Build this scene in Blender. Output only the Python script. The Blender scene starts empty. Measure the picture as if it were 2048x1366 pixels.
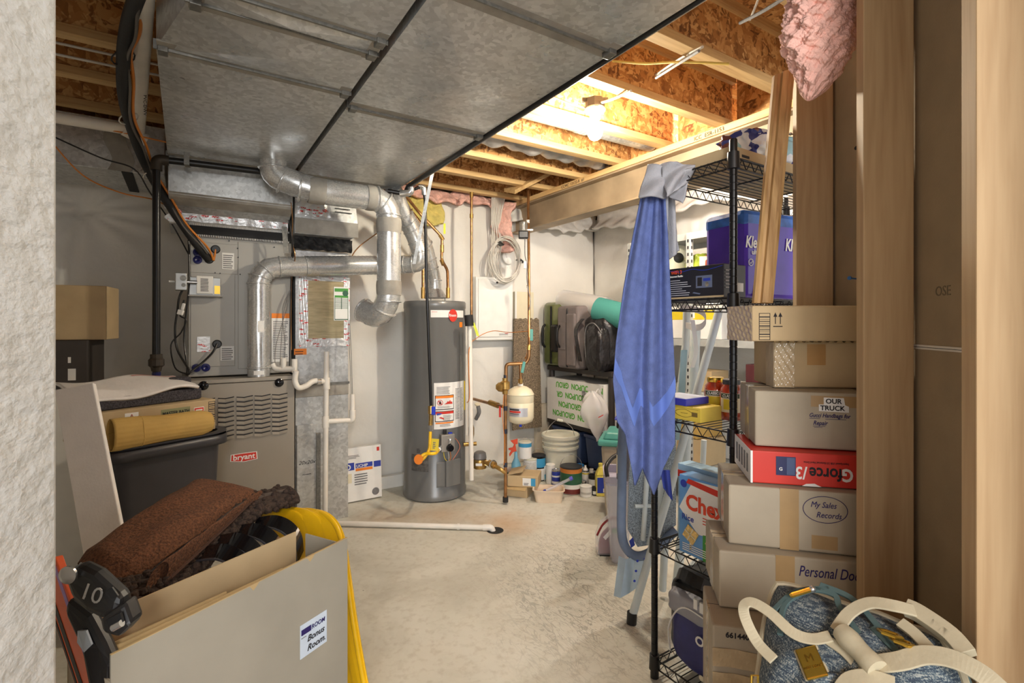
import bpy, math, random
from mathutils import Vector, Matrix
from math import sin, cos, pi, radians, exp, atan2, hypot
random.seed(7)
C = bpy.context.scene.collection
V = Vector
# ---------------- camera, world, lights, exposure ----------------
HC = 1.35; FP = 1014.0; HD = radians(32.78)
D = V((sin(HD), cos(HD), 0)); R = V((cos(HD), -sin(HD), 0))
cam_d = bpy.data.cameras.new('camera'); cam = bpy.data.objects.new('camera', cam_d); C.objects.link(cam)
cam.location = (0, 0, HC); cam.rotation_euler = (pi/2, 0, -HD)
cam_d.sensor_width = 36; cam_d.lens = 36*FP/2048; cam_d.shift_y = -35/2048; cam_d.clip_start = .05
sc = bpy.context.scene; sc.camera = cam
sc.view_settings.view_transform = 'Standard'; sc.view_settings.look = 'None'; sc.view_settings.gamma = 1
sc.view_settings.use_curve_mapping = False
sc.view_settings.exposure = 1.12
w = bpy.data.worlds.new('world'); sc.world = w; w.use_nodes = True
w.node_tree.nodes['Background'].inputs[0].default_value = (.97, .98, 1, 1)
w.node_tree.nodes['Background'].inputs[1].default_value = .62
def area(name, loc, target, size, power, col=(1, 1, 1)):
    l = bpy.data.lights.new(name, 'AREA'); l.size = size; l.energy = power; l.color = col
    o = bpy.data.objects.new(name, l); C.objects.link(o); o.location = loc
    o.rotation_euler = (V(target)-V(loc)).to_track_quat('-Z', 'Y').to_euler(); return o
BULB_E = 520.0
area('added_fill_high', (-.45, -1.9, 2.2), (1.2, 2.2, .9), .5, 20, (1, .98, .95))  # soft fill added behind the camera to brighten the room
rl = bpy.data.lights.new('added_rack_fill', 'POINT'); rl.energy = 30; rl.shadow_soft_size = .05; rl.color = (1, .93, .84)  # unseen point light without a fixture, added to lift the rack side
ro = bpy.data.objects.new('added_rack_fill', rl); C.objects.link(ro); ro.location = (2.98, 2.05, 2.42)
area('added_fill_wide', (-1.6, -3.4, 1.8), (.9, 3.2, 1.3), 1.8, 62, (.95, .98, 1))  # second added fill behind the camera, broad and cool; no window there

# ---------------- pixel helpers: a point of the photograph at a known depth or plane ----------------
def P(px, py, z):
    return V((0, 0, HC)) + D*z + R*(z*(px-1024)/FP) + V((0, 0, z*(648-py)/FP))
def PF(px, py, h=0): return P(px, py, (HC-h)*FP/(py-648))
def PY(px, py, Y): u = (px-1024)/FP; return P(px, py, Y/(D.y+R.y*u))
def PX(px, py, X): u = (px-1024)/FP; return P(px, py, X/(D.x+R.x*u))

# ---------------- materials ----------------
def lin(c):
    f = lambda x: (x/12.92 if x <= .04045 else ((x+.055)/1.055)**2.4)
    return tuple(f(i/255) for i in c)+(1,)
class NT:
    def __init__(s, m): s.t = m.node_tree; s.n = s.t.nodes; s.b = s.n['Principled BSDF']
    def new(s, ty, **k):
        x = s.n.new(ty)
        for a, b in k.items(): setattr(x, a, b)
        return x
    def l(s, a, b): s.t.links.new(a, b)
    def coords(s, scale=(1, 1, 1), rot=(0, 0, 0)):
        tc = s.new('ShaderNodeTexCoord'); mp = s.new('ShaderNodeMapping')
        mp.inputs['Scale'].default_value = scale; mp.inputs['Rotation'].default_value = rot
        s.l(tc.outputs['Object'], mp.inputs[0]); return mp.outputs[0]
    def noise(s, co, scale, detail=3, dist=0, rough=.5):
        x = s.new('ShaderNodeTexNoise'); x.inputs['Scale'].default_value = scale; x.inputs['Detail'].default_value = detail
        x.inputs['Distortion'].default_value = dist; x.inputs['Roughness'].default_value = rough
        s.l(co, x.inputs['Vector']); return x.outputs['Fac']
    def ramp(s, f, stops, const=False):
        x = s.new('ShaderNodeValToRGB'); e = x.color_ramp.elements
        if const: x.color_ramp.interpolation = 'CONSTANT'
        while len(e) < len(stops): e.new(.5)
        for i, (p, c) in enumerate(stops): e[i].position = p; e[i].color = c
        s.l(f, x.inputs[0]); return x.outputs[0]
    def mix(s, f, a, b, mode='MIX'):
        x = s.new('ShaderNodeMix', data_type='RGBA', blend_type=mode)
        for i, v in ((0, f), (6, a), (7, b)):
            if hasattr(v, 'is_linked') or hasattr(v, 'links'): s.l(v, x.inputs[i])
            else: x.inputs[i].default_value = v
        return x.outputs[2]
    def math(s, op, a, b=0):
        x = s.new('ShaderNodeMath', operation=op)
        for i, v in ((0, a), (1, b)):
            if hasattr(v, 'links'): s.l(v, x.inputs[i])
            else: x.inputs[i].default_value = v
        return x.outputs[0]
    def bump(s, f, st, dist=.01):
        x = s.new('ShaderNodeBump'); x.inputs['Strength'].default_value = st; x.inputs['Distance'].default_value = dist
        s.l(f, x.inputs['Height']); s.l(x.outputs[0], s.b.inputs['Normal'])
MC = {}
def mat(name, col=(200, 200, 200), rough=.6, metal=0, var=.06, vs=12, bump=0, bs=60, stretch=(1, 1, 1), emit=0, alpha=1, trans=0, spec=.5, coat=0, bd=.004):
    if name in MC: return MC[name]
    m = bpy.data.materials.new(name); m.use_nodes = True; t = NT(m); b = t.b
    b.inputs['Roughness'].default_value = rough; b.inputs['Metallic'].default_value = metal
    b.inputs['Specular IOR Level'].default_value = spec
    if coat: b.inputs['Coat Weight'].default_value = coat
    c = lin(col); b.inputs['Base Color'].default_value = c
    if var:
        co = t.coords(stretch); f = t.noise(co, vs, 4)
        lo = tuple(x*(1-var*1.8) for x in c[:3])+(1,); hi = tuple(min(1, x*(1+var*1.8)) for x in c[:3])+(1,)
        t.l(t.ramp(f, [(.3, lo), (.7, hi)]), b.inputs['Base Color'])
    if bump: t.bump(t.noise(t.coords(stretch), bs, 5), bump, bd)
    if emit:
        b.inputs['Emission Color'].default_value = c; b.inputs['Emission Strength'].default_value = emit
    if trans: b.inputs['Transmission Weight'].default_value = trans
    if alpha < 1: b.inputs['Alpha'].default_value = alpha
    MC[name] = m; return m
def wood(name, base, dark, axis='Z', knots=True):
    if name in MC: return MC[name]
    m = bpy.data.materials.new(name); m.use_nodes = True; t = NT(m)
    k = {'X': (.06, 1, 1), 'Y': (1, .06, 1), 'Z': (1, 1, .06)}[axis]
    co = t.coords(k); f = t.noise(co, 22, 5, .8); g = t.noise(co, 90, 2, .2)
    c = t.ramp(f, [(.3, lin(dark)), (.55, lin(base)), (.8, lin(tuple(min(255, x+12) for x in base)))])
    c = t.mix(.25, c, t.ramp(g, [(.35, lin(dark)), (.6, lin(base))]))
    if knots:
        v = t.new('ShaderNodeTexVoronoi'); v.inputs['Scale'].default_value = 5
        t.l(t.coords(tuple(.35 if x < 1 else 1 for x in k)), v.inputs['Vector'])
        kr = t.ramp(v.outputs['Distance'], [(.03, (1, 1, 1, 1)), (.09, (0, 0, 0, 1))])
        c = t.mix(kr, c, lin(tuple(x*.5 for x in dark)))
    t.l(c, t.b.inputs['Base Color']); t.b.inputs['Roughness'].default_value = .65
    t.bump(g, .15, .002); MC[name] = m; return m
def osb(name, rot=(0, 0, 0), tint=1.0):
    m = bpy.data.materials.new(name); m.use_nodes = True; t = NT(m)
    co = t.coords((1, 1, 1)); n = t.new('ShaderNodeTexNoise'); n.inputs['Scale'].default_value = 9; t.l(co, n.inputs['Vector'])
    dv = t.mix(.12, co, n.outputs['Color'], 'ADD')
    cs = []
    for sc_, r in (((14, 14, 34), (0, .4, .3)), ((34, 34, 13), (.5, 0, .8))):
        mp = t.new('ShaderNodeMapping'); mp.inputs['Scale'].default_value = sc_; mp.inputs['Rotation'].default_value = r
        t.l(dv, mp.inputs[0]); v = t.new('ShaderNodeTexVoronoi'); v.inputs['Scale'].default_value = 1; t.l(mp.outputs[0], v.inputs['Vector'])
        sp = t.new('ShaderNodeSeparateColor'); t.l(v.outputs['Color'], sp.inputs[0]); cs.append(sp.outputs[0])
    a, b, c_, d = [lin(x) for x in ((112, 70, 34), (172, 118, 62), (198, 144, 84), (222, 178, 118))]
    r1 = t.ramp(cs[0], [(0, a), (.25, b), (.6, c_), (1, d)]); r2 = t.ramp(cs[1], [(0, a), (.3, b), (.6, c_), (1, d)])
    f = t.ramp(t.noise(co, 30, 2, 1), [(.45, (0, 0, 0, 1)), (.55, (1, 1, 1, 1))])
    t.l(t.mix(f, r1, r2), t.b.inputs['Base Color']); t.b.inputs['Roughness'].default_value = .7
    t.bump(cs[0], .2, .002); MC[name] = m; return m
def galv(name, col=(172, 174, 174), rough=.38, spang=60, dk=.3):
    m = bpy.data.materials.new(name); m.use_nodes = True; t = NT(m)
    co = t.coords(); v = t.new('ShaderNodeTexVoronoi'); v.inputs['Scale'].default_value = spang; t.l(co, v.inputs['Vector'])
    sp = t.new('ShaderNodeSeparateColor'); t.l(v.outputs['Color'], sp.inputs[0])
    c0 = lin(col); k = lambda s: tuple(x*s for x in c0[:3])+(1,)
    c = t.ramp(sp.outputs[0], [(0, k(.78)), (1, k(1.12))])
    c = t.mix(t.ramp(t.noise(co, 3.2, 5, .6), [(.35, (dk, dk, dk, 1)), (.6, (0, 0, 0, 1))]), c, k(.6))
    t.l(c, t.b.inputs['Base Color']); t.b.inputs['Metallic'].default_value = .625
    rr = t.ramp(t.noise(co, 5, 4), [(.3, (rough-.1,)*3+(1,)), (.7, (rough+.14,)*3+(1,))]); t.l(rr, t.b.inputs['Roughness'])
    t.bump(t.noise(co, 4, 2), .25, .02); MC[name] = m; return m
def foil():
    m = bpy.data.materials.new('foil_tape'); m.use_nodes = True; t = NT(m)
    co = t.coords((18, 18, 62), (0, .55, 0)); v = t.new('ShaderNodeTexVoronoi'); v.inputs['Scale'].default_value = 1; t.l(co, v.inputs['Vector'])
    sp = t.new('ShaderNodeSeparateColor'); t.l(v.outputs['Color'], sp.inputs[0])
    near = t.math('LESS_THAN', v.outputs['Distance'], .38); pick = t.math('GREATER_THAN', sp.outputs[0], .45); spk = t.math('GREATER_THAN', t.noise(t.coords(), 170, 2), .46)
    f = t.math('MULTIPLY', t.math('MULTIPLY', near, pick), spk)
    t.l(t.mix(f, lin((205, 205, 205)), lin((190, 44, 40))), t.b.inputs['Base Color'])
    t.b.inputs['Metallic'].default_value = .5; t.b.inputs['Roughness'].default_value = .35
    t.bump(t.noise(t.coords(), 45, 4), .6, .006); MC['foil_tape'] = m; return m
def concrete():
    m = bpy.data.materials.new('concrete'); m.use_nodes = True; t = NT(m); co = t.coords()
    c = t.ramp(t.noise(co, 1.6, 8, .4, .6), [(.3, lin((176, 172, 158))), (.5, lin((204, 201, 188))), (.72, lin((216, 213, 202)))])
    c = t.mix(t.ramp(t.noise(co, 34, 6), [(.3, (.35,)*3+(1,)), (.5, (0, 0, 0, 1))]), c, lin((168, 158, 140)))
    def blob(pt, r, sx=1, sy=1):
        pt = (pt[0]-1.1, pt[1]-1.0)
        geo = t.new('ShaderNodeMapping'); geo.inputs['Location'].default_value = (-pt[0]*sx, -pt[1]*sy, 0); geo.inputs['Scale'].default_value = (sx, sy, 0)
        t.l(co, geo.inputs[0]); l = t.new('ShaderNodeVectorMath', operation='LENGTH'); t.l(geo.outputs[0], l.inputs[0])
        d = t.math('ADD', l.outputs[1], t.math('MULTIPLY', t.noise(co, 5, 4), r*.9))
        return t.ramp(d, [(r*.5, (1, 1, 1, 1)), (min(1, r*1.5), (0, 0, 0, 1))])
    for px, py, r, k in ((880, 1030, .30, .38), (1010, 1045, .25, .6), (760, 1040, .25, .35)):
        p = PF(px, py); f = t.mix(1, blob(p, r), (k, k, k, 1), 'MULTIPLY'); c = t.mix(f, c, lin((186, 136, 72)))
    # scuffs: thin curved dark lines where things were dragged
    msk = t.mix(1, blob(PF(1130, 1130), .55), blob(PF(1180, 1240), .5), 'SCREEN')
    acc = None
    for sc_, rt, dst in ((9, .5, 1.2), (13, 1.5, 1.6), (7, 2.6, 1.0), (11, 2.1, .7), (16, .9, .9)):
        n = t.noise(t.coords((1, .35, 1), (0, 0, rt)), sc_, 3, dst)
        ln = t.math('LESS_THAN', t.math('ABSOLUTE', t.math('SUBTRACT', n, .5)), .007)
        acc = ln if acc is None else t.math('MAXIMUM', acc, ln)
    f = t.mix(1, t.mix(1, msk, acc, 'MULTIPLY'), (.5, .5, .5, 1), 'MULTIPLY')
    c = t.mix(t.mix(1, msk, (.13, .13, .13, 1), 'MULTIPLY'), c, lin((120, 114, 104)))
    c = t.mix(f, c, lin((84, 80, 74)))
    v = t.new('ShaderNodeTexVoronoi'); v.inputs['Scale'].default_value = 5; t.l(co, v.inputs['Vector'])
    c = t.mix(t.ramp(v.outputs['Distance'], [(.025, (.8,)*3+(1,)), (.035, (0, 0, 0, 1))]), c, lin((92, 84, 72)))
    t.l(c, t.b.inputs['Base Color']); t.b.inputs['Roughness'].default_value = .62
    t.bump(t.noise(co, 60, 5), .08, .004); MC['concrete'] = m; return m
def stripes(name, a, b_, scale, axis=0, rough=.8):
    m = bpy.data.materials.new(name); m.use_nodes = True; t = NT(m); wv = t.new('ShaderNodeTexWave'); wv.bands_direction = 'XYZ'[axis]
    wv.inputs['Scale'].default_value = scale; wv.inputs['Distortion'].default_value = .3; t.l(t.coords(), wv.inputs['Vector'])
    t.l(t.ramp(wv.outputs['Fac'], [(.3, lin(a)), (.7, lin(b_))]), t.b.inputs['Base Color']); t.b.inputs['Roughness'].default_value = rough
    t.bump(wv.outputs['Fac'], .3, .003); MC[name] = m; return m

WHITE = mat('white_plastic', (232, 230, 224), .4, var=.02)
PVC = mat('white_pvc', (228, 222, 212), .35, var=.03)
VINYL = mat('white_vinyl_insulation', (226, 222, 214), .45, var=.03, vs=3, bump=.25, bs=14, bd=.02)
PLASTER = mat('textured_white_paint', (198, 198, 195), .7, var=.03, bump=.9, bs=26, stretch=(1, 1, 1.6), bd=.012)
GALV = galv('galvanised_steel', (205, 206, 205), .34); GALVD = galv('galvanised_steel_smeared', (128, 126, 120), .42, 90)
PIPE = galv('vent_pipe_steel', (208, 208, 206), .24, 200, .1)
MASTIC = mat('grey_duct_mastic', (150, 145, 136), .8, var=.12, bump=.5, bs=30)
FOIL = foil()
CONC = concrete(); OSB = osb('osb_flakes')
LUM = wood('pine_lumber', (204, 170, 118), (166, 126, 78), 'X', False); LUMY = wood('pine_lumber_plate', (214, 180, 128), (180, 138, 84), 'Y', False)
STUD = wood('pine_stud', (186, 158, 120), (160, 128, 90), 'Z'); STUDD = wood('pine_trim', (190, 152, 100), (128, 88, 44), 'Z', False)
STEEL = mat('primed_steel_beam', (158, 138, 112), .5, .2, var=.14, vs=4)
DRY = mat('brown_drywall_paper', (152, 132, 104), .9, var=.04, bump=.15, bs=200)
CARD = mat('kraft_cardboard', (188, 164, 126), .85, var=.05, vs=7, bump=.1, bs=50)
CARDG = mat('grey_kraft_cardboard', (170, 158, 138), .85, var=.05, vs=7, bump=.1, bs=50)
CARDY = mat('yellow_kraft_paper', (190, 154, 84), .8, var=.06, vs=7, bump=.2, bs=40)
CARDIN = mat('cardboard_inside', (178, 152, 108), .9, var=.05)
TAPE = mat('brown_packing_tape', (170, 140, 98), .35, var=.05)
CLEART = mat('shiny_packing_tape', (196, 174, 140), .2, var=.08, bump=.5, bs=30, coat=.3)
INK = mat('black_ink', (30, 26, 30), .7, var=0); INKB = mat('blue_marker_ink', (36, 24, 90), .7, var=0)
BLACK = mat('black_plastic', (26, 25, 26), .38, var=.05); BLACKM = mat('black_coated_steel', (24, 23, 24), .3, .2, var=.05)
RUBBER = mat('black_foam_rubber', (30, 29, 29), .7, var=.08, bump=.2)
GREY = mat('grey_enamel', (150, 142, 130), .42, .1, var=.03, vs=3); GREYD = mat('grey_enamel_coil_case', (158, 154, 146), .4, .15, var=.03, vs=3)
HEAT = mat('heater_grey_enamel', (112, 112, 111), .3, .1, var=.02, vs=3)
COPPER = mat('copper', (168, 124, 82), .32, .85, var=.18, vs=20); BRASS = mat('brass', (182, 146, 84), .35, .8, var=.12, vs=40)
CHROME = mat('chrome', (205, 205, 205), .18, .9, var=.03); GOLD = mat('gold_metal', (206, 168, 70), .2, .9, var=.05)
RED = mat('red_print', (206, 52, 38), .5, var=.03); ORANGE = mat('orange_print', (235, 130, 30), .55, var=.03)
YEL = mat('yellow_plastic', (240, 190, 24), .35, var=.04); YELP = mat('yellow_print', (226, 200, 44), .5, var=.03)
BLUE = mat('blue_print', (40, 60, 160), .5, var=.03); GREEN = mat('green_print', (70, 150, 60), .5, var=.03); DGREEN = mat('dark_green_print', (40, 92, 66), .5, var=.03)
PAPER = mat('white_paper', (232, 230, 226), .7, var=.02); GREYINK = mat('grey_small_print', (120, 118, 118), .8, var=.1, vs=90)
TEAL = mat('teal_plastic', (78, 150, 140), .4, var=.04); CREAM = mat('cream_enamel', (224, 214, 186), .35, var=.02)
PINK = mat('pink_fibreglass', (232, 182, 168), .95, var=.12, vs=18, bump=1, bs=38, bd=.02)
YFIB = mat('yellow_fibreglass', (214, 196, 112), .95, var=.12, vs=14, bump=1, bs=38, bd=.02)
CLEAR = mat('clear_plastic', (226, 224, 232), .12, var=0, alpha=.32); FILM = mat('plastic_film', (235, 232, 232), .2, var=0, alpha=.55)
WIRE = mat('white_cable', (206, 200, 190), .5, var=.03); OWIRE = mat('orange_cable', (206, 124, 44), .5, var=.03)
FOAM = mat('charcoal_foam', (66, 62, 66), .95, var=.35, vs=160, bump=1, bs=160)
STY = mat('white_styrofoam', (240, 234, 230), .8, var=.02, bump=.25, bs=120)

# ---------------- geometry ----------------
class G:
    def __init__(s, M=None): s.v = []; s.f = []; s.M = M or Matrix.Identity(4)
    def add(s, vs, fs):
        n = len(s.v); s.v += [s.M @ V(p) for p in vs]; s.f += [tuple(i+n for i in f) for f in fs]; return s
    def box(s, x0, y0, z0, x1, y1, z1):
        return s.add([(x0, y0, z0), (x1, y0, z0), (x1, y1, z0), (x0, y1, z0), (x0, y0, z1), (x1, y0, z1), (x1, y1, z1), (x0, y1, z1)],
                     [(0, 3, 2, 1), (4, 5, 6, 7), (0, 1, 5, 4), (1, 2, 6, 5), (2, 3, 7, 6), (3, 0, 4, 7)])
    def hexa(s, b, t): return s.add(list(b)+list(t), [(0, 3, 2, 1), (4, 5, 6, 7), (0, 1, 5, 4), (1, 2, 6, 5), (2, 3, 7, 6), (3, 0, 4, 7)])
    def prism(s, pts, vec):
        n = len(pts); vec = V(vec); pts = [V(p) for p in pts]
        return s.add(pts+[p+vec for p in pts], [tuple(range(n))[::-1], tuple(range(n, 2*n))]+[(i, (i+1) % n, n+(i+1) % n, n+i) for i in range(n)])
    def tube(s, pts, r, n=10, cap=True, closed=False):
        pts = [V(p) for p in pts]; N = len(pts); rs = r if isinstance(r, (list, tuple)) else [r]*N
        vs = []; up = None
        for i, p in enumerate(pts):
            a = pts[(i-1) % N] if (closed or i > 0) else p; b = pts[(i+1) % N] if (closed or i < N-1) else p
            d = (b-a).normalized()
            if up is None:
                up = d.orthogonal().normalized()
            up = (up-d*up.dot(d)); up = up.normalized() if up.length > 1e-6 else d.orthogonal().normalized()
            q = d.cross(up)
            k = 1.0
            if 0 < i < N-1 and not closed:
                c = (p-a).normalized().dot((b-p).normalized()); k = min(1.6, 1/max(.3, math.sqrt((1+c)/2)))
            for j in range(n):
                t = 2*pi*j/n; vs.append(p+(up*cos(t)+q*sin(t))*rs[i])
        fs = []
        for i in range(N if closed else N-1):
            for j in range(n):
                a = i*n+j; b = i*n+(j+1) % n; a2 = ((i+1) % N)*n+j; b2 = ((i+1) % N)*n+(j+1) % n; fs.append((a, b, b2, a2))
        if cap and not closed: fs += [tuple(range(n))[::-1], tuple(range((N-1)*n, N*n))]
        return s.add(vs, fs)
    def cyl(s, p0, p1, r, r1=None, n=20): return s.tube([p0, p1], [r, r if r1 is None else r1], n)
    def lathe(s, prof, c=(0, 0, 0), n=32, axis=None, a0=0, a1=2*pi):
        c = V(c); full = abs(a1-a0-2*pi) < 1e-4; m = n if full else n+1
        q = V((0, 0, 1)).rotation_difference(V(axis).normalized()) if axis else None
        vs = []
        for r, z in prof:
            for j in range(m):
                t = a0+(a1-a0)*j/n; p = V((r*cos(t), r*sin(t), z)); vs.append(c+(q @ p if q else p))
        fs = [(i*m+j, i*m+(j+1) % m, (i+1)*m+(j+1) % m, (i+1)*m+j) for i in range(len(prof)-1) for j in range(m if full else n)]
        if full:
            if prof[0][0] > 1e-5: fs.append(tuple(range(m))[::-1])
            if prof[-1][0] > 1e-5: fs.append(tuple(range((len(prof)-1)*m, len(prof)*m)))
        return s.add(vs, fs)
    def ball(s, c, r, n=12):
        rx, ry, rz = r if isinstance(r, (tuple, list)) else (r, r, r); vs = []; m = n*2
        for i in range(n+1):
            a = pi*i/n
            for j in range(m): b = 2*pi*j/m; vs.append(V(c)+V((rx*sin(a)*cos(b), ry*sin(a)*sin(b), rz*cos(a))))
        return s.add(vs, [(i*m+j, (i+1)*m+j, (i+1)*m+(j+1) % m, i*m+(j+1) % m) for i in range(n) for j in range(m)])
    def grid(s, fn, nu, nv):
        return s.add([fn(i/nu, j/nv) for j in range(nv+1) for i in range(nu+1)],
                     [(j*(nu+1)+i, j*(nu+1)+i+1, (j+1)*(nu+1)+i+1, (j+1)*(nu+1)+i) for j in range(nv) for i in range(nu)])
    def ribbon(s, pts, wv, th=.002):
        pts = [V(p) for p in pts]; n = len(pts); wv = wv if isinstance(wv, list) else [V(wv)]*n; vs = []
        for i, p in enumerate(pts):
            d = (pts[min(i+1, n-1)]-pts[max(i-1, 0)]).normalized(); nn = d.cross(wv[i].normalized()).normalized()*th/2
            h = wv[i]/2; vs += [p-h-nn, p+h-nn, p+h+nn, p-h+nn]
        fs = [(0, 3, 2, 1), (4*n-4, 4*n-3, 4*n-2, 4*n-1)]
        for i in range(n-1):
            for k in range(4): fs.append((4*i+k, 4*i+(k+1) % 4, 4*i+4+(k+1) % 4, 4*i+4+k))
        return s.add(vs, fs)
def sm(pts, k=5):
    pts = [V(p) for p in pts]; out = []
    for i in range(len(pts)-1):
        a = pts[max(i-1, 0)]; b = pts[i]; c = pts[i+1]; d = pts[min(i+2, len(pts)-1)]
        for j in range(k):
            t = j/k; out.append(.5*((2*b)+(c-a)*t+(2*a-5*b+4*c-d)*t*t+(3*b-a-3*c+d)*t**3))
    return out+[pts[-1]]
def bend(pts, r, k=5):
    """polyline with rounded corners of radius r"""
    pts = [V(p) for p in pts]; out = [pts[0]]
    for i in range(1, len(pts)-1):
        a = (pts[i-1]-pts[i]); b = (pts[i+1]-pts[i]); ra = min(r, a.length*.49, b.length*.49)
        p = pts[i]+a.normalized()*ra; q = pts[i]+b.normalized()*ra
        for j in range(k+1): t = j/k; out.append(p*(1-t)**2+pts[i]*2*t*(1-t)+q*t*t)
    return out+[pts[-1]]
ROOT = {}
def obj(name, g, m, parent=None, bevel=0, smooth=False, solid=0, sub=0, ang=40):
    me = bpy.data.meshes.new(name); off = ROOT.get(parent.name, V((0, 0, 0))) if parent else V((0, 0, 0))
    if parent is None:
        xs = [p.x for p in g.v]; ys = [p.y for p in g.v]; zs = [p.z for p in g.v]
        off = V(((min(xs)+max(xs))/2, (min(ys)+max(ys))/2, min(zs)))
    me.from_pydata([p-off for p in g.v], [], g.f); me.validate(); me.update()
    me.materials.append(m); o = bpy.data.objects.new(name, me); C.objects.link(o); ROOT[o.name] = off
    if parent: o.parent = parent
    else: o.location = off
    if solid: md = o.modifiers.new('s', 'SOLIDIFY'); md.thickness = solid; md.offset = 0
    if bevel: md = o.modifiers.new('b', 'BEVEL'); md.width = bevel; md.segments = 2; md.limit_method = 'ANGLE'
    if sub: md = o.modifiers.new('u', 'SUBSURF'); md.levels = sub; md.render_levels = sub
    if smooth or sub:
        me.shade_smooth()
        if not sub: me.set_sharp_from_angle(angle=radians(ang))
    return o
def tag(o, label, cat, group=None):
    o['label'] = label; o['category'] = cat
    if group: o['group'] = group
    return o
def thing(name, loc, label, cat, group=None):
    o = bpy.data.objects.new(name, None); C.objects.link(o); o.location = loc; o.empty_display_size = .05
    ROOT[o.name] = V(loc); return tag(o, label, cat, group)
def st(o): o['kind'] = 'structure'; return o
def F(o, a=0, tx=0, ty=0): return Matrix.Translation(V(o)) @ Matrix.Rotation(radians(a), 4, 'Z') @ Matrix.Rotation(radians(tx), 4, 'X') @ Matrix.Rotation(radians(ty), 4, 'Y')
FRONT = Matrix.Rotation(pi/2, 4, 'X'); LEFT = Matrix.Rotation(-pi/2, 4, 'Z') @ FRONT; T = Matrix.Translation
def text(s, M, size, m, parent, name='lettering', bold=0, sx=1, shear=0, center=False, ext=.0004):
    cu = bpy.data.curves.new('t', 'FONT'); cu.body = s; cu.size = size; cu.extrude = ext; cu.offset = bold*size; cu.shear = shear
    cu.resolution_u = 3
    if center: cu.align_x = 'CENTER'
    o = bpy.data.objects.new('t', cu); C.objects.link(o); dg = bpy.context.evaluated_depsgraph_get(); dg.update()
    me = bpy.data.meshes.new_from_object(o.evaluated_get(dg)); bpy.data.objects.remove(o)
    g = G(M @ Matrix.Diagonal((sx, 1, 1, 1))); g.add([v.co for v in me.vertices], [tuple(p.vertices) for p in me.polygons])
    return obj(name, g, m, parent)
def plate(M, x, z, w_, h, m, parent, name='label', t=.001, y=0):
    return obj(name, G(M).box(x, y-t, z, x+w_, y, z+h), m, parent)
def lines(M, x, z, w_, h, n, m, parent, name='small_print', t=.0016, fill=.45, rag=.3):
    g = G(M); dz = h/n
    for i in range(n):
        g.box(x, -t, z+dz*i, x+w_*(1-random.random()*rag), -t*.6, z+dz*(i+fill))
    return obj(name, g, m, parent)
# ======================= SETTING =======================
st(obj('floor', G().box(-2.2, -2.6, -.1, 4.4, 4.6, 0), CONC))
def wavy(axis, c0, a0, a1, z0, z1, nu, nv, amp, pins=()):
    def fn(u, v):
        a = a0+(a1-a0)*u; z = z0+(z1-z0)*v
        d = amp*(.5*sin(a*7+z*1.3)+.35*sin(z*9+2*sin(a*2.1))+.3*sin(a*17+z*4))
        d += amp*.9*max(0, sin(z*5.1+.6*sin(a*3)))**6
        for pa, pz, s in pins:
            r = hypot(a-pa, z-pz); th = atan2(z-pz, a-pa); d -= .05*exp(-r/.12)*s; d += .011*s*exp(-r/.5)*sin(th*13+sin(th*3)*2)
        return (a, c0-d, z) if axis == 'Y' else (c0-d, a, z)
    return fn
g = G(); g.grid(wavy('Y', 4.13, -2.2, 3.7, 0, 2.46, 260, 130, .011, [(PY(165, 420, 4.13).x, PY(165, 420, 4.13).z, 1), (-.35, 1.1, .5), (-1.3, 1.9, .6)]), 260, 130)
st(obj('wall_back', g, VINYL, smooth=True, ang=70, solid=.01))
g = G(); g.grid(wavy('X', 3.72, -.6, 4.14, 0, 2.47, 200, 110, .016, [(2.9, 1.9, .6), (3.6, 2.2, .4)]), 200, 110)
st(obj('wall_right', g, VINYL, smooth=True, ang=70, solid=.01))
st(obj('wall_foundation', G().box(-2.2, 4.2, 0, 3.95, 4.4, 2.8), mat('grey_foundation', (120, 112, 100), .9, bump=.2)))
st(obj('wall_foundation_right', G().box(3.8, -.6, 0, 3.95, 4.4, 2.8), mat('grey_foundation', (120, 112, 100))))
st(obj('wall_far_left', G().box(-2.2, -.2, 0, -2.1, 4.2, 2.8), mat('tan_wall', (196, 186, 170), .8)))
st(obj('baseboard_back', G().box(.95, 4.045, 0, 2.05, 4.10, .10), WHITE, bevel=.004))
# the near wall end at the left of the opening
aw = -HD
Mw = F(P(120, 648, .76)*1.0, math.degrees(aw)+8)
Mw.translation.z = 0
st(obj('wall_left', G(Mw).box(-1.2, -.14, 0, 0, 0, 2.79), PLASTER, bevel=.012))
# diagonal stud wall at the right: direction 39.4 degrees from Y
WD = V((sin(radians(45)), cos(radians(45)), 0)); WN = V((WD.y, -WD.x, 0))
PB = P(1727, 648, 1.18); PB.z = 0
MW = Matrix.Translation(PB) @ Matrix.Rotation(radians(-45), 4, 'Z')   # local x = into wall, y = along wall away from camera
def stud(t, wdt=.103, z0=0, z1=2.5):
    return st(obj('wall_stud', G(MW).box(0, t, z0, wdt, t+.038, z1), STUD, bevel=.002))
stud(0); stud(-.385, .113); stud(.463, .107, 0, 2.5)
st(obj('wall_right_front', G(MW).box(.1135, -.78, 0, .127, .50, 2.5), DRY))
g = G(MW).box(.112, -.78, 1.293, .1133, .50, 1.303); st(obj('trim_1', g, mat('drywall_edge_white', (216, 208, 196), .8)))
st(obj('trim_2', G(MW).box(.1115, -.78, 1.2972, .1119, .50, 1.2982), INK))
for t_, z_ in ((-.25, 1.155), (-.06, 1.41)):
    text('350' if t_ == -.25 else 'OSE', MW @ T((.1132, t_, z_)) @ Matrix.Rotation(-pi/2, 4, 'Z') @ FRONT, .03, mat('stamped_grey', (112, 98, 78), .9), None, 'trim_3')['kind'] = 'structure'
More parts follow.
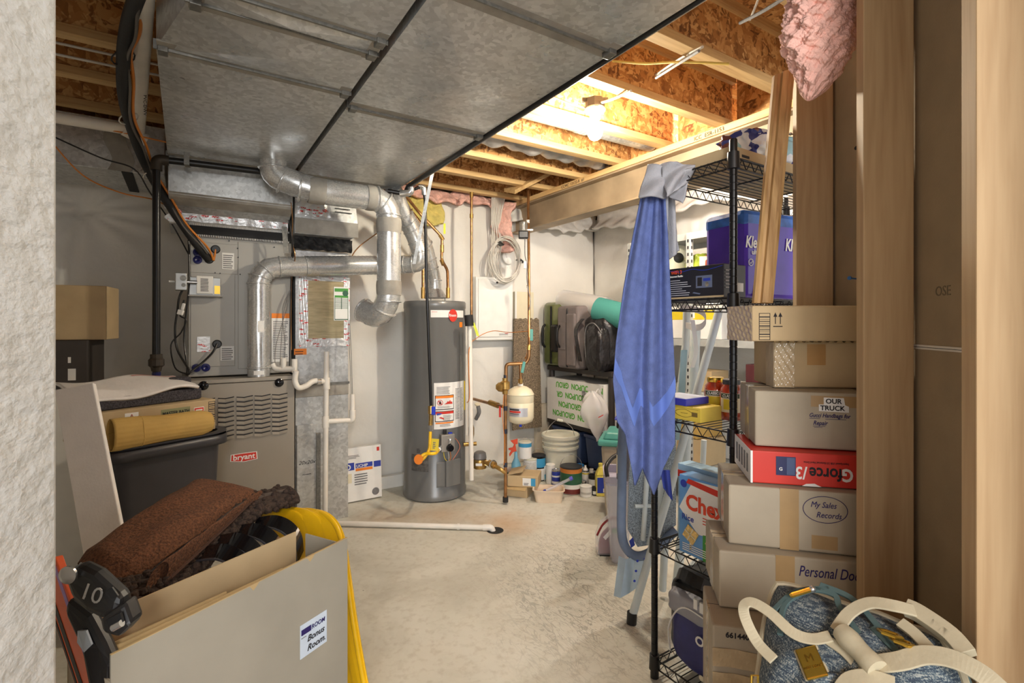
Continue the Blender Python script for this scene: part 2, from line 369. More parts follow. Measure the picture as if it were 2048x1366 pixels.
# ceiling
st(obj('ceiling', G().box(-2.2, -2.6, 2.8, 4.4, 4.4, 2.83), OSB))
def joist(y, x0, x1):
    o = st(obj('ceiling_joist', G().box(x0, y, 2.50, x1, y+.064, 2.538).box(x0, y, 2.762, x1, y+.064, 2.80), LUM, bevel=.002))
    obj('web', G().box(x0, y+.027, 2.538, x1, y+.037, 2.762), OSB, o); return o
JY = [.10+.4225*i for i in range(10)]
for y in JY: joist(y, -2.1, 2.72)
for y in JY: joist(y+.1, 2.79, 3.72)
for i, y in enumerate(JY[:-1]):
    st(obj('joist_blocking', G().box(2.722, y+.066, 2.50, 2.75, y+.42, 2.80), OSB))
b = st(obj('steel_beam', G().box(2.62, -.8, 2.215, 2.76, 4.1, 2.228).box(2.62, -.8, 2.447, 2.76, 4.1, 2.46).box(2.68, -.8, 2.228, 2.70, 4.1, 2.447), STEEL, bevel=.003))
pl = st(obj('beam_plate', G().box(2.61, -.8, 2.46, 2.77, 4.1, 2.50), LUMY, bevel=.002))
Ms = T((2.608, 2.0, 2.466)) @ LEFT
text('ICC  ESR-1153', Ms, .034, mat('stamp_brown', (52, 34, 20), .9), pl, 'stamp')
text('CCMC  13132-R  #1', T((2.608, 3.3, 2.466)) @ LEFT, .034, MC['stamp_brown'], pl, 'stamp')
# rim insulation above the back wall
def fluff(name, fn, nu, nv, m, lab, cat, solid=.03, amp=.02, fr=30, parent=None):
    def f2(u, v):
        p = V(fn(u, v)); return p+V((sin(p.z*fr+p.x*fr*.7)*amp, -abs(sin(p.x*fr*.8+sin(p.z*fr)*1.5))*amp, sin(p.x*fr*1.1+p.y*fr)*amp*.6))
    o = obj(name, G().grid(f2, nu, nv), m, parent, smooth=True, ang=80, solid=solid)
    return tag(o, lab, cat) if lab else o
fluff('insulation_batt', lambda u, v: (.2+u*1.15, 4.07+.05*v, 2.36+.12*v+.04*sin(u*9)), 60, 10, PINK, 'pink insulation batt tucked along the back wall top behind the vent pipes', 'insulation')
fluff('insulation_batt', lambda u, v: (1.34+u*.55, 4.03+.07*v, 2.10+.36*v-.1*sin(u*3.1)*v*0+.12*u*(1-v)), 40, 18, YFIB, 'yellow insulation batt sagging on the wall above the copper valve', 'insulation', .03, .012)
fluff('insulation_batt', lambda u, v: (1.35+u*1.2, 4.02+.06*v, 2.42+.10*v+.02*sin(u*11)), 60, 10, PINK, 'long pink insulation strip under the joists above the white wall panel', 'insulation')
fluff('insulation_batt', lambda u, v: (2.42+.10*u+.03*sin(v*8), 3.98+.06*cos(u*3), 2.02+.44*v), 12, 30, PINK, 'narrow pink insulation tuft hanging at the far end of the steel beam', 'insulation', .04)
fluff('insulation_batt', lambda u, v: (2.5+u*1.15, 3.99+.08*v, 2.3+.16*v+.03*sin(u*8)), 50, 10, mat('silver_insulation', (205, 202, 196), .6, bump=.5, bs=30), 'white faced insulation sagging behind the steel beam at the corner', 'insulation', .02)
fluff('insulation_batt', lambda u, v: (3.5+.1*v, .9+u*3.0, 2.28+.22*v+.04*sin(u*14)), 90, 12, mat('silver_insulation'), 'white faced insulation bulging along the right wall top above the metal rack', 'insulation', .02)
# big pink batt hanging over the far stud
cP = P(1645, 70, 1.45)
def batt(u, v):
    th = 2*pi*u; z = 648-v*0; y = -60+v*262
    wl = 1572+8*sin(v*9)+ (max(0, v-.62)**1.3)*75; wr = 1722-6*v-(max(0, v-.45)**1.5)*190
    cx = (wl+wr)/2; rx = max(4, (wr-wl)/2)*max(.02, 1-v**16)**.5
    k = 1+.05*sin(th*7+v*17)+.045*sin(th*13-v*31)+.03*sin(v*57+th*5)+.02*sin(v*131+th*23+3*sin(th*9))+.016*sin(v*97-th*37)
    p = P(cx+rx*cos(th)*k, y, 1.30 - .085*sin(th)*k*(1-.6*v**3)+.02)
    return p
g = G().grid(batt, 160, 130)
fr_b = obj('insulation_batt', g, PINK, smooth=True, ang=80); tag(fr_b, 'large pink fibreglass batt hanging in front of the top of the far stud', 'insulation')

# ======================= DUCTS =======================
def trunk(name, lab, xa, xb, seams, taper=None):
    t = thing(name, ((xa+xb)/2, 2.4, 2.28), lab, 'duct')
    g = G()
    for i in range(len(seams)-1):
        gs = G()
        y0, y1 = seams[i], seams[i+1]; x0a = xa; x0b = xa
        if taper: x0a = taper(y0); x0b = taper(y1)
        c = ((x0a+x0b)/2+xb)/2
        top = 2.495; bt = 2.28
        pts = [(x0a, y0, bt), (xb, y0, bt), (xb, y1, bt), (x0b, y1, bt), (c, (y0+y1)/2, bt-.02), (x0a, y0, top), (xb, y0, top), (xb, y1, top), (x0b, y1, top)]
        g.add(pts, [(1, 0, 4), (2, 1, 4), (3, 2, 4), (0, 3, 4), (5, 6, 7, 8), (0, 1, 6, 5), (1, 2, 7, 6), (2, 3, 8, 7), (3, 0, 5, 8)])
        gs.hexa([(x0b-.008, y1-.018, bt-.012), (xb+.004, y1-.018, bt-.012), (xb+.004, y1-.012, bt-.012), (x0b-.008, y1-.012, bt-.012)],
                [(x0b-.008, y1-.02, bt+.02), (xb+.004, y1-.02, bt+.02), (xb+.004, y1+.01, bt+.02), (x0b-.008, y1+.01, bt+.02)])
        obj('standing_seam', gs, GALVD, t)
        obj('mastic_seam', G().box(x0b+.002, y1-.06, bt-.003, xb-.002, y1+.035, bt+.004), MASTIC, t, bevel=.002)
        for cx in (x0b+.004, xb-.035): obj('seam_clip', G().box(cx, y1-.03, bt-.02, cx+.03, y1+.012, bt-.002), GALVD, t, bevel=.002)
    obj('duct_body', g, GALV, t)
    return t
def tap(y): return -.083 if y > 2.07 else (-.083+.088*(2.07-y)/.34 if y > 1.73 else .005)
trunk('supply_duct', 'left galvanised sheet metal trunk duct with tapered side above the furnace', -.083, .556, [.3, .75, 1.2, 1.64, 1.73, 2.08, 3.38], tap)
trunk('return_duct', 'right galvanised sheet metal trunk duct with a black pipe along its edge', .582, 1.232, [.47, .70, 1.28, 2.2, 3.38])
tag(obj('gas_pipe', G().tube(bend([(1.252, .50, 2.30), (1.252, 3.22, 2.27), (1.26, 3.30, 2.24), (1.30, 3.32, 2.24)], .02), .017), BLACKM, smooth=True), 'long black iron pipe along the right edge of the ceiling duct', 'pipe')
# plenum
t = thing('supply_plenum', (.24, 3.6, 1.90), 'galvanised plenum box with a slanted lower front between duct and coil case', 'duct')
obj('plenum_box', G().prism([(-.08, 3.385, 2.285), (-.08, 3.385, 2.075), (-.08, 3.55, 1.99), (-.08, 3.57, 1.94), (-.08, 3.98, 1.94), (-.08, 3.98, 2.285)], (.64, 0, 0)), GALV, t)
obj('mastic_seam', G().hexa([(-.078, 3.380, 2.085), (.56, 3.380, 2.085), (.56, 3.395, 2.06), (-.078, 3.395, 2.06)], [(-.078, 3.39, 2.09), (.56, 3.39, 2.09), (.56, 3.47, 2.03), (-.078, 3.47, 2.03)]), MASTIC, t)
g = G().grid(lambda u, v: (-.02+u*.575, 3.532+.0015*sin(u*40), 1.955+.055*v+.002*sin(u*23)), 60, 6); obj('foil_tape', g, FOIL, t, solid=.003)
g = G().grid(lambda u, v: (-.09+.06*v+.012*sin(u*20), 3.48+.04*u, 2.11-.17*u+.03*v*(1-u)), 30, 4); obj('foil_tape', g, FOIL, t, solid=.003)
obj('canvas_connector', G().box(.02, 3.57, 1.885, .57, 3.95, 1.945), RUBBER, t)
g = G()
for i in range(60): x = .02+i*.0092; g.box(x, 3.564, 1.94, x+.004, 3.571, 1.951); g.box(x, 3.564, 1.875, x+.004, 3.571, 1.887)
obj('crimp_strip', g, PAPER, t)
# coil case
t = thing('coil_cabinet', (.3, 3.8, 1.03), 'grey evaporator coil case with stickers standing on the furnace', 'air conditioner coil')
YC = 3.59
obj('case_body', G().box(.014, YC, 1.032, .585, 4.05, 1.88), GREYD, t, bevel=.004)
def yp(x0, y0, x1, y1, Y=YC):
    a = PY(x0, y1, Y); b = PY(x1, y0, Y); return a.x, a.z, b.x-a.x, b.z-a.z
MY = F((0, YC, 0))
def ypl(x0, y0, x1, y1, m, par, name='label', t_=.001, Y=YC, bev=0):
    x, z, w_, h = yp(x0, y0, x1, y1, Y); o = obj(name, G().box(x, Y-t_, z, x+w_, Y, z+h), m, par, bevel=bev); return (x, z, w_, h)
ypl(381, 490, 475, 545, GREYD, t, 'access_panel', .006, bev=.002); ypl(381, 548, 470, 735, GREYD, t, 'access_panel', .004, bev=.002); ypl(476, 492, 582, 738, GREYD, t, 'access_panel', .005, bev=.002)
def sticker(x0, y0, x1, y1, par, n=10, Y=YC, band=None, t_=.008):
    x, z, w_, h = ypl(x0, y0, x1, y1, PAPER, par, 'sticker', t_, Y)
    lines(F((0, Y, 0)), x+w_*.08, z+h*.06, w_*.84, h*(.8 if band else .88), n, GREYINK, par, t=t_+.0008)
    if band: plate(F((0, Y, 0)), x, z+h*.9, w_, h*.1, band, par, 'sticker_band', t_+.0006)
sticker(444, 507, 468, 538, t, 7); sticker(441, 692, 468, 721, t, 6)
sticker(543, 627, 579, 724, t, 22, band=ORANGE)
x, z, w_, h = yp(394, 673, 420, 704); plate(MY, x, z, w_, h, FOIL, t, 'foil_patch', .007)
for px, py in ((395, 513), (402, 735)):   # blue and black line grommets
    p = PY(px, py, YC); g = G(); horiz = py > 600
    for s_ in (-1, 1): g.lathe([(.018, 0), (.024, .003), (.024, .016), (.013, .019), (0, .012)], (p.x+(s_*.024 if horiz else 0), YC-.006, p.z+(0 if horiz else s_*.022)), 20, (0, -1, 0))
    obj('grommet', g, mat('navy_plastic', (26, 30, 90), .3), t, smooth=True)
for px, py in ((418, 519), (431, 499), (434, 688)):
    p = PY(px, py, YC); obj('grommet', G().lathe([(.02, 0), (.026, .004), (.02, .014), (.008, .014)], (p.x, YC-.004, p.z), 20, (0, -1, 0)), BLACK, t, smooth=True)
g = G()
for px, py in ((458, 482), (379, 558), (440, 547), (475, 497), (476, 515), (480, 549), (430, 546), (548, 495)): p = PY(px, py, YC); g.cyl((p.x, YC, p.z), (p.x, YC-.012, p.z), .004, n=8)
obj('screw', g, BLACK, t)
# power switch box and breaker box at the left of the coil
t = thing('control_box', PY(405, 590, 3.5), 'open grey transformer box with a white warning sticker on the coil case', 'electrical box')
x, z, w_, h = yp(378, 556, 441, 590, 3.53)
obj('box_body', G().box(x, 3.53, z, x+w_, YC-.007, z+h), mat('zinc_box', (160, 160, 158), .35, .6), t, bevel=.003)
x2, z2, w2, h2 = yp(393, 553, 426, 587, 3.515); obj('sticker', G().box(x2, 3.513, z2, x2+w2, 3.529, z2+h2), PAPER, t, bevel=.002)
lines(F((0, 3.513, 0)), x2+.02, z2+.015, w2*.5, h2*.75, 9, INK, t, t=.001, rag=.1)
obj('brass_plate', G().box(x+w_*.8, 3.52, z+.01, x+w_*.98, 3.529, z+h*.55), GOLD, t); obj('lower_lip', G().box(x-.005, 3.51, z-.006, x+w_+.01, 3.56, z), GREYD, t)
t = thing('junction_box', PY(360, 580, 3.5), 'small galvanised junction box with a toggle left of the coil case', 'electrical box')
a = PY(350, 580, 3.48); b_ = PY(374, 546, 3.48)
obj('box_body', G().box(a.x, 3.48, a.z, b_.x, 3.56, b_.z), mat('zinc_box'), t, bevel=.004)
obj('knockout', G().lathe([(.016, 0), (.016, .003), (0, .003)], ((a.x+b_.x)/2+.01, 3.48, (a.z+b_.z)/2+.02), 18, (0, -1, 0)).lathe([(.011, 0), (.011, .003), (0, .003)], ((a.x+b_.x)/2+.012, 3.48, (a.z+b_.z)/2-.02), 18, (0, -1, 0)), GALVD, t)
obj('toggle', G().box(a.x-.03, 3.50, (a.z+b_.z)/2-.006, a.x, 3.51, (a.z+b_.z)/2+.006), WHITE, t, bevel=.002)
obj('conduit_stub', G().cyl((b_.x, 3.50, a.z+.05), (b_.x+.05, 3.50, a.z+.05), .01), CHROME, t, smooth=True)
# furnace
YF = 3.40
t = thing('gas_furnace', (.3, 3.7, 0), 'grey gas furnace with louvred door behind the black tote', 'furnace')
xr = .577; xl = -.02; zt = 1.028
obj('cabinet', G().box(xl, YF+.03, 0, xr, 4.06, zt-.004), GREY, t, bevel=.004)
dr = obj('door', G().box(xl+.004, YF, .08, xr-.004, YF+.029, zt-.025), GREY, t, bevel=.006)
obj('top_lip', G().box(xl-.004, YF-.006, zt-.022, xr+.004, YF+.028, zt), GREY, t, bevel=.002)
g = G(); gd = G()
# louvre columns
for cx0, cx1 in ((410, 429), (436, 467), (473, 505), (509, 540), (544, 574)):
    A = PY(cx0, 800, YF); B = PY(cx1, 800, YF)
    for k in range(9):
        zz = zt-.115-k*.0278; x0, x1 = A.x, B.x; xm = x0+(x1-x0)*.45
        for (xa, xb_, za, zb) in ((x0, xm, zz+.002, zz-.003), (xm, x1, zz-.003, zz+.005)):
            g.hexa([(xa, YF-.012, za-.015), (xb_, YF-.012, zb-.015), (xb_, YF, zb-.017), (xa, YF, za-.017)], [(xa, YF-.001, za), (xb_, YF-.001, zb), (xb_, YF, zb), (xa, YF, za)])
            gd.hexa([(xa, YF-.0015, za), (xb_+.003, YF-.0015, zb), (xb_+.003, YF+.001, zb), (xa, YF+.001, za)], [(xa, YF-.0015, za+.006), (xb_+.003, YF-.0015, zb+.006), (xb_+.003, YF+.001, zb+.006), (xa, YF+.001, za+.006)])
obj('louvre', g, GREY, dr); obj('louvre_slot', gd, INK, dr)
for px, py in ((407, 771), (558, 765)):
    p = PY(px, py, YF); obj('door_knob', G().lathe([(.02, 0), (.026, .002), (.026, .008), (.016, .014), (0, .016)], (p.x, YF, p.z), 24, (0, -1, 0)), mat('gloss_black', (14, 14, 18), .1), dr, smooth=True)
# badge
def badge(par, c, w_, h, Y, s, mbg, size):
    x, z = c; pts = [(x-w_/2, Y-.002, z-h/2+.008), (x, Y-.002, z-h/2-.004), (x+w_/2, Y-.002, z-h/2+.004), (x+w_/2-.003, Y-.002, z+h/2), (x, Y-.002, z+h/2), (x-w_/2+.003, Y-.002, z+h/2-.003)]
    o = obj('badge', G().prism(pts, (0, .002, 0)), PAPER, par)
    q = [((p[0]-x)*.93+x, Y-.0032, (p[2]-z)*.86+z) for p in pts]; obj('badge_field', G().prism(q, (0, .001, 0)), mbg, o)
    text(s, T((x, Y-.0034, z-size*.28)) @ FRONT, size, PAPER, o, bold=.02, center=True)
p = PY(488, 914, YF); badge(dr, (p.x, p.z), .145, .05, YF, 'bryant', RED, .045)
# return duct riser
YR = 3.60
t = thing('return_air_riser', (.78, 3.8, 0), 'galvanised return air duct riser with foil tape right of the furnace', 'duct')
obj('riser_body', G().box(.612, YR, 0, .955, 4.04, 1.84), GALV, t)
obj('upper_transition', G().prism([(.585, 3.46, 1.93), (.955, 3.46, 1.93), (.985, 3.46, 2.0), (.955, 3.46, 2.279), (.585, 3.46, 2.279)], (0, .5, 0)), GALV, t)
obj('canvas_connector', G().grid(lambda u, v: (.60+u*.37, 3.56+.007*sin(u*21+v*9)+.005*sin(u*47+v*4), 1.845+.085*v+.003*sin(u*30)), 50, 10), RUBBER, t, solid=.01)
obj('foil_tape', G().grid(lambda u, v: (.587+u*.22, 3.457+.002*sin(u*30), 2.05+.2*v+.006*sin(u*19)), 30, 20), FOIL, t, solid=.002)
obj('mastic_seam', G().box(.586, 3.452, 1.932, .985, 3.46, 2.03), MASTIC, t, bevel=.003)
lines(F((0, 3.455, 0)), .83, 2.09, .12, .07, 3, INK, t, 'handwriting', t=.004, fill=.2)
obj('mastic_seam', G().box(.612, YR-.006, .86, .957, YR, .945), MASTIC, t, bevel=.003); obj('drive_cleat', G().box(.60, YR-.014, .935, .962, YR, .95), GALVD, t)
# filter door framed with foil tape
x, z, w_, h = yp(598, 556, 699, 694, YR)
obj('filter_door', G().box(x, YR-.006, z, x+w_, YR, z+h), mat('steel_with_gold_reflection', (190, 176, 140), .3, .8, var=.1, stretch=(1, 1, 8)), t)  # gold tone is a reflection on the steel put into its colour
for q in ((x, z, .055, h), (x+w_-.04, z, .04, h), (x, z, w_, .055), (x, z+h-.03, w_, .03)):
    obj('foil_tape', G().grid(lambda u, v, q=q: (q[0]+u*q[2], YR-.008+.001*sin(u*20+v*9), q[1]+v*q[3]), 14, 14), FOIL, t, solid=.002)
x, z, w_, h = ypl(667, 575, 697, 641, PAPER, t, 'filter_card', .011, YR)
for a_, b_, c_, d_ in ((.05, .86, .9, .1), (.05, .68, .9, .07)): plate(F((0, YR-.011, 0)), x+w_*a_, z+h*b_, w_*c_, h*d_, GREEN, t, 'card_band')
g = G()
for i in range(8): g.box(x+w_*.07, YR-.0125, z+h*(.36+i*.04), x+w_*.93, YR-.0118, z+h*(.372+i*.04))
g.box(x+w_*.48, YR-.0125, z+h*.34, x+w_*.52, YR-.0118, z+h*.68); g.box(x+w_*.05, YR-.0125, z+.004, x+w_*.08, YR-.0118, z+h*.7).box(x+w_*.92, YR-.0125, z+.004, x+w_*.95, YR-.0118, z+h*.7).box(x+w_*.05, YR-.0125, z+.004, x+w_*.95, YR-.0118, z+.010)
obj('card_rules', g, DGREEN, t)
p = PY(690, 587, YR); obj('card_seal', G().lathe([(.02, 0), (.02, .001), (.015, .001)], (p.x, YR-.012, p.z), 20, (0, -1, 0)), DGREEN, t)
ypl(588, 697, 613, 710, ORANGE, t, 'orange_sticker', .002, YR)
lines(F((0, YR, 0)), *yp(590, 699, 611, 709, YR), 2, INK, t, t=.003, fill=.3)
x, z, w_, h = yp(590, 865, 634, 1010, YR-.06); obj('side_baffle', G().box(.615, YR-.03, .12, .74, YR, .68), GALV, t, bevel=.003); obj('corner_angle', G().box(.735, YR-.045, .1, .762, YR-.03, .62), GALVD, t)
text('20x20x1', F((.625, YR-.031, .42)) @ FRONT, .035, INK, t, 'handwriting', shear=.3); lines(F((0, YR-.03, 0)), .65, .35, .06, .01, 1, INK, t, 'arrow_mark', fill=.3)
# dark return duct, upper left
t = thing('branch_duct', (-.9, 3.8, 2.2), 'dim galvanised branch duct running left behind the black hose', 'duct')
obj('duct_body', G().box(-2.1, 3.55, 2.2, -.10, 4.05, 2.48), GALV, t, bevel=.004); obj('mastic_patch', G().grid(lambda u, v: (-.36+.1*u+.02*sin(v*7), 3.545, 2.2+.26*v), 8, 8), MASTIC, t, solid=.004)
obj('mastic_patch', G().box(-.30, 3.545, 2.195, -.25, 4.04, 2.2), RUBBER, t)

# ======================= VENT PIPES =======================
def pipe_thing(name, lab, cat, pts, r, m, rings=(), bandsm=(), rad=.0, k=4, n=24, closed=False):
    t = thing(name, V(pts[-1]), lab, cat); path = bend(pts, rad, k) if rad else pts
    obj('pipe', G().tube(path, r, n), m, t, smooth=True, ang=25)
    for (p, d) in rings: d = V(d).normalized(); obj('ring', G().tube([V(p)-d*.006, V(p)-d*.002, V(p)+d*.002, V(p)+d*.006], [r+.0005, r+.006, r+.006, r+.0005], n), m, t, smooth=True)
    for (p, q) in bandsm: obj('mastic_band', G().tube([V(p), V(p)*.7+V(q)*.3, V(p)*.3+V(q)*.7, V(q)], [r+.002, r+.005, r+.004, r+.002], n), MASTIC, t, smooth=True)
    return t
h = 2.127
pts = [(.42, 3.17, 2.30), (.42, 3.165, 2.20), (.62, 3.11, h), (1.076, 3.1, h), (1.076, 3.1, 1.50), (1.03, 3.17, 1.385), (.965, 3.27, 1.44)]
elb = bend(pts[:2]+[(.47, 3.13, 2.14)]+pts[3:], .11, 3)
t = pipe_thing('combustion_air_pipe', 'wide shiny round duct dropping from the ceiling trunk to an open hooked end', 'pipe', pts, .074, PIPE, rad=.12, k=4,
    rings=[((.42, 3.165, 2.235), (0, 0, 1)), ((.47, 3.15, 2.17), (1, -.2, -.5)), ((.56, 3.125, 2.135), (1, -.2, -.2)), ((1.0, 3.1, h), (1, 0, 0)), ((1.045, 3.1, 2.105), (1, 0, -.7)), ((1.076, 3.1, 2.03), (0, 0, 1)), ((1.076, 3.1, 1.49), (0, 0, 1)), ((1.055, 3.13, 1.435), (.3, -.4, .9)), ((.965, 3.27, 1.44), (-.4, .6, .3))],
    bandsm=[((.60, 3.113, 2.13), (.69, 3.108, h)), ((.93, 3.1, h), (.985, 3.1, h)), ((1.076, 3.1, 2.01), (1.076, 3.1, 1.92)), ((1.076, 3.1, 1.62), (1.076, 3.1, 1.53))])
# furnace flue
fz = 1.70
pts = [(.381, 3.49, 1.028), (.381, 3.49, 1.66), (.45, 3.50, fz+.02), (1.47, 3.55, 1.79), (1.50, 3.58, 1.80)]
t = pipe_thing('furnace_flue', 'shiny round flue rising from the furnace and elbowing right in front of the coil case', 'pipe', [(.381, 3.49, 1.028), (.381, 3.49, 1.61), (.40, 3.492, 1.66), (.44, 3.495, 1.70), (.50, 3.50, 1.712), (1.22, 3.54, 1.775)], .064, PIPE,
    rings=[((.381, 3.49, 1.08), (0, 0, 1)), ((.381, 3.49, 1.60), (0, 0, 1)), ((.388, 3.49, 1.64), (.3, 0, 1)), ((.42, 3.493, 1.685), (.7, 0, .7)), ((.50, 3.50, 1.712), (1, 0, .1)), ((.66, 3.51, 1.726), (1, 0, .1))])
x0 = .381; obj('sticker', G().lathe([(.0655, 1.30), (.0655, 1.37)], (x0, 3.49, 0), 8, None, -1.75, -1.2), PAPER, t); obj('sticker', G().lathe([(.0655, 1.04), (.0655, 1.065)], (x0, 3.49, 0), 8, None, -2.1, -1.2), PAPER, t)
obj('strap', G().ribbon([(.52, 3.44, 1.96), (.53, 3.43, 1.79)], (.03, 0, 0), .002), GALVD, t)
obj('flex_sleeve', G().tube([V((.66+.014*i, 3.51+.0008*i, 1.726+.0012*i)) for i in range(38)], [.0655+(.0022 if i % 2 else 0) for i in range(38)], 24), PIPE, t, smooth=True)
# draft vent of the heater with wye
hx, hy = 1.68, 3.75
v0 = V((hx, hy, 1.60)); v1 = V((hx, hy, 1.70)); v2 = P(852, 490, 3.95); v3 = P(810, 425, 3.75); v4 = P(795, 392, 3.6)
t = pipe_thing('heater_vent', 'shiny tapering vent pipe leaning left from the top of the water heater', 'pipe', [v0, v1, v2, v3], .052, PIPE, rad=.05,
    rings=[(v1, (0, 0, 1)), (v1.lerp(v2, .35), v2-v1), (v1.lerp(v2, .6), v2-v1), (v2, v3-v2)])
obj('draft_hood', G().lathe([(.10, 1.555), (.105, 1.56), (.06, 1.62), (.053, 1.63)], (hx, hy, 0), 28), PIPE, t, smooth=True)
obj('hood_leg', G().cyl((hx-.07, hy-.04, 1.52), (hx-.07, hy-.04, 1.575), .004).cyl((hx+.07, hy-.04, 1.52), (hx+.07, hy-.04, 1.575), .004).cyl((hx, hy+.08, 1.52), (hx, hy+.08, 1.575), .004), CHROME, t)
w0 = V((1.23, 3.541, 1.777)); w1 = P(848, 528, 3.62); w2 = P(830, 470, 3.6); w3 = P(800, 415, 3.5); w4 = P(785, 378, 3.42)
t = pipe_thing('vent_elbow', 'segmented shiny vent elbow turning up behind the wide round duct', 'pipe', [w0, w1, w2, w3, w4], .062, PIPE, rad=.09,
    rings=[(w0.lerp(w1, .45), w1-w0), (w0.lerp(w1, .7), w1-w0), (w1.lerp(w2, .4), w2-w1), (w1.lerp(w2, .75), w2-w1), (w2.lerp(w3, .2), w3-w2), (w2.lerp(w3, .45), w3-w2), (w2.lerp(w3, .7), w3-w2)])
# hanger strap in front
a = P(865, 345, 3.3); b_ = P(828, 528, 3.36); tag(obj('hanger_strap', G().ribbon([a, b_], R*.022, .002), GALV), 'long galvanised metal strap slanting down to the vent elbow', 'strap')

# ======================= PIPES AND CABLES =======================
t = thing('gas_pipe', (-.13, 3.3, 0), 'black iron gas pipe dropping to the floor left of the furnace', 'pipe')
obj('pipe', G().tube(bend([(.40, 3.28, 2.24), (-.13, 3.28, 2.225), (-.13, 3.28, 1.0)], .035), .0185, 14), BLACKM, t, smooth=True)
obj('lower_pipe', G().cyl((-.13, 3.28, 0), (-.13, 3.28, 1.0), .0185), BLACKM, t, smooth=True)
obj('elbow', G().tube(bend([(-.075, 3.28, 2.225), (-.13, 3.28, 2.225), (-.13, 3.28, 2.165)], .03), .027, 14), mat('iron_fitting', (70, 62, 54), .5, .5), t, smooth=True)
obj('union', G().lathe([(.0, -.05), (.022, -.05), (.026, -.03), (.036, -.02), (.036, .01), (.028, .02), (.028, .04), (0, .04)], (-.13, 3.28, 1.15), 12), mat('iron_fitting'), t)
obj('shutoff', G().lathe([(0, 0), (.02, 0), (.02, .03), (0, .03)], (-.13, 3.28, 1.065), 12), mat('navy_plastic'), t)
obj('pipe_hanger', G().ribbon([(.005, 3.25, 2.285), (.005, 3.25, 2.21), (.012, 3.265, 2.20)], (.025, 0, 0), .002), GALVD, t)
lp = sm([P(295, -60, 1.45), P(272, 0, 1.62), P(254, 60, 1.80), P(246, 130, 1.98), P(250, 205, 2.2), P(272, 282, 2.55), P(302, 350, 2.78), P(345, 420, 2.86), P(392, 487, 2.97), P(418, 519, 3.08)], 5)
t = thing('refrigerant_line', lp[-1], 'thick black insulated hose curving down from the joists into the coil case', 'hose')
obj('hose', G().tube(lp, .0235, 12), RUBBER, t, smooth=True)
o1 = sm([p+V((.03+.006*sin(i*.8), -.014, .012*sin(i*.5))) for i, p in enumerate(lp)]+[P(431, 499, 3.09)], 2)
obj('orange_tube', G().tube(o1, .006, 8), OWIRE, t, smooth=True); obj('grey_cable', G().tube([p+V((-.012, 0, -.02)) for p in o1[:-8]], .005, 8), mat('grey_cable', (90, 84, 78), .5), t, smooth=True)
for i in (14, 22, 30): obj('cable_tie', G().tube([lp[i]+(D*cos(a_)+V((.0, 0, 1))*sin(a_)*.6+R*sin(a_)*1.0)*.036 for a_ in [j*pi/6 for j in range(12)]], .003, 6, closed=True), WIRE if i > 14 else BLACK, t)
t = thing('vent_pipe', (-.2, 2.8, 2.4), 'white plastic pipe under the joists turning left beside the black hose', 'pipe')
obj('pipe', G().tube(bend([P(292, -80, 1.45), P(283, 130, 2.12), P(277, 262, 2.66)], .1), .029, 16), PVC, t, smooth=True)
e = P(277, 262, 2.66); obj('cross_pipe', G().tube([(e.x, e.y, e.z), (e.x-.9, e.y+.02, e.z+.005)], .028, 16), PVC, t, smooth=True)
obj('elbow', G().cyl((e.x+.03, e.y+.03, e.z-.035), (e.x-.06, e.y, e.z+.0), .036), PVC, t, smooth=True)
text('PVC-DWV', T(P(287, 190, 2.25)) @ Matrix.Rotation(-HD, 4, 'Z') @ FRONT @ Matrix.Rotation(-pi/2, 4, 'Z'), .02, INK, t, 'print')
def cable(lab, pts, r, m, name='cable', k=6, cat='cable'):
    return tag(obj(name, G().tube(sm(pts, k), r, 8), m, smooth=True), lab, cat)
cable('upper white cable crossing under the left joists', [(-1.6, 2.80, 2.55), (-.7, 2.82, 2.53), (-.1, 2.86, 2.55)], .006, WIRE)
cable('lower white cable crossing under the left joists', [(-1.6, 2.87, 2.54), (-.7, 2.89, 2.51), (-.1, 2.93, 2.53)], .006, WIRE)
cable('tan flat cable under the nearest left joists', [(-1.2, 2.12, 2.60), (-.5, 2.16, 2.58), (0, 2.2, 2.58)], .009, WIRE)
cable('thin copper coloured wire sagging across the left wall', [P(100, 280, 2.5), P(165, 350, 2.6), P(240, 385, 2.7), P(310, 400, 2.9), P(345, 420, 3.1)], .0035, OWIRE)
cable('thin black wire across the dim branch duct', [P(100, 270, 2.55), P(200, 315, 2.6), P(268, 338, 2.7), P(300, 385, 2.8), P(345, 450, 3.0), P(378, 510, 3.0)], .004, BLACK)
cable('orange wire running under the left duct end', [P(100, 238, 2.55), P(230, 262, 2.6), P(335, 285, 2.7)], .004, OWIRE)
cable('long black cord looping down the left side of the coil case', [P(378, 560, 2.97), P(360, 590, 2.95), P(355, 620, 2.95), P(350, 660, 2.95), P(355, 700, 2.95), P(378, 740, 2.9), P(375, 750, 2.9)], .006, BLACK)
cable('second black cord hanging beside the coil case edge', [P(377, 480, 3.0), P(379, 560, 2.98), P(373, 620, 2.98), P(368, 680, 2.98), P(374, 730, 2.95), P(374, 750, 2.9)], .005, BLACK)
cable('third black cord with a white plug beside the coil case', [P(368, 600, 2.96), P(360, 630, 2.95), P(372, 640, 2.95), P(362, 665, 2.95), P(342, 690, 2.93), P(350, 735, 2.9), P(372, 748, 2.9)], .004, BLACK)
tag(obj('cord_plug', G(F(P(363, 620, 2.93), -20, 0, 15)).box(-.02, 0, -.03, .01, .02, 0).box(-.008, 0, 0, .008, .015, .04), PAPER, bevel=.004), 'small white plug hanging on the cords left of the coil case', 'plug')
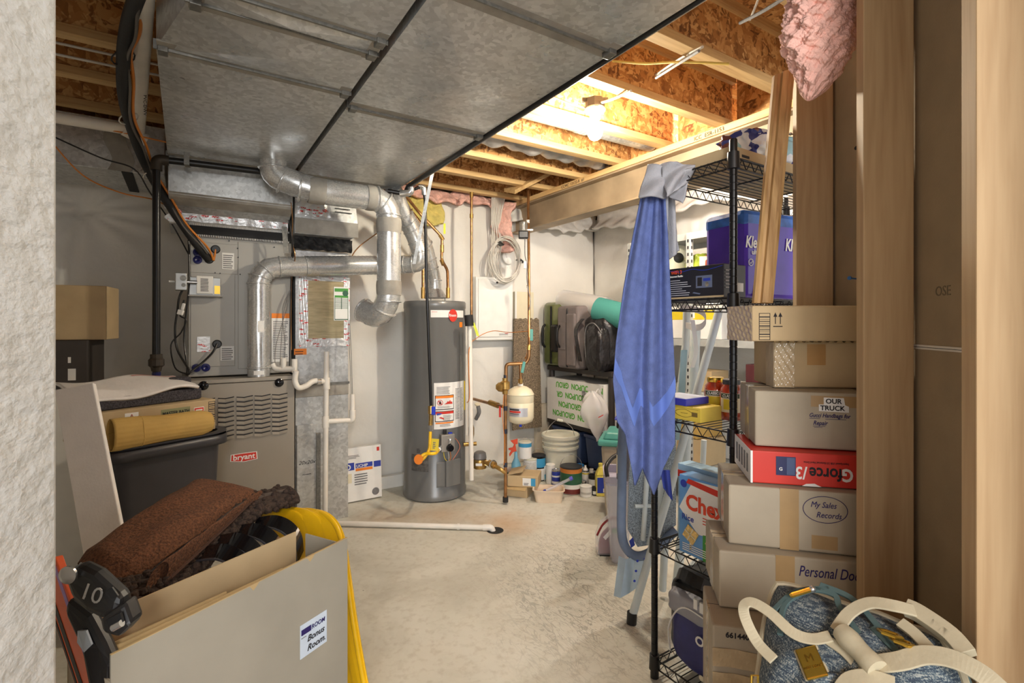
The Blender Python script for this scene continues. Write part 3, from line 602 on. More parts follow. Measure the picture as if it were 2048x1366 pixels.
cable('black cord from the lower grommet to the furnace top', [P(434, 688, 3.08), P(425, 705, 3.05), P(405, 725, 3.02), P(380, 745, 2.95)], .006, BLACK)
cable('thin copper wire draped down the front of the return riser', [P(582, 405, 3.14), P(585, 440, 3.16), P(584, 480, 3.2), P(590, 515, 3.2), P(583, 560, 3.31), P(582, 640, 3.31), P(583, 700, 3.31)], .003, COPPER)
cable('thin black cable along the coil case right edge', [P(578, 440, 3.15), P(586, 500, 3.2), P(582, 560, 3.3), P(580, 650, 3.3), P(579, 740, 3.28)], .004, BLACK)
for i, (dx, l1) in enumerate(((0, 'left'), (10, 'middle'), (18, 'right'))):
    cable('grey thermostat wire in front of the orange topped sticker, %s strand' % l1, [P(580, 580, 3.3), P(572-dx*.4, 620, 3.27), P(552+dx, 690, 3.25), P(550+dx, 730, 3.22)], .002, GREYINK)
cable('brown wire arching from the wall to the return riser corner', [P(700, 520, 3.5), P(712, 500, 3.55), P(735, 480, 3.6), P(800, 435, 3.5), P(825, 418, 3.5)], .004, COPPER)
# condensate drain
t = thing('condensate_drain', PF(650, 1030), 'white plastic drain pipe with tees standing in front of the return riser', 'pipe')
zD = 3.32
X = lambda px, py: P(px, py, zD)
obj('riser', G().cyl(X(653, 703), V((X(650, 700).x, X(650, 700).y, .02)), .0165, n=14), PVC, t, smooth=True)
obj('tee', G().cyl(X(653, 755), X(653, 778), .022), PVC, t, smooth=True); obj('tee', G().cyl(X(651, 832), X(651, 855), .022), PVC, t, smooth=True)
obj('trap_pipe', G().tube(sm([P(592, 742, 3.15), P(590, 762, 3.15), P(597, 775, 3.15), P(612, 772, 3.2), P(628, 762, 3.25), P(650, 763, zD)], 5), .0175, 14), PVC, t, smooth=True)
obj('clamp', G().cyl(P(633, 763, 3.26), P(640, 763, 3.28), .021), CHROME, t, smooth=True)
obj('branch', G().tube([X(651, 843), P(704, 840, 3.42)], .016, 14), PVC, t, smooth=True); obj('branch_elbow', G().tube(bend([P(695, 841, 3.42), P(705, 840, 3.42), P(705, 820, 3.42)], .02), .021, 14), PVC, t, smooth=True)
obj('standpipe', G().cyl(P(705, 825, 3.42), P(705, 788, 3.42), .016), PVC, t, smooth=True)
for i in (0, 1): cable('pair of grey wires hanging above the small standpipe, %s' % ('left wire', 'right wire')[i], [P(696+3*i, 640, 3.45), P(700+3*i, 720, 3.44), P(703+2*i, 795, 3.42)], .002, GREYINK)
t = thing('drain_tee', P(572, 735, 3.2), 'white plastic drain trap on the furnace top beside the flue', 'pipe')
q = lambda px, py: P(px, py, 3.22)
obj('cross_pipe', G().tube(sm([q(545, 728), q(552, 737), q(570, 738), q(592, 737)], 4), .018, 14), PVC, t, smooth=True); obj('tee', G().cyl(q(567, 738), q(567, 716), .017), PVC, t, smooth=True); obj('riser', G().cyl(q(589, 745), q(589, 718), .017), PVC, t, smooth=True)
t = thing('floor_drain_pipe', PF(985, 1056), 'white plastic pipe lying on the floor leading to the floor drain', 'pipe')
a = PF(640, 1046, .02); b_ = PF(972, 1055, .02); a.z = b_.z = .021
obj('pipe', G().cyl(a, b_, .0165), PVC, t, smooth=True); obj('coupling', G().cyl(a.lerp(b_, .83), a.lerp(b_, .845), .0205), PVC, t, smooth=True)
obj('elbow', G().tube(bend([b_-R*.02, b_+R*.035, b_+R*.045+V((0, 0, -.03))], .02), .0205, 14), PVC, t, smooth=True)
tag(obj('floor_drain', G().lathe([(.055, .0), (.055, .002), (.035, .003), (.03, .001)], b_+R*.06-V((0, 0, .021)), 20), RUBBER), 'dark ragged drain hole at the end of the floor pipe', 'drain')
# strips: copper pipes
def copper(lab, pts, r=.0115, fits=(), rad=.03, name='copper_pipe', extra=None):
    t = thing(name, V(pts[-1]), lab, 'pipe'); obj('pipe', G().tube(bend(pts, rad), r, 12), COPPER, t, smooth=True)
    for a, b in fits: obj('fitting', G().cyl(a, b, r*1.35), BRASS, t, smooth=True)
    return t
t = copper('tall copper pipe on the wall right of the water heater', [P(943, 385, 4.2), P(943, 640, 4.2)], fits=[(P(943, 385, 4.2), P(943, 395, 4.2)), (P(943, 428, 4.2), P(943, 436, 4.2))])
obj('bracket', G().box(-.04, 0, 0, .04, .02, .012), GALVD, t) if 0 else None
t = copper('copper gas line sloping down to the valve above the water heater', [P(790, 365, 3.6), P(838, 425, 3.9), P(884, 474, 3.95), P(884, 490, 3.95), P(883, 520, 3.95), P(895, 540, 3.92), P(896, 590, 3.86)], fits=[(P(884, 490, 3.95), P(884, 505, 3.95)), (P(883, 520, 3.95), P(887, 530, 3.94)), (P(896, 576, 3.87), P(896, 596, 3.86)), (P(880, 470, 3.95), P(886, 480, 3.95))])
obj('valve_handle', G().box(-.009, -.006, 0, .009, .006, .07), mat('lime_tag', (214, 224, 60), .5), None) if 0 else None
p = P(889, 465, 3.93); obj('valve_tag', G(F(p, -33)).box(-.008, 0, -.01, .008, .003, .07), mat('lime_tag', (214, 224, 60), .5), t)
copper('copper line beside the yellow insulation sloping to the heater', [P(775, 372, 3.7), P(825, 425, 3.95), P(846, 452, 3.98), P(846, 590, 3.88)], fits=[(P(846, 575, 3.88), P(846, 597, 3.88))])
t = copper('tall copper riser from the ceiling block to the expansion tank', [P(1056, 368, 4.4), P(1058, 560, 4.2), P(1058, 700, 4.0), P(1052, 716, 3.9)], fits=[(P(1057, 570, 4.2), P(1057, 576, 4.2)), (P(1058, 690, 4.0), P(1057, 706, 3.97))])
obj('tape_wrap', G().cyl(P(1056, 440, 4.3), P(1056, 446, 4.3), .0135).cyl(P(1057, 572, 4.19), P(1057, 577, 4.19), .0135), PAPER, t)
tag(obj('ceiling_block', G().hexa([P(1008, 384, 4.35), P(1093, 345, 4.25), P(1106, 348, 4.1), P(1030, 388, 4.2)], [P(1008, 376, 4.35), P(1093, 337, 4.25), P(1106, 340, 4.1), P(1030, 380, 4.2)]), LUM), 'short pine block nailed under the joists above the copper riser', 'wood block')
# black gas pipe down to heater
t = thing('gas_drop_pipe', P(865, 830, 3.3), 'thin black gas pipe running down the front of the water heater', 'pipe')
gp = [P(812, 385, 3.36), P(845, 372, 3.40), P(850, 395, 3.42), P(853, 560, 3.42), P(862, 812, 3.45)]
obj('pipe', G().tube(bend(gp, .03), .0105, 12), BLACKM, t, smooth=True); obj('elbow', G().tube(bend([P(800, 388, 3.36), P(822, 385, 3.36), P(822, 375, 3.36)], .02), .022, 12), CHROME, t, smooth=True)
obj('elbow', G().tube(bend([P(838, 374, 3.4), P(848, 373, 3.4), P(849, 390, 3.41)], .02), .018, 12), CHROME, t, smooth=True)
obj('side_pipe', G().tube([P(775, 382, 3.33), P(806, 387, 3.36)], .0145, 12), BLACKM, t, smooth=True)
obj('valve_body', G().cyl(P(862, 812, 3.45), P(862, 828, 3.44), .02).cyl(P(862, 828, 3.44), P(861, 850, 3.44), .014), BRASS, t, smooth=True)
obj('valve_handle', G(F(P(866, 821, 3.42), -33)).box(-.008, -.02, -.028, .018, .0, .028), mat('cobalt_handle', (30, 60, 190), .35), t, bevel=.005)
# ======================= WATER HEATER =======================
hx, hy, hr = 1.68, 3.75, .243
t = thing('water_heater', (hx, hy, 0), 'tall grey cylindrical gas water heater with warning labels', 'water heater')
obj('tank', G().lathe([(hr-.01, .0), (hr+.006, .012), (hr+.006, .05), (hr, .06), (hr, 1.47), (hr+.004, 1.475), (hr+.004, 1.515), (hr-.004, 1.528), (0, 1.53)], (hx, hy, 0), 64), HEAT, t, smooth=True)
CA = -pi/2-HD+.52-.1
ca = atan2(-hy, -hx)   # direction to the camera
def wrap(a0, a1, z0, z1, m, name, par=t, off=.002, n=24): return obj(name, G().lathe([(hr+off, z0), (hr+off, z1)], (hx, hy, 0), n, None, ca+a0, ca+a1), m, par, smooth=True, ang=80)
wrap(-.03, 1.15, .555, .905, PAPER, 'warning_label', n=30)
random.seed(3)
def wlines(a0, a1, z0, z1, n, m=GREYINK, name='small_print', fill=.4, off=.0035):
    g = G(); dz = (z1-z0)/n
    for i in range(n): g.lathe([(hr+off, z0+i*dz), (hr+off, z0+(i+fill)*dz)], (hx, hy, 0), 8, None, ca+a0, ca+a0+(a1-a0)*(1-.25*random.random()))
    obj(name, g, m, t)
wlines(.05, .5, .82, .88, 6); wlines(.68, .86, .62, .86, 22); wlines(.90, 1.1, .60, .86, 24); wlines(.15, .60, .575, .595, 2)
for z0, z1, c1 in ((.70, .81, ORANGE), (.61, .69, RED)):
    wrap(.0, .62, z0, z1, INK, 'warning_border', off=.0032); wrap(.02, .60, z0+.006, z1-.004, PAPER, 'warning_panel', off=.0038); wrap(.02, .60, z1-.022, z1-.004, c1, 'warning_band', off=.0044)
wlines(.08, .55, .706+.008, .73, 3, off=.0044); wlines(.25, .55, .618, .662, 6, off=.0044)
wrap(.02, .6, .595, .606, ORANGE, 'warning_band', off=.0036)
def onh(a, z, off=.006): return V((hx+(hr+off)*cos(ca+a), hy+(hr+off)*sin(ca+a), z))
def hm(a, z, off=.0048): return Matrix.Translation(onh(a, z, off)) @ Matrix.Rotation(ca+a+pi/2, 4, 'Z') @ FRONT
obj('no_flame_mark', G(hm(.16, .755)).tube([(.02*cos(i*pi/8), .02*sin(i*pi/8), 0) for i in range(16)], .002, 6, closed=True).prism([(-.017, .012, 0), (-.012, .017, 0), (.017, -.012, 0), (.012, -.017, 0)], (0, 0, .001)), RED, t)
obj('canister_mark', G(hm(.16, .755)).box(-.008, -.012, 0, .008, .006, .001).box(-.003, .006, 0, .003, .013, .001), INK, t)
obj('flame_mark', G(hm(.42, .742)).prism([(-.035, 0, 0), (.035, 0, 0), (.03, .02, 0), (.022, .012, 0), (.015, .03, 0), (.005, .016, 0), (-.005, .022, 0), (-.014, .01, 0)], (0, 0, .001)), RED, t)
obj('hand_mark', G(hm(.1, .66)).prism([(-.01, 0, 0), (.02, .006, 0), (.03, .016, 0), (-.01, .016, 0)], (0, 0, .001)), BLUE, t); obj('flame_mark', G(hm(.2, .63)).prism([(-.02, .012, 0), (.02, -.004, 0), (.018, .008, 0), (-.005, .018, 0)], (0, 0, .001)), RED, t)
wrap(-.13, 1.12, 1.40, 1.455, PAPER, 'brand_band', off=.002, n=30)
bp = onh(.58, 1.415, .001)
obj('round_badge', G(hm(.58, 1.415)).prism([(.039*cos(i*pi/12), .048*sin(i*pi/12), 0) for i in range(24)], (0, 0, .003)), RED, t)
text('Rheem', hm(.56, 1.407, .009) @ T((0, 0, 0)), .03, PAPER, t, center=True, sx=.8, bold=.01); wlines(-.1, .1, 1.44, 1.446, 1, RED, 'small_print'); 
wrap(.88, 1.05, 1.325, 1.365, ORANGE, 'orange_sticker')
wrap(1.17, 1.3, .67, .90, YELP, 'yellow_label', off=.004, n=6); wrap(-.8, -.2, .235, .36, mat('scuffed_grey', (92, 90, 88), .5, .2, var=.25, vs=40, bump=.4), 'scuff_patch', off=.0015)
# bottom access door
obj('access_door', G().lathe([(hr+.012, .12), (hr+.016, .13), (hr+.016, .30), (hr+.012, .31)], (hx, hy, 0), 10, None, ca+.05, ca+.45), HEAT, t, solid=.006)
obj('door_hood', G(hm(.58, .21, 0)).box(-.075, -.09, 0, .06, .11, .028), HEAT, t, bevel=.006)
for a_ in (.1, .5): obj('foot', G().box(-.02, -.02, 0, .02, .02, .01), CREAM, None) if 0 else None
# gas valve
Mg = hm(.35, .455, .0)
gv = obj('gas_valve', G(Mg).box(-.055, -.065, .0, .055, .065, .05), mat('cast_aluminium', (150, 146, 140), .45, .5), t, bevel=.006)
obj('knob', G().lathe([(0, .03), (.022, .03), (.026, .02), (.028, 0)], Mg @ V((.01, -.035, .05)), 24, (Mg.to_3x3() @ V((0, 0, 1)))), mat('gloss_black'), gv, smooth=True); obj('sight_tube', G(Mg).tube([(.01, .0, .05), (.01, .02, .06), (.012, .03, .055)], .014), CHROME, gv, smooth=True)
obj('igniter', G(Mg).box(-.03, .065, .01, -.005, .10, .03), BLACK, gv, bevel=.003); obj('blue_button', G(Mg).box(.01, .065, .015, .04, .075, .03), mat('cobalt_handle'), gv)
for i, (x0, m_) in enumerate(((-.03, YELP), (.005, WIRE), (.02, OWIRE))): obj('valve_wire', G(Mg).tube(sm([(x0, -.065, .03), (x0+.005, -.11, .035), (.012, -.16, .02)], 4), .0025, 6), m_, gv, smooth=True)
obj('valve_wire', G(Mg).tube(sm([(.055, .03, .04), (.085, 0, .03), (.10, -.05, .03), (.06, -.12, .02), (.02, -.16, .02)], 5), .0025, 6), mat('salmon_wire', (210, 120, 90), .5), gv, smooth=True)
p = onh(1.15, .40, 0); obj('drain_valve', G().cyl(p, p+V((.1, -.03, 0)), .016).cyl(p+V((.055, -.018, -.03)), p+V((.055, -.018, .02)), .012), BRASS, t, smooth=True)
p = onh(1.42, .5, .03); obj('relief_valve', G().lathe([(0, .12), (.008, .12), (.012, .06), (.024, .02), (.024, -.03), (.016, -.08), (0, -.08)], p+V((.01, -.02, 0)), 14), BRASS, t, smooth=True)
# yellow flex connector
t2 = thing('gas_connector_hose', P(840, 920, 3.40), 'yellow coated flexible gas hose curving to the heater valve', 'hose')
vp = Mg @ V((-.055, -.02, .025)); e0 = P(861, 850, 3.44)
fx = sm([e0, P(860, 880, 3.43), P(858, 900, 3.42), P(846, 918, 3.40), P(838, 918, 3.38), P(850, 908, 3.39), P(872, 906, 3.42), vp], 6)
obj('hose', G().tube(fx, .0105, 12), YEL, t2, smooth=True); obj('nut', G().cyl(vp, fx[-4], .016, n=6), CHROME, t2); obj('nut', G().cyl(e0, P(861, 862, 3.44), .017, n=6), CHROME, t2)
obj('round_tag', G(F(P(837, 919, 3.36), -33)).prism([(.03*cos(i*pi/12), 0, .034*sin(i*pi/12)) for i in range(24)], (0, .002, 0)), ORANGE, t2); lines(F(P(837, 905, 3.358), -33), -.012, 0, .025, .03, 3, INK, t2)
obj('yellow_tag', G(F(P(862, 892, 3.40), -30, 0, 5)).box(0, 0, -.03, .05, .002, .05), YELP, t2); lines(F(P(862, 892, 3.398), -30, 0, 5), .012, -.015, .02, .05, 4, GREYINK, t2)
# heater's white relief pipe and foam wrapped top
t = thing('relief_pipe', P(942, 960, 3.75), 'thin white discharge pipe standing right of the water heater with a black foam band', 'pipe')
a = P(935, 640, 3.85); b_ = P(943, 958, 3.85); b_.x = a.x+.01; b_.y = a.y
obj('pipe', G().cyl(P(939, 636, 3.8), P(943, 960, 3.8), .0175), PVC, t, smooth=True); obj('foam_band', G().cyl(P(937, 630, 3.78), P(939, 652, 3.78), .033), RUBBER, t, smooth=True)
obj('second_pipe', G().cyl(P(933, 655, 3.92), P(934, 870, 3.92), .011), PVC, t, smooth=True)
obj('yellow_strap', G().ribbon([P(946, 645, 3.78), P(952, 660, 3.78), P(956, 672, 3.78)], R*.02, .002), mat('lime_tag', (214, 224, 60), .5), t)
cable('brown wire dropping from the wall panel past the white discharge pipe', [P(1058, 662, 3.98), P(1020, 665, 4.2), P(985, 662, 4.3), P(955, 675, 4.2), P(938, 700, 3.75), P(939, 790, 3.75), P(934, 805, 3.78)], .003, OWIRE)
# ======================= WALL PANEL, WIRES =======================
t = thing('wiring_panel', PY(987, 681, 4.1), 'white structured wiring panel on the back wall right of the heater', 'wall panel')
a = PY(950, 681, 4.02); b_ = PY(1024, 557, 4.02)
obj('panel_box', G().box(a.x, 4.0, a.z, b_.x, 4.10, b_.z), WHITE, t, bevel=.008); obj('panel_door', G().box(a.x+.02, 3.99, a.z+.03, b_.x-.02, 4.0, b_.z-.02), WHITE, t, bevel=.004)
p = PY(995, 565, 3.98); obj('latch', G().cyl((p.x, 3.99, p.z), (p.x, 3.98, p.z), .009), BLACK, t)
lines(F((0, 3.99, 0)), b_.x-.16, a.z+.045, .1, .02, 2, GREYINK, t); lines(F((0, 3.99, 0)), b_.x-.10, a.z+.06, .05, .01, 1, RED, t)
t = thing('wall_box', PY(1028, 640, 4.1), 'narrow off-white box on the wall behind the copper riser', 'electrical box')
a = PY(1026, 682, 4.06); b_ = PY(1064, 585, 4.06); obj('box_body', G().box(a.x, 4.03, a.z, b_.x, 4.10, b_.z), CREAM, t, bevel=.004); obj('cover_edge', G().box(a.x, 4.025, a.z, a.x+.02, 4.03, b_.z), WHITE, t)
tag(obj('round_cover', G().lathe([(.07, 0), (.07, .02), (.05, .03), (0, .03)], PY(1016, 514, 4.10), 24, (0, -1, 0)), WHITE, smooth=True), 'round white cover plate behind the coil of cable', 'cover plate')
# cable bundle and coil
t = thing('cable_bundle', PY(985, 555, 4.0), 'bundle of white cables hanging from the joists into the wiring panel', 'cable')
for i in range(11):
    dx = i*2.6; w_ = random.uniform(-5, 5)
    obj('cable', G().tube(sm([PY(984+dx, 395, 3.95), PY(983+dx*.7, 440+w_, 3.97), PY(985+dx*.8+w_*.5, 480, 3.98), PY(982+dx*.6-w_*.6, 520, 3.96), PY(974+dx*1.2, 556, 4.03)], 4), .0045, 6), WIRE, t, smooth=True)
t = thing('cable_coil', PY(1005, 555, 3.95), 'coiled loop of grey white cable hanging on the wiring panel', 'cable')
for i in range(11):
    c = PY(1011+random.uniform(-3, 3), 519+random.uniform(-3, 3), 3.90-.006*i); rx = .155+random.uniform(-.016, .016); rz = .19+random.uniform(-.02, .02)
    obj('loop', G().tube([c+V((rx*cos(a_), .012*sin(a_*2+i), rz*sin(a_))) for a_ in [j*2*pi/36 for j in range(36)]], .0045, 6, closed=True), WIRE, t, smooth=True)
for px, py in ((1000, 487), (1041, 522)): p = PY(px, py, 3.88); obj('cable_tie', G(F(p, 0, 0, 30)).box(-.03, -.03, -.008, .03, .04, .008), BLACK, t, bevel=.004)
p = P(1047, 470, 4.05)
t = thing('smart_valve', p, 'black box with a glass top clamped on the copper riser', 'valve')
obj('body', G(F(p, -33)).box(-.04, -.03, -.03, .04, .03, .03), BLACK, t, bevel=.008); obj('glass_cap', G().lathe([(.034, .03), (.034, .10), (.028, .105), (0, .105)], p, 20), mat('smoky_glass', (120, 116, 110), .15, alpha=.6), t, smooth=True); obj('clamp', G(F(p, -33)).box(.02, -.01, .035, .075, .01, .045), CHROME, t)
cable('grey control cable from the black valve box beside the copper riser', [p+V((.0, -.02, -.03)), P(1050, 510, 4.1), P(1054, 530, 4.1), P(1054, 560, 4.1), P(1060, 600, 4.0), P(1058, 620, 4.0)], .004, GREYINK)
tag(obj('inline_connector', G(F(P(1050, 530, 4.1), -33)).box(-.012, -.01, -.03, .012, .01, .03), WHITE, bevel=.004), 'small white connector on the cable beside the copper riser', 'connector')
# carpet offcut
t = tag(obj('carpet_offcut', G().grid(lambda u, v: (PY(1023+u*48, 700, 4.02).x+(.05*(1-v)*u), 4.0-.02*v+.012*sin(u*5), .35+1.05*v+.01*sin(u*30)*(v > .98)), 10, 40), mat('brown_speckled_carpet', (128, 112, 92), .95, var=.4, vs=120, bump=1, bs=140), solid=.014), 'speckled brown carpet offcut hanging behind the expansion tank', 'carpet')
tag(obj('wood_board', G().box(PY(1073, 900, 4.05).x, 4.04, 0, PY(1098, 900, 4.05).x, 4.09, .56), mat('pale_board', (212, 200, 180), .7)), 'pale board standing behind the lidded white bucket', 'board')
# main water manifold
t = thing('water_manifold', P(1010, 1006, 3.8), 'copper and brass water manifold with a leg down to the floor', 'pipe')
z = 3.80; q = lambda px, py, z=z: P(px, py, z)
foot = q(1011, 1004); obj('leg', G().cyl(q(1011, 775), foot, .0125, n=12), COPPER, t, smooth=True); obj('foot_cap', G().cyl(foot+V((0, 0, -.0)), q(1011, 994), .021), RUBBER, t, smooth=True)
obj('cross_pipe', G().tube(bend([q(1012, 770), q(1012, 728), q(1052, 727), q(1058, 715), q(1058, 700)], .03), .0135, 12), COPPER, t, smooth=True)
obj('regulator', G().lathe([(.0, -.06), (.02, -.06), (.022, -.03), (.036, -.02), (.036, .03), (.02, .04), (.02, .06), (0, .06)], q(1010, 772), 16), BRASS, t, smooth=True); obj('regulator_bell', G().lathe([(.038, 0), (.034, .03), (.016, .05), (0, .05)], q(1005, 774), 16, tuple(-R)), BRASS, t, smooth=True)
obj('tank_tee', G().tube([q(1041, 727), q(1041, 742), q(1042, 768)], .012), COPPER, t, smooth=True); obj('nut', G().cyl(q(1041, 758), q(1041, 766), .018, n=6), BRASS, t)
obj('teal_tag', G(F(q(1046, 735, 3.76), -33, 0, 12)).box(-.01, 0, -.04, .012, .004, .045), TEAL, t, bevel=.003); obj('teal_tag', G(F(P(1063, 670, 3.95), -33)).box(-.012, 0, -.045, .012, .004, .045), TEAL, t, bevel=.003)
for py in (750, 812, 858, 925): obj('band', G().cyl(q(1011, py), q(1011, py+9), .0145), mat('dark_tape', (40, 44, 60), .5), t, smooth=True)
obj('branch', G().tube([q(947, 798, 4.4), q(985, 808, 4.0), q(1010, 814)], .013), COPPER, t, smooth=True); obj('branch_valve', G().cyl(q(980, 805, 4.02), q(996, 811, 3.92), .022), BRASS, t, smooth=True)
obj('red_lever', G(F(q(1000, 812, 3.85), -33)).box(-.008, -.006, -.085, .008, .003, 0), RED, t, bevel=.003)
obj('lower_branch', G().tube(sm([q(1010, 945), q(1000, 938), q(985, 930, 3.85), q(970, 925, 3.9)], 4), .015), BRASS, t, smooth=True); obj('union', G().cyl(q(990, 931, 3.83), q(978, 926, 3.87), .026, n=8), BRASS, t, smooth=True)
obj('bonding_clamp', G().tube([q(986, 929, 3.84)+V((.03*cos(a_), 0, .03*sin(a_))) for a_ in [j*pi/6 for j in range(12)]], .005, 6, closed=True), CHROME, t, smooth=True)
cable('thin brown wire running down beside the copper leg', [q(1008, 790, 3.78), q(1005, 830, 3.78), q(1009, 880, 3.78), q(1008, 930, 3.78)], .0025, OWIRE)
# meter
p = P(960, 918, 4.0); t = thing('water_meter', p-V((0, 0, .06)), 'brass water meter with a grey cap near the floor by the white wall', 'meter')
obj('brass_body', G().lathe([(0, -.07), (.05, -.07), (.055, -.02), (.05, .0), (0, .0)], p, 20), BRASS, t, smooth=True); obj('grey_cap', G().lathe([(.045, 0), (.052, .01), (.046, .05), (.028, .062), (0, .064)], p, 20), mat('grey_cap', (118, 114, 112), .4), t, smooth=True)
plate(F(p+R*(-.03)-D*.055, -33), 0, -.04, .05, .02, PAPER, t, 'white_tag'); obj('outlet', G().tube([p+R*.05-V((0, 0, .03)), P(973, 926, 3.9)], .02), BRASS, t, smooth=True)
t = thing('wall_sleeve', P(953, 822, 4.6), 'short grey sleeve poking from a slit in the wall', 'pipe')
obj('sleeve', G().tube(sm([PY(956, 812, 4.0), PY(958, 825, 4.0), PY(952, 838, 4.05)], 4), .018), GREYINK, t, smooth=True); obj('cuff', G().lathe([(.026, 0), (.026, .01), (.02, .012)], PY(955, 810, 4.03), 16, (0, -.5, 1)), CREAM, t)
# expansion tank
c = P(1041, 848, 3.85); t = thing('expansion_tank', c, 'cream steel expansion tank hanging under the copper tee', 'tank')
rr = .101; hh = .30
obj('tank_body', G().lathe([(0, 0), (.05, .006), (.088, .022), (rr, .05), (rr, .165), (rr-.002, .168), (rr, .172), (rr, .225), (rr+.004, .228), (rr, .234), (.085, .262), (.05, .283), (.02, .292), (0, .293)], c, 40), CREAM, t, smooth=True, ang=50)
obj('neck', G().cyl(c+V((0, 0, .285)), c+V((0, 0, .31)), .02), WHITE, t, smooth=True); obj('valve_cap', G().cyl(c-V((0, 0, .02)), c+V((0, 0, .005)), .01), mat('cobalt_handle'), t)
ct = atan2(-c.y, -c.x)
obj('label', G().lathe([(rr+.001, .07), (rr+.001, .135)], c, 16, None, ct-1.0, ct+.55), mat('silver_label', (190, 190, 196), .4, .4), t, smooth=True)
for z0, z1, m_ in ((.118, .128, INK), (.10, .114, RED), (.09, .094, INK), (.08, .083, GREYINK)): obj('label_print', G().lathe([(rr+.002, z0), (rr+.002, z1)], c, 16, None, ct-.9, ct-.1+(m_ is RED)*.1), m_, t)

# ======================= CARTON LEANING AT WALL =======================
def carton(name, lab, cat, M, w_, d, h, m=CARD, bev=.004, group=None, body='carton_body'):
    t = thing(name, M.translation.copy(), lab, cat, group); b_ = obj(body, G(M).box(0, 0, 0, w_, d, h), m, t, bevel=bev); return t, b_
# appliance carton leaning left of the heater
Mb = F(PF(700, 1000), 2, -4, 1.5); Mb.translation.z = .012
Mb = F((.985, 3.86, .01), 0, -4, 0)
t, b_ = carton('appliance_carton', 'white appliance box with a blue and orange band leaning by the return riser', 'box', Mb, .30, .06, .40, PAPER)
plate(Mb, .0, .235, .09, .055, BLUE, t, 'logo_square'); text('O', Mb @ T((.02, -.002, .24)) @ FRONT, .055, PAPER, t, bold=.03)
plate(Mb, .10, .245, .13, .035, BLUE, t, 'blue_band'); text('UCHIP', Mb @ T((.105, -.0025, .25)) @ FRONT, .03, PAPER, t, bold=.02); plate(Mb, .10, .222, .13, .02, ORANGE, t, 'orange_band'); plate(Mb, .24, .235, .055, .045, BLUE, t, 'blue_square'); plate(Mb, .265, .355, .02, .03, RED, t, 'red_tab')
lines(Mb, .02, .32, .12, .03, 3, GREYINK, t); plate(Mb, .02, .14, .05, .07, CREAM, t, 'picture'); lines(Mb, .09, .12, .11, .09, 5, GREYINK, t); obj('knob_picture', G(Mb).lathe([(.028, 0), (.026, .002), (0, .002)], (.25, -.001, .05), 20, (0, -1, 0)), GREYINK, t)

# ======================= FLOOR CLUTTER =======================
def can_(name, lab, cat, px, yb, wpx, yt, col, z=None, h0=0, lid=None, bandm=None, bail=False, taper=1, n=28, extra=None):
    z0 = z or HC*FP/(yb-648); r = wpx*z0/FP/2; zc = z0+(0 if z else r); r = wpx*zc/FP/2
    c = P(px, 648, zc); c.z = h0; hh = (yb-yt)/FP*z0*1.0 - (2*r*(HC-h0)/z0*.5 if not z else 0)
    if z: hh = (yb-yt)/FP*z
    hh = max(hh, .02)
    t = thing(name, c, lab, cat)
    obj('body', G().lathe([(r*.9*taper, 0), (r*taper, .004), (r, hh-.006), (r, hh-.004), (0, hh-.004)], c, n), col, t, smooth=True)
    obj('rim', G().lathe([(r, hh-.01), (r*1.04, hh-.006), (r*1.04, hh), (r*.93, hh+.002), (r*.9, hh-.003), (r*.88, hh-.003)], c, n), CHROME if lid is None else lid, t, smooth=True)
    if lid is not None: obj('lid', G().lathe([(r*.98, hh-.003), (r*.9, hh+.003), (0, hh+.003)], c, n), lid, t, smooth=True)
    cc = atan2(-c.y, -c.x)
    for (f0, f1, m_, a0, a1) in (bandm or ()): obj('label', G().lathe([(r+.001, hh*f0), (r+.001, hh*f1)], c, 20, None, cc+a0, cc+a1), m_, t, smooth=True)
    if bail:
        pts = [c+R*(r*1.03*cos(a_))+V((0, 0, hh-.015))+V((0, 0, 1))*(r*bail*sin(a_))-D*(r*.4*sin(a_)) for a_ in [j*pi/14 for j in range(15)]]
        obj('wire_handle', G().tube(pts, .002, 6), CHROME, t, smooth=True)
    return t, c, r, hh
LID = WHITE
# 5 gallon bucket
c = PF(1121, 957); c = P(1121, 648, 4.45); c.z = 0; t = thing('lidded_bucket', c, 'large white lidded bucket with raised wire handle by the plastic shelf', 'bucket')
BW = mat('bucket_white', (214, 212, 196), .4, var=.03); r = .155
obj('body', G().lathe([(r*.84, 0), (r*.86, .01), (r*.95, .27), (r*1.03, .272), (r*1.03, .29), (r*.95, .292), (r*.97, .32), (r*1.04, .322), (r*1.04, .335), (r*.97, .337), (r*.99, .38), (0, .38)], c, 40), BW, t, smooth=True, ang=30)
obj('lid', G().lathe([(r*1.0, .36), (r*1.07, .362), (r*1.08, .385), (r*1.03, .392), (r*.98, .385), (r*.8, .384), (r*.7, .388), (0, .388)], c, 40), BW, t, smooth=True, ang=30)
hp = [c+R*(r*1.05*cos(a_))+V((0, 0, .34))+V((0, 0, .17*sin(a_)))-D*(.04*sin(a_)) for a_ in [j*pi/14 for j in range(15)]]
hl = [c+R*.12-D*.1+V((0, 0, .33)), c+R*.10-D*.02+V((0, 0, .44)), c+R*.02+V((0, 0, .50)), c-R*.03+V((0, 0, .51)), c-R*.09+V((0, 0, .46)), c-R*.13+V((0, 0, .39))]
obj('wire_handle', G().tube(sm(hl, 5), .0025, 6), CHROME, t, smooth=True); obj('grip', G().cyl(hl[2], hl[3], .012), BW, t, smooth=True)
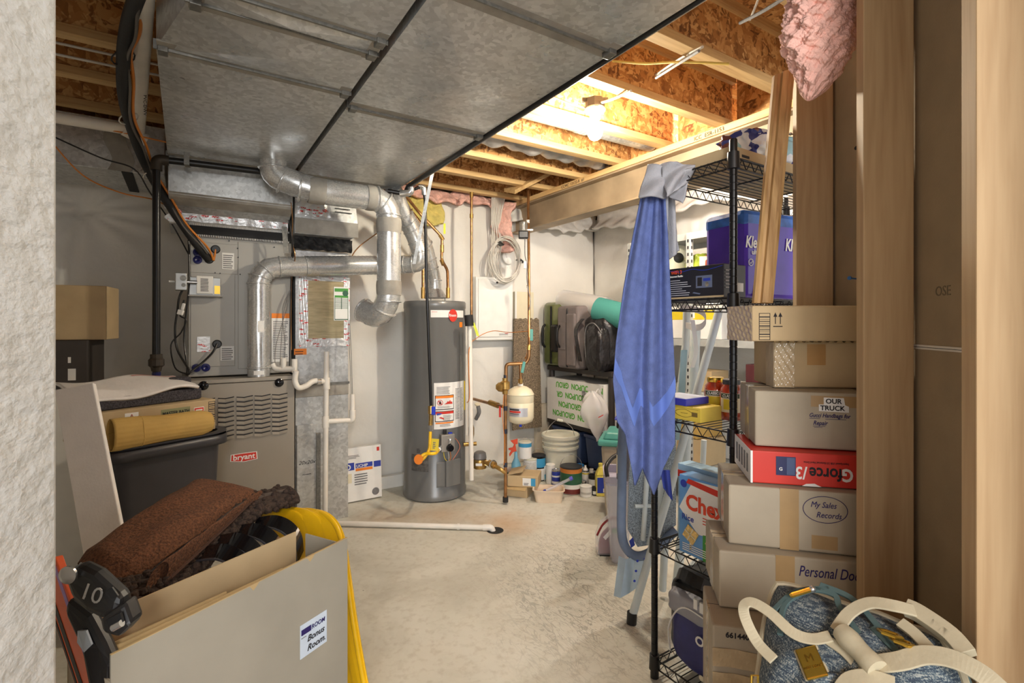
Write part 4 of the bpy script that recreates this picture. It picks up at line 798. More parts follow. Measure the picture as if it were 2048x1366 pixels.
# cans; heights given by pixels
can_('paint_can', 'large paint can with orange drips and green label beside the yellow jug', 'paint can', 1142, 991, 43, 930, CHROME, lid=mat('dark_lid', (40, 42, 48), .4), bail=1.3,
     bandm=[(.80, .97, mat('orange_drip', (196, 120, 50), .6), -2, 2), (.38, .80, DGREEN, -2, 2), (.22, .38, PAPER, -2, 2), (.04, .22, mat('maroon', (110, 40, 34), .5), -2, 2)])
tt, c, r, hh = can_('paint_can', 'small blue labelled can between the white tub and the large green can', 'paint can', 1112, 975, 17, 939, BLUE, bandm=[(.2, .35, PAPER, -2, 2), (.6, .7, PAPER, -2, 2)])
can_('plaster_tub', 'white plastic tub with lid in front of the large bucket', 'tub', 1084, 962, 22, 930, PAPER, lid=LID, bandm=[(.55, .8, mat('pale_green', (180, 200, 130), .5), -.6, 0), (.1, .45, mat('pale_blue', (120, 180, 205), .5), -.2, .8)])
can_('plaster_tub', 'plain white tub squeezed behind the small blue can', 'tub', 1101, 974, 18, 936, PAPER, lid=LID, z=4.3, h0=0)
can_('paint_can', 'short wide can with a green band behind the cartons', 'paint can', 1033, 950, 37, 918, mat('grey_print', (190, 188, 182), .5), z=4.25, lid=mat('pinkish_lid', (196, 176, 168), .4, var=.2), bandm=[(.72, .86, DGREEN, -2, 2), (.2, .45, INK, .1, .5)])
tt, c, r, hh = can_('paint_can', 'plain white labelled can carrying a smaller blue can', 'paint can', 1060, 960, 27, 914, PAPER, z=4.35, lid=BW, bandm=[(.1, .9, mat('pale_grey_print', (205, 203, 198), .6, var=.1, vs=90), -1, 1)])
hstack = hh+.004
can_('paint_can', 'small can with a blue top band resting on a white labelled can', 'paint can', 1050, 648+(HC-hstack)/4.35*FP, 26, 883, PAPER, z=4.35, h0=hstack, lid=BW, bail=.9, bandm=[(.72, .98, mat('sky_blue', (60, 150, 196), .5), -2, 2), (.08, .68, PAPER, -2, 2)])
can_('paint_can', 'black topped can with a round blue mark behind the white tub', 'paint can', 1077, 950, 28, 900, mat('gloss_black'), z=4.4, lid=mat('dark_lid'), bail=1.2, bandm=[(.55, .9, mat('sky_blue'), -1.4, 1.4), (.05, .5, PAPER, -.2, 1.4)])
can_('small_tin', 'small shiny tin standing behind the large green can', 'tin', 1140, 938, 19, 915, CHROME, z=4.3)
can_('tub', 'pale tub with a bright blue lid behind the dark capped bottle', 'tub', 1159, 940, 18, 917, PAPER, z=4.5, lid=mat('bright_blue', (44, 130, 200), .4))
can_('small_tin', 'dark brown tin behind the spray can', 'tin', 1166, 935, 13, 923, mat('brown_tin', (84, 66, 54), .4), z=4.2)
tt, c, r, hh = can_('spray_can', 'grey white spray can with pointed cap beside the yellow jug', 'spray can', 1171, 972, 15, 940, PAPER, lid=CHROME, bandm=[(.78, .86, YELP, -2, 2)])
obj('nozzle', G().lathe([(r*.7, hh), (r*.5, hh+.015), (.008, hh+.025), (.008, hh+.04), (0, hh+.04)], c, 16), PAPER, tt, smooth=True)
tt, c, r, hh = can_('bottle', 'squat white bottle with a stopper behind two black topped jars', 'bottle', 1183, 940, 27, 922, BW, z=4.35); obj('stopper', G().cyl(c+V((0, 0, hh)), c+V((0, 0, hh+.03)), .018), WHITE, tt, smooth=True)
tt, c, r, hh = can_('jar', 'black lidded white jar, upper of the two beside the jug', 'jar', 1186, 958, 18, 930, PAPER, z=4.15, lid=BLACK, bandm=[(.75, 1.0, BLACK, -3.2, 3.2)])
can_('jar', 'dark jar below the black lidded white jar', 'jar', 1187, 977, 17, 955, mat('dark_glass', (44, 44, 48), .2), lid=BLACK, bandm=[(.25, .8, GREYINK, -1, 1)])
can_('jar', 'small dark jar right of the white lidded pot', 'jar', 1189, 992, 13, 974, mat('dark_glass'), lid=BLACK, bandm=[(.2, .6, PAPER, -.5, .5)])
can_('jar', 'white lidded pot standing in front of the spray can', 'jar', 1172, 996, 23, 971, PAPER, lid=LID, bandm=[(.3, .5, mat('grey_print'), -1, 1)])
# yellow jug
p = P(1202, 648, 4.0); p.z = 0; t = thing('jug', p, 'yellow plastic jug with a blue label beside the grey bin', 'jug')
Mj = F(p, -33); obj('body', G(Mj).hexa([(-.042, -.04, 0), (.042, -.04, 0), (.042, .05, 0), (-.042, .05, 0)], [(-.042, -.04, .16), (.042, -.04, .16), (.042, .05, .16), (-.042, .05, .16)]).hexa([(-.042, -.04, .16), (.042, -.04, .16), (.042, .05, .16), (-.042, .05, .16)], [(-.012, -.02, .235), (.03, -.02, .235), (.03, .02, .235), (-.012, .02, .235)]), mat('pale_yellow', (222, 206, 96), .4), t, bevel=.01)
obj('cap', G().cyl(p+V((0, 0, .235)), p+V((0, 0, .25)), .02), mat('pale_yellow'), t); plate(Mj, -.036, .03, .072, .12, BLUE, t, 'label', .002, y=-.04); plate(Mj, .01, .035, .02, .03, PAPER, t, 'label_square', .003, y=-.04)
# spray trigger (orange)
p = P(1028, 900, 4.15); t = thing('spray_bottle', P(1030, 648, 4.2)-V((0, 0, HC)), 'bottle with orange trigger sprayer head behind the copper leg', 'spray bottle')
Mo = F(p, -33); obj('trigger_head', G(Mo).prism([(-.03, 0, .075), (.03, 0, .09), (.03, 0, .05), (.012, 0, .045), (.02, 0, -.01), (-.01, 0, -.02), (-.035, 0, -.055), (-.04, 0, -.035), (-.022, 0, -.005), (-.045, 0, .0), (-.045, 0, .012), (-.01, 0, .02), (.0, 0, .045)], (0, .02, 0)), mat('orange_red_plastic', (220, 72, 34), .4), t, bevel=.003)
bb = P(1032, 648, 4.17); bb.z = 0; obj('bottle_body', G().lathe([(.035, 0), (.038, .01), (.038, .20), (.015, .25), (.012, .30)], bb, 20), mat('pale_blue'), t, smooth=True)
# two flat cartons
p = P(1013, 648, 3.98); p.z = 0; Mc = F(p, -52)
t, b_ = carton('small_carton', 'lower flat cardboard carton beside the copper leg', 'box', Mc, .17, .24, .085, CARD); obj('open_flap', G(Mc @ T((.0, .0, .085)) @ Matrix.Rotation(radians(20), 4, 'X')).box(.0, -.05, 0, .17, 0, .003), CARDIN, t)
Mc = F(p+V((-.01, -.03, .087)), -44); t, b_ = carton('small_carton', 'upper flat cardboard carton with a blue and white sticker', 'box', Mc @ T((0, 0, 0)), .24, .19, .085, CARD)
plate(Mc, .12, .012, .10, .058, PAPER, t, 'sticker', .0015); plate(Mc, .185, .012, .035, .058, mat('sky_blue'), t, 'sticker_band', .002); lines(Mc, .13, .018, .04, .02, 2, INK, t, t=.002); obj('raised_flap', G(Mc @ T((.0, .0, .085)) @ Matrix.Rotation(radians(-14), 4, 'Y')).box(.0, 0, 0, .12, .19, .003), CARD, t)
# paint tray
p = PF(1097, 1008); Mt = F(p+V((0, 0, 0)), -38); t = thing('paint_tub', p, 'tan rectangular plastic tub with a paint brush in it', 'tub')
TB = mat('tan_tub', (222, 202, 178), .5, var=.05); g = G(Mt)
def rr_(w_, d, r, n=5): return [(sx*(w_/2-r)+r*cos(a_), sy*(d/2-r)+r*sin(a_)) for (sx, sy, a0) in ((1, 1, 0), (-1, 1, pi/2), (-1, -1, pi), (1, -1, 3*pi/2)) for a_ in [a0+pi/2*k/n for k in range(n+1)]]
def tubshape(M, w_, d, h, wt, m, par, name='tub_body', th=.004, rim=.008, r=.03, base=0):
    a_ = rr_(w_*wt, d*wt, r); b2 = rr_(w_, d, r); c2 = rr_(w_+2*rim, d+2*rim, r+rim); e2 = rr_(w_*wt-2*th, d*wt-2*th, r); f2 = rr_(w_-2*th, d-2*th, r); n = len(a_)
    lv = [[(x, y, 0) for x, y in a_], [(x, y, h) for x, y in b2], [(x, y, h) for x, y in c2], [(x, y, h+th) for x, y in c2], [(x, y, h+th) for x, y in f2], [(x, y, th*2) for x, y in e2]]
    vs = [p_ for l in lv for p_ in l]; fs = [(i*n+j, i*n+(j+1) % n, (i+1)*n+(j+1) % n, (i+1)*n+j) for i in range(5) for j in range(n)]+[tuple(range(n))[::-1], tuple(range(5*n, 6*n))]
    return obj(name, G(M).add(vs, fs), m, par, smooth=True, ang=35)
tubshape(Mt @ T((.0, .08, 0)), .23, .15, .09, .85, TB, t)
t = thing('paint_brush', p+V((0, 0, .09)), 'clear handled brush with blue tips lying across the tan tub', 'brush')
a = Mt @ V((-.02, .06, .08)); b_ = Mt @ V((.16, .10, .16)); obj('handle', G().cyl(a, b_, .012), CLEAR, t, smooth=True); obj('tip', G().cyl(b_, b_+(b_-a)*.12, .015), mat('violet_plastic', (90, 86, 200), .4), t, smooth=True); obj('ferrule', G().cyl(a, a-(b_-a)*.1, .013), BLUE, t)
# grey bin with teal lid
p = PF(1222, 1030); p = P(1238, 648, 3.55); p.z = 0; Mb = F(p, -50); t = thing('storage_bin', p, 'grey plastic bin with a teal moulded lid', 'bin')
obj('body', G(Mb).hexa([(-.08, -.1, 0), (.16, -.1, 0), (.16, .14, 0), (-.08, .14, 0)], [(-.11, -.13, .52), (.19, -.13, .52), (.19, .17, .52), (-.11, .17, .52)]), mat('warm_grey_bin', (160, 148, 132), .5), t, bevel=.02)
obj('lid', G(Mb).box(-.13, -.15, .52, .21, .19, .56).hexa([(-.10, -.12, .56), (.02, -.12, .56), (.02, .15, .56), (-.10, .15, .56)], [(-.08, -.10, .61), (.01, -.10, .61), (.01, .13, .61), (-.08, .13, .61)]).hexa([(.05, -.12, .56), (.18, -.12, .56), (.18, .15, .56), (.05, .15, .56)], [(.06, -.10, .60), (.17, -.10, .60), (.17, .13, .60), (.06, .13, .60)]), TEAL, t, bevel=.012)
c = Mb @ V((.09, .02, .602)); t = thing('wipes_canister', c, 'white canister with printed pictures standing on the teal lid', 'canister')
obj('body', G().lathe([(.046, 0), (.048, .004), (.05, .12), (0, .12)], c, 28), PAPER, t, smooth=True); obj('lid', G().lathe([(.054, .12), (.056, .125), (.056, .135), (.05, .145), (0, .145)], c, 28), WHITE, t, smooth=True)
cc = atan2(-c.y, -c.x)
for a_ in (-.6, .1, .8):
    for z_ in (.02, .06): obj('picture', G().lathe([(.0505, z_), (.0508, z_+.03)], c, 6, None, cc+a_-.22, cc+a_+.22), GREYINK, t)
# clear bin and pitcher stack at the bin's front
p = P(1240, 648, 2.95); p.z = 0
t = thing('clear_pitcher', p+V((0, 0, 0)), 'clear grey plastic container with lid standing by the dustpan', 'container')
cp = P(1238, 648, 2.9); 
tubshape(F(V((cp.x, cp.y, 0)), -40), .16, .16, .46, .62, CLEAR, t, 'container_body'); tubshape(F(V((cp.x, cp.y, .46)), -40, 8), .165, .165, .05, 1.0, mat('lilac_lid', (190, 184, 200), .3, alpha=.85), t, 'lid'); obj('black_handle', G(F(V((cp.x, cp.y, .50)), -40)).tube(sm([(-.07, -.09, 0), (-.075, -.06, .05), (-.03, 0, .09), (.03, .03, .10)], 5), .012), BLACK, t, smooth=True)
t = thing('cleaner_bottle', P(1243, 648, 2.75)-V((0, 0, HC-.5)), 'dark bottle with a white label hanging beside the towel', 'bottle')
cp = P(1246, 960, 2.75); obj('body', G().lathe([(.03, 0), (.035, .01), (.036, .17), (.02, .22), (.012, .24), (.012, .28), (0, .28)], cp, 20), mat('smoky_bottle', (88, 84, 96), .25, alpha=.85), t, smooth=True); cc = atan2(-cp.y, -cp.x); obj('label', G().lathe([(.0375, .04), (.0375, .14)], cp, 12, None, cc-1.2, cc+.4), CREAM, t)
obj('trigger', G(F(cp+V((0, 0, .28)), -40)).box(-.035, -.012, 0, .015, .012, .035), BLACK, t, bevel=.006)
# red dustpan set in clear bag
p = PF(1222, 1108); Md = F(p, -36); t = thing('dust_container', p, 'clear package holding a red plastic dustpan near the folded ironing board', 'package')
arc = lambda r, n=12, h=.0: [(r*cos(a_)+.02, 0, r*sin(a_)*1.25+h) for a_ in [pi-j*pi/n*.62 for j in range(n+1)]]
RD = mat('maroon_plastic', (132, 30, 34), .3); pts = [(-.07, 0, .01), (.07, 0, .01), (.07, 0, .13), (.03, 0, .155), (-.02, 0, .14), (-.055, 0, .10), (-.07, 0, .05)]
obj('dustpan', G(Md).prism(pts, (0, .05, 0)), RD, t, bevel=.012); obj('dustpan_front', G(Md).prism([(-.07, -.02, .005), (.07, -.02, .005), (.065, -.02, .05), (0, -.02, .065), (-.062, -.02, .055)], (0, .02, 0)), RD, t, bevel=.008)
obj('shell', G(Md).prism([(-.085, -.03, 0), (.085, -.03, 0), (.085, -.03, .22), (.0, -.03, .215), (-.06, -.03, .17), (-.085, -.03, .10)], (0, .11, 0)), CLEAR, t, bevel=.015); obj('hoop', G(Md).tube(sm([(-.085, -.03, .12), (-.05, -.03, .185), (.0, -.03, .22), (.07, -.03, .225)], 5), .006), RD, t, smooth=True)
obj('label', G(Md).prism([(-.05, -.032, .11), (-.01, -.032, .155), (.0, -.032, .135), (-.035, -.032, .095)], (0, .001, 0)), PAPER, t); obj('green_strip', G(Md).prism([(.0, -.033, .16), (.06, -.033, .165), (.06, -.033, .14), (.005, -.033, .135)], (0, .001, 0)), GREEN, t); plate(Md, -.07, 0, .14, .008, BLACK, t, 'base_strip', y=-.032)

# ======================= PLASTIC SHELF WITH LUGGAGE =======================
BRN = mat('dark_brown_plastic', (52, 46, 44), .45, var=.05)
t = thing('plastic_shelving', (3.2, 3.6, 0), 'low dark plastic shelving unit under the suitcases', 'shelf')
x0, x1, y0, y1 = 3.0, 3.42, 3.12, 4.02
for z in (.06, .43, .945): obj('shelf_board', G().box(x0, y0, z-.045, x1, y1, z), BRN, t, bevel=.006)
for x in (x0+.035, x1-.035):
    for y in (y0+.035, y1-.035): obj('post', G().cyl((x, y, 0), (x, y, .93), .028), BRN, t, smooth=True)
SX = 3.0
def suitcase(name, lab, cat, M, w_, d, h, m, bev): t = thing(name, M.translation.copy(), lab, cat); b_ = obj('shell', G(M).box(0, 0, 0, w_, d, h), m, t, bevel=bev); b_.modifiers[-1].segments = 5; b_.data.shade_smooth(); return t, b_
# frames: x to the right along the front (-Y direction), y into shelf (+X)
ML = lambda X_, Y_, z=.945: Matrix.Translation((X_, Y_, z)) @ Matrix.Rotation(-pi/2, 4, 'Z')
OL = mat('olive_shell', (104, 112, 66), .25, coat=.5, var=.05)
M = ML(2.97, 4.06); t, b_ = suitcase('suitcase', 'shiny olive green hard suitcase at the left end of the shelf', 'suitcase', M @ T((0, .0, 0)), .30, .42, .62, OL, .05)
obj('zip_band', G(M).tube([(x, y, z) for x, y, z in [(.15, -.004, .03), (.15, -.004, .57), (.15, .404, .57), (.15, .404, .03)]], .011, 8, closed=True), BLACK, t); obj('side_handle', G(M).tube(sm([(.05, 0, .18), (.05, -.03, .22), (.05, -.03, .36), (.05, 0, .40)], 4), .012), BLACK, t, smooth=True)
M = ML(2.91, 3.75); GC = mat('grey_luggage_fabric', (122, 112, 110), .9, var=.06, bump=.3, bs=200); t, b_ = suitcase('suitcase', 'grey fabric suitcase with black piping in the middle of the shelf', 'suitcase', M, .30, .36, .57, GC, .03)
for x in (.155,): obj('piping', G(M).tube(bend([(x, -.003, .02), (x, -.003, .555), (x, .363, .555), (x, .363, .02), (x, -.003, .02)], .04), .008, 8), BLACK, t, smooth=True)
obj('side_handle', G(M).tube(sm([(.055, 0, .19), (.055, -.035, .23), (.055, -.035, .35), (.055, 0, .39)], 4), .012), BLACK, t, smooth=True)
obj('front_panel', G(M).box(.03, -.008, .17, .13, 0, .42), GC, t, bevel=.006); obj('front_pocket', G(M).box(.17, -.03, .03, .29, .0, .50), GC, t, bevel=.02)
# side wheel pocket
M2 = ML(2.92, 3.84); tag(obj('accessory_pouch', G(M2).box(.0, -.02, .14, .09, .04, .40), BLACK, bevel=.02), 'small black pouch squeezed between the green and grey suitcases', 'pouch')
BN = mat('black_nylon', (34, 31, 33), .35, var=.15, bump=.8, bs=14, bd=.02)
M = ML(2.94, 3.42); t = thing('backpack', M.translation.copy(), 'crumpled black backpack at the right end of the plastic shelf', 'backpack')
def blob(M, c, s, amp, fr, n=24, e=.5):
    g = G(M); sg = lambda v, e_: math.copysign(abs(v)**e_, v)
    def fn(u, v):
        a_ = 2*pi*u; b2 = pi*(v-.5); x = sg(cos(b2), e)*sg(cos(a_), e); y = sg(cos(b2), e)*sg(sin(a_), e); z = sg(sin(b2), e)
        k = 1+amp*(sin(x*fr+z*fr*1.3)+sin(y*fr*1.7+z*fr)+sin((x+y)*fr*2.1-z*fr*.6)*.6)
        return (c[0]+s[0]*x*k, c[1]+s[1]*y*k, c[2]+s[2]*z*k)
    return g.grid(fn, n*2, n)
obj('main_bag', blob(M, (.14, .2, .25), (.17, .2, .25), .03, 5), BN, t, smooth=True, ang=80); obj('front_pocket', blob(M, (.22, -.02, .2), (.10, .07, .19), .03, 6), BN, t, smooth=True, ang=80)
obj('strap', G(M).ribbon(sm([(.03, -.02, .45), (.02, -.09, .36), (.05, -.10, .22), (.02, -.04, .08)], 5), (.04, 0, .0), .006), BN, t); obj('zip', G(M).tube(sm([(.13, -.07, .08), (.125, -.08, .25), (.15, -.085, .38), (.24, -.08, .41), (.31, -.06, .33)], 5), .004, 6), GREYINK, t, smooth=True)
# rolled mats on top
t = thing('rolled_mat', (3.2, 3.5, 1.5), 'beige woven roll wrapped in film lying on top of the suitcases', 'roll')
a = P(1125, 600, 4.9); b_ = P(1215, 618, 4.5); obj('roll', G().tube([a, a.lerp(b_, .2), a.lerp(b_, .5), a.lerp(b_, .8), b_], [.06, .085, .09, .09, .088], 20), stripes('beige_weave', (190, 176, 150), (214, 204, 182), 60, 1), t, smooth=True); obj('film', G().tube([a-(b_-a)*.08, a, b_], [.03, .10, .105], 16), FILM, t, smooth=True)
c = P(1270, 640, 4.2); tag(obj('rolled_mat', G().tube([P(1195, 618, 4.42), c.lerp(P(1195, 618, 4.42), .5), c], [.105, .11, .11], 20), stripes('teal_weave', (50, 130, 122), (84, 158, 148), 70, 1), smooth=True), 'teal woven roll lying beside the beige roll', 'roll')
# printed mailer box upside down
M = ML(2.97, 3.98, .432) ; t, b_ = carton('printed_carton', 'white box printed with rows of green upside down words', 'box', M, .80, .36, .40, PAPER)
gm = mat('lime_print', (92, 178, 58), .6)
for i, z in enumerate((.10, .19, .28, .37)):
    s_ = 'GROUPON  GROUPON  GROUPON'
    text(s_[i*2:i*2+16], M @ T((.79, -.001, z)) @ FRONT @ Matrix.Rotation(pi, 4, 'Z') @ T((.0, .0, 0)), .072, gm, t, bold=.03, sx=.92)
plate(M, .60, .22, .17, .17, PAPER, t, 'sticker', .003); lines(M, .52, .23, .05, .1, 8, INK, t, t=.003, rag=0)
t = thing('grocery_bag', P(1190, 860, 4.15), 'translucent white plastic bag with red print hanging on the shelf front', 'bag')
cB = P(1190, 825, 4.2)
def bagf(u, v):
    th = 2*pi*u; k = (.03+.30*sin(pi*min(1, v*1.08))**.8*(1-.55*v))*.42
    return cB+R*(k*cos(th)*(1+.12*sin(th*5+v*9))+.05*(v-.5))+D*(k*.6*sin(th)*(1+.15*sin(th*4)))+V((0, 0, .17-.40*v+.012*sin(th*3)))
obj('bag_body', G().grid(bagf, 40, 24), FILM, t, smooth=True, ang=80); obj('bag_handle', G().tube(sm([cB+V((0, 0, .15)), cB+V((.05, 0, .17)), V((2.99, cB.y, .435)), V((3.03, cB.y, .44))], 4), .006), FILM, t, smooth=True); obj('red_print', G(F(cB-D*.09+V((0, 0, -.03)), -33)).prism([(.01, 0, 0), (.05, 0, .02), (.055, 0, .03), (.015, 0, .01)], (0, .002, 0)), RED, t)
BT = mat('blue_grey_tote', (70, 86, 124), .35, var=.05)
M = ML(2.96, 3.98, 0.0); 
for i, (yy, w_, lab) in enumerate(((3.98, .44, 'blue plastic tote under the shelf behind the large bucket'), (3.50, .40, 'blue plastic tote under the shelf behind the teal lidded bin'))):
    M = ML(3.02, yy, .062); t = thing('storage_tote', M.translation.copy(), lab, 'tote')
    obj('body', G(M).hexa([(.03, .03, 0), (w_-.03, .03, 0), (w_-.03, .33, 0), (.03, .33, 0)], [(.01, .01, .27), (w_-.01, .01, .27), (w_-.01, .35, .27), (.01, .35, .27)]), BT, t, bevel=.01); obj('lid', G(M).box(0, 0, .27, w_, .36, .30), BT, t, bevel=.008)
# bits right of the printed box
M = ML(2.99, 3.10, .432)
p = P(1232, 800, 3.95); t, b_ = carton('blue_bin', 'violet blue plastic bin standing behind the towel edge', 'bin', F(V((p.x, p.y, 0)), -50), .2, .2, .60, mat('violet_bin', (86, 92, 190), .35), bev=.02)
obj('rim', G(F(V((p.x, p.y, .6)), -50)).box(-.01, -.01, 0, .21, .21, .02), mat('violet_bin'), t, bevel=.006)
p = V((p.x, p.y, .622))+R*.04; t = thing('chip_bag', p, 'white and blue snack bag standing on the violet bin', 'bag')
obj('bag_body', blob(F(p, -40), (.05, .08, .12), (.08, .05, .12), .02, 7), PAPER, t, smooth=True, ang=80); text('hot', F(p+V((0, 0, .06))-D*.0, -40) @ T((.0, .02, 0)) @ FRONT, .06, INK, t, shear=.3)
# ======================= BULB AND CEILING SERVICES =======================
bz = 2.75; bp = P(1190, 222, bz)
t = thing('ceiling_lampholder', bp, 'white porcelain lampholder on a grey box under the joists, bulb lit', 'lamp')
obj('electrical_box', G().lathe([(.05, 0), (.052, .002), (.052, .05), (0, .05)], bp+V((0, 0, .012)), 8), mat('grey_box', (92, 90, 86), .6), t)
obj('box_lug', G(F(bp+V((0, 0, .05)), -33)).box(-.07, -.01, 0, .07, .01, .02), MC['grey_box'], t)
obj('porcelain_base', G().lathe([(.0, .014), (.052, .014), (.056, .004), (.05, -.006), (.030, -.020), (.028, -.045), (0, -.045)], bp, 28), WHITE, t, smooth=True)
text('W', F(bp+V((-.012, 0, -.004))-D*.053, -33) @ FRONT, .02, INK, t)
blb = mat('lit_bulb', (255, 244, 222), .3, var=0, emit=1); blb.node_tree.nodes['Principled BSDF'].inputs['Emission Strength'].default_value = BULB_E
obj('bulb', G().lathe([(0, -.158), (.016, -.156), (.028, -.148), (.037, -.132), (.040, -.115), (.037, -.097), (.028, -.078), (.018, -.062), (.014, -.05), (.014, -.044)], bp, 28), blb, t, smooth=True)
cable('white cable feeding the lampholder from the left joist bay', [P(1105, 192, 2.8), P(1140, 207, 2.78), P(1180, 216, 2.78), P(1188, 205, 2.76)], .005, WIRE)
cable('white cable pair running from the lampholder to the next joist web', [P(1193, 208, 2.76), P(1225, 198, 2.6), P(1262, 182, 2.45)], .007, WIRE)
cable('stapled cable bundle passing through the joist web right of the lamp', [P(1312, 156, 2.45), P(1350, 132, 2.25), P(1398, 102, 2.02)], .006, GREYINK)
cable('second cable of the bundle through the joist web right of the lamp', [P(1312, 150, 2.47), P(1360, 118, 2.25), P(1405, 94, 2.02)], .006, WIRE)
cable('yellow cable strung across the joist bay right of the duct edge', [P(1225, 122, 2.35), P(1290, 127, 2.3), P(1360, 124, 2.2), P(1458, 128, 2.1)], .0055, mat('yellow_cable', (214, 186, 96), .5))
cable('grey cable bundle near the top of the frame beside the pink batt', [P(1480, 46, 1.85), P(1530, 20, 1.7), P(1590, -18, 1.55)], .006, GREYINK)
cable('thin white cable at the top edge above the pink batt', [P(1500, 40, 1.85), P(1520, -10, 1.75)], .004, WIRE)
yb = 2.42; t = thing('round_branch_duct', (2.3, yb, 2.6), 'round galvanised branch duct between the joists behind the bulb', 'duct')
obj('pipe', G().cyl((1.22, yb, 2.62), (2.70, yb, 2.62), .078, n=32), GALV, t, smooth=True)
for x in (2.05, 2.08, 2.11): obj('ring', G().tube([(x, yb, 2.62), (x+.012, yb, 2.62)], .083, 32), PIPE, t, smooth=True)
t = tag(obj('insulated_flex_duct', G().grid(lambda u, v: (1.24+1.45*u, 2.86+.10*cos(2*pi*v)*(1+.08*sin(u*60)+.1*sin(u*23+v*9)), 2.625+.10*sin(2*pi*v)*(1+.08*sin(u*60+1)+.1*sin(u*31+v*14))), 120, 24), mat('silver_jacket', (176, 172, 170), .3, .5, var=.15, vs=14, bump=.8, bs=30), smooth=True, ang=80), 'wrinkled silver flexible duct between the joists over the heater', 'duct')
# moulding leaning on the stack
a0 = P(1508, 606, 1.462); a1 = P(1546, 606, 1.462); b0 = P(1549, 150, 1.50); b1 = P(1590, 140, 1.50); dn = (a1-a0).cross(b0-a0).normalized(); dn = dn if dn.dot(D) > 0 else -dn
g = G(); prof = [(0, 0), (.12, -.006), (.14, 0), (.30, -.002), (.33, -.012), (.6, -.014), (.64, -.005), (.78, -.010), (.82, -.002), (1, 0), (1, .014), (0, .014)]
pa = [a0.lerp(a1, x)+dn*y for x, y in prof]; pb = [b0.lerp(b1, x)+dn*y for x, y in prof]; n = len(prof)
g.add(pa+pb, [tuple(range(n))[::-1], tuple(range(n, 2*n))]+[(i, (i+1) % n, n+(i+1) % n, n+i) for i in range(n)])
tag(obj('wood_moulding', g, STUDD), 'piece of stained grooved wood moulding leaning on the top carton', 'wood moulding')
for px, py, z_, m_, lab in ((1708, 556, 1.31, mat('blue_screw', (70, 120, 180), .4, .3), 'blue screw sticking out left of the middle stud'), (1722, 296, 1.30, INK, 'dark bent nail in the edge of the middle stud'), (1590, 268, 1.66, CHROME, 'small nail in the edge of the far stud')):
    a = P(px-10, py, z_-.0); b_ = P(px+8, py+2, z_+.01); tag(obj('screw', G().cyl(a, b_, .0022, n=8).cyl(a, a.lerp(b_, .12), .005, n=10), m_), lab, 'screw')
g = G(MW @ T((.13, .12+.0, 1.84))); g.box(-.004, -.01, 0, .006, -.003, .012)
tag(obj('drywall_anchor', G(MW @ T((.109, -.21, 1.795)) @ Matrix.Rotation(.6, 4, 'X')).box(-.001, 0, .003, .006, .006, .024).box(-.001, .006, -.022, .006, .012, .001), PAPER), 'white plastic anchor poking through the brown drywall', 'anchor')

# ======================= WIRE SHELF =======================
wx0, wx1, wy0, wy1 = 1.508, 2.42, 1.003, 1.335
t = thing('wire_shelving', ((wx0+wx1)/2, (wy0+wy1)/2, 0), 'tall black wire shelving unit with ringed posts', 'shelf')
SH = [.075, .52, .995, 1.438, 1.90]
for (x, y) in ((wx0, wy0), (wx0, wy1), (wx1, wy0), (wx1, wy1)):
    prof = [(0, 0), (.016, .0), (.016, .02), (.0125, .03)]
    z = .03
    while z < 1.92: prof += [(.0125, z), (.0112, z+.001), (.0112, z+.003), (.0125, z+.004)]; z += .0254
    prof += [(.0125, 1.95), (.011, 1.955), (0, 1.955)]
    o = obj('post', G().lathe(prof, (x, y, 0), 16), BLACKM, t, smooth=True)
    for s in SH: obj('collar', G().lathe([(.0125, -.045), (.021, -.043), (.0185, .012), (.0125, .014)], (x, y, s-.0), 18), BLACK, o, smooth=True)
for s in SH:
    g = G(); W_ = .0024
    for (ax, ay, bx, by) in ((wx0, wy0, wx1, wy0), (wx0, wy1, wx1, wy1), (wx0, wy0, wx0, wy1), (wx1, wy0, wx1, wy1)):
        a = V((ax, ay, s-.003)); b_ = V((bx, by, s-.003)); L = (b_-a).length; n = max(4, round(L/.047)); dz = V((0, 0, -.034))
        g.cyl(a, b_, .003, n=8); g.cyl(a+dz, b_+dz, .003, n=8)
        zz = []
        for i in range(n+1): zz += [a.lerp(b_, i/n)] if i % 1 == 0 else []; zz += [a.lerp(b_, (i+.5)/n)+dz] if i < n else []
        g.tube(zz, .002, 6)
    for k in range(12): y = wy0+.014+k*(wy1-wy0-.028)/11; g.cyl((wx0, y, s), (wx1, y, s), .0018, n=6)
    for k in (1, 2): x = wx0+(wx1-wx0)*k/3; g.cyl((x, wy0, s-.006), (x, wy1, s-.006), .003, n=6)
    obj('wire_deck', g, BLACKM, t)
MLW = lambda x, y, z: Matrix.Translation((x, y, z)) @ Matrix.Rotation(-pi/2, 4, 'Z')
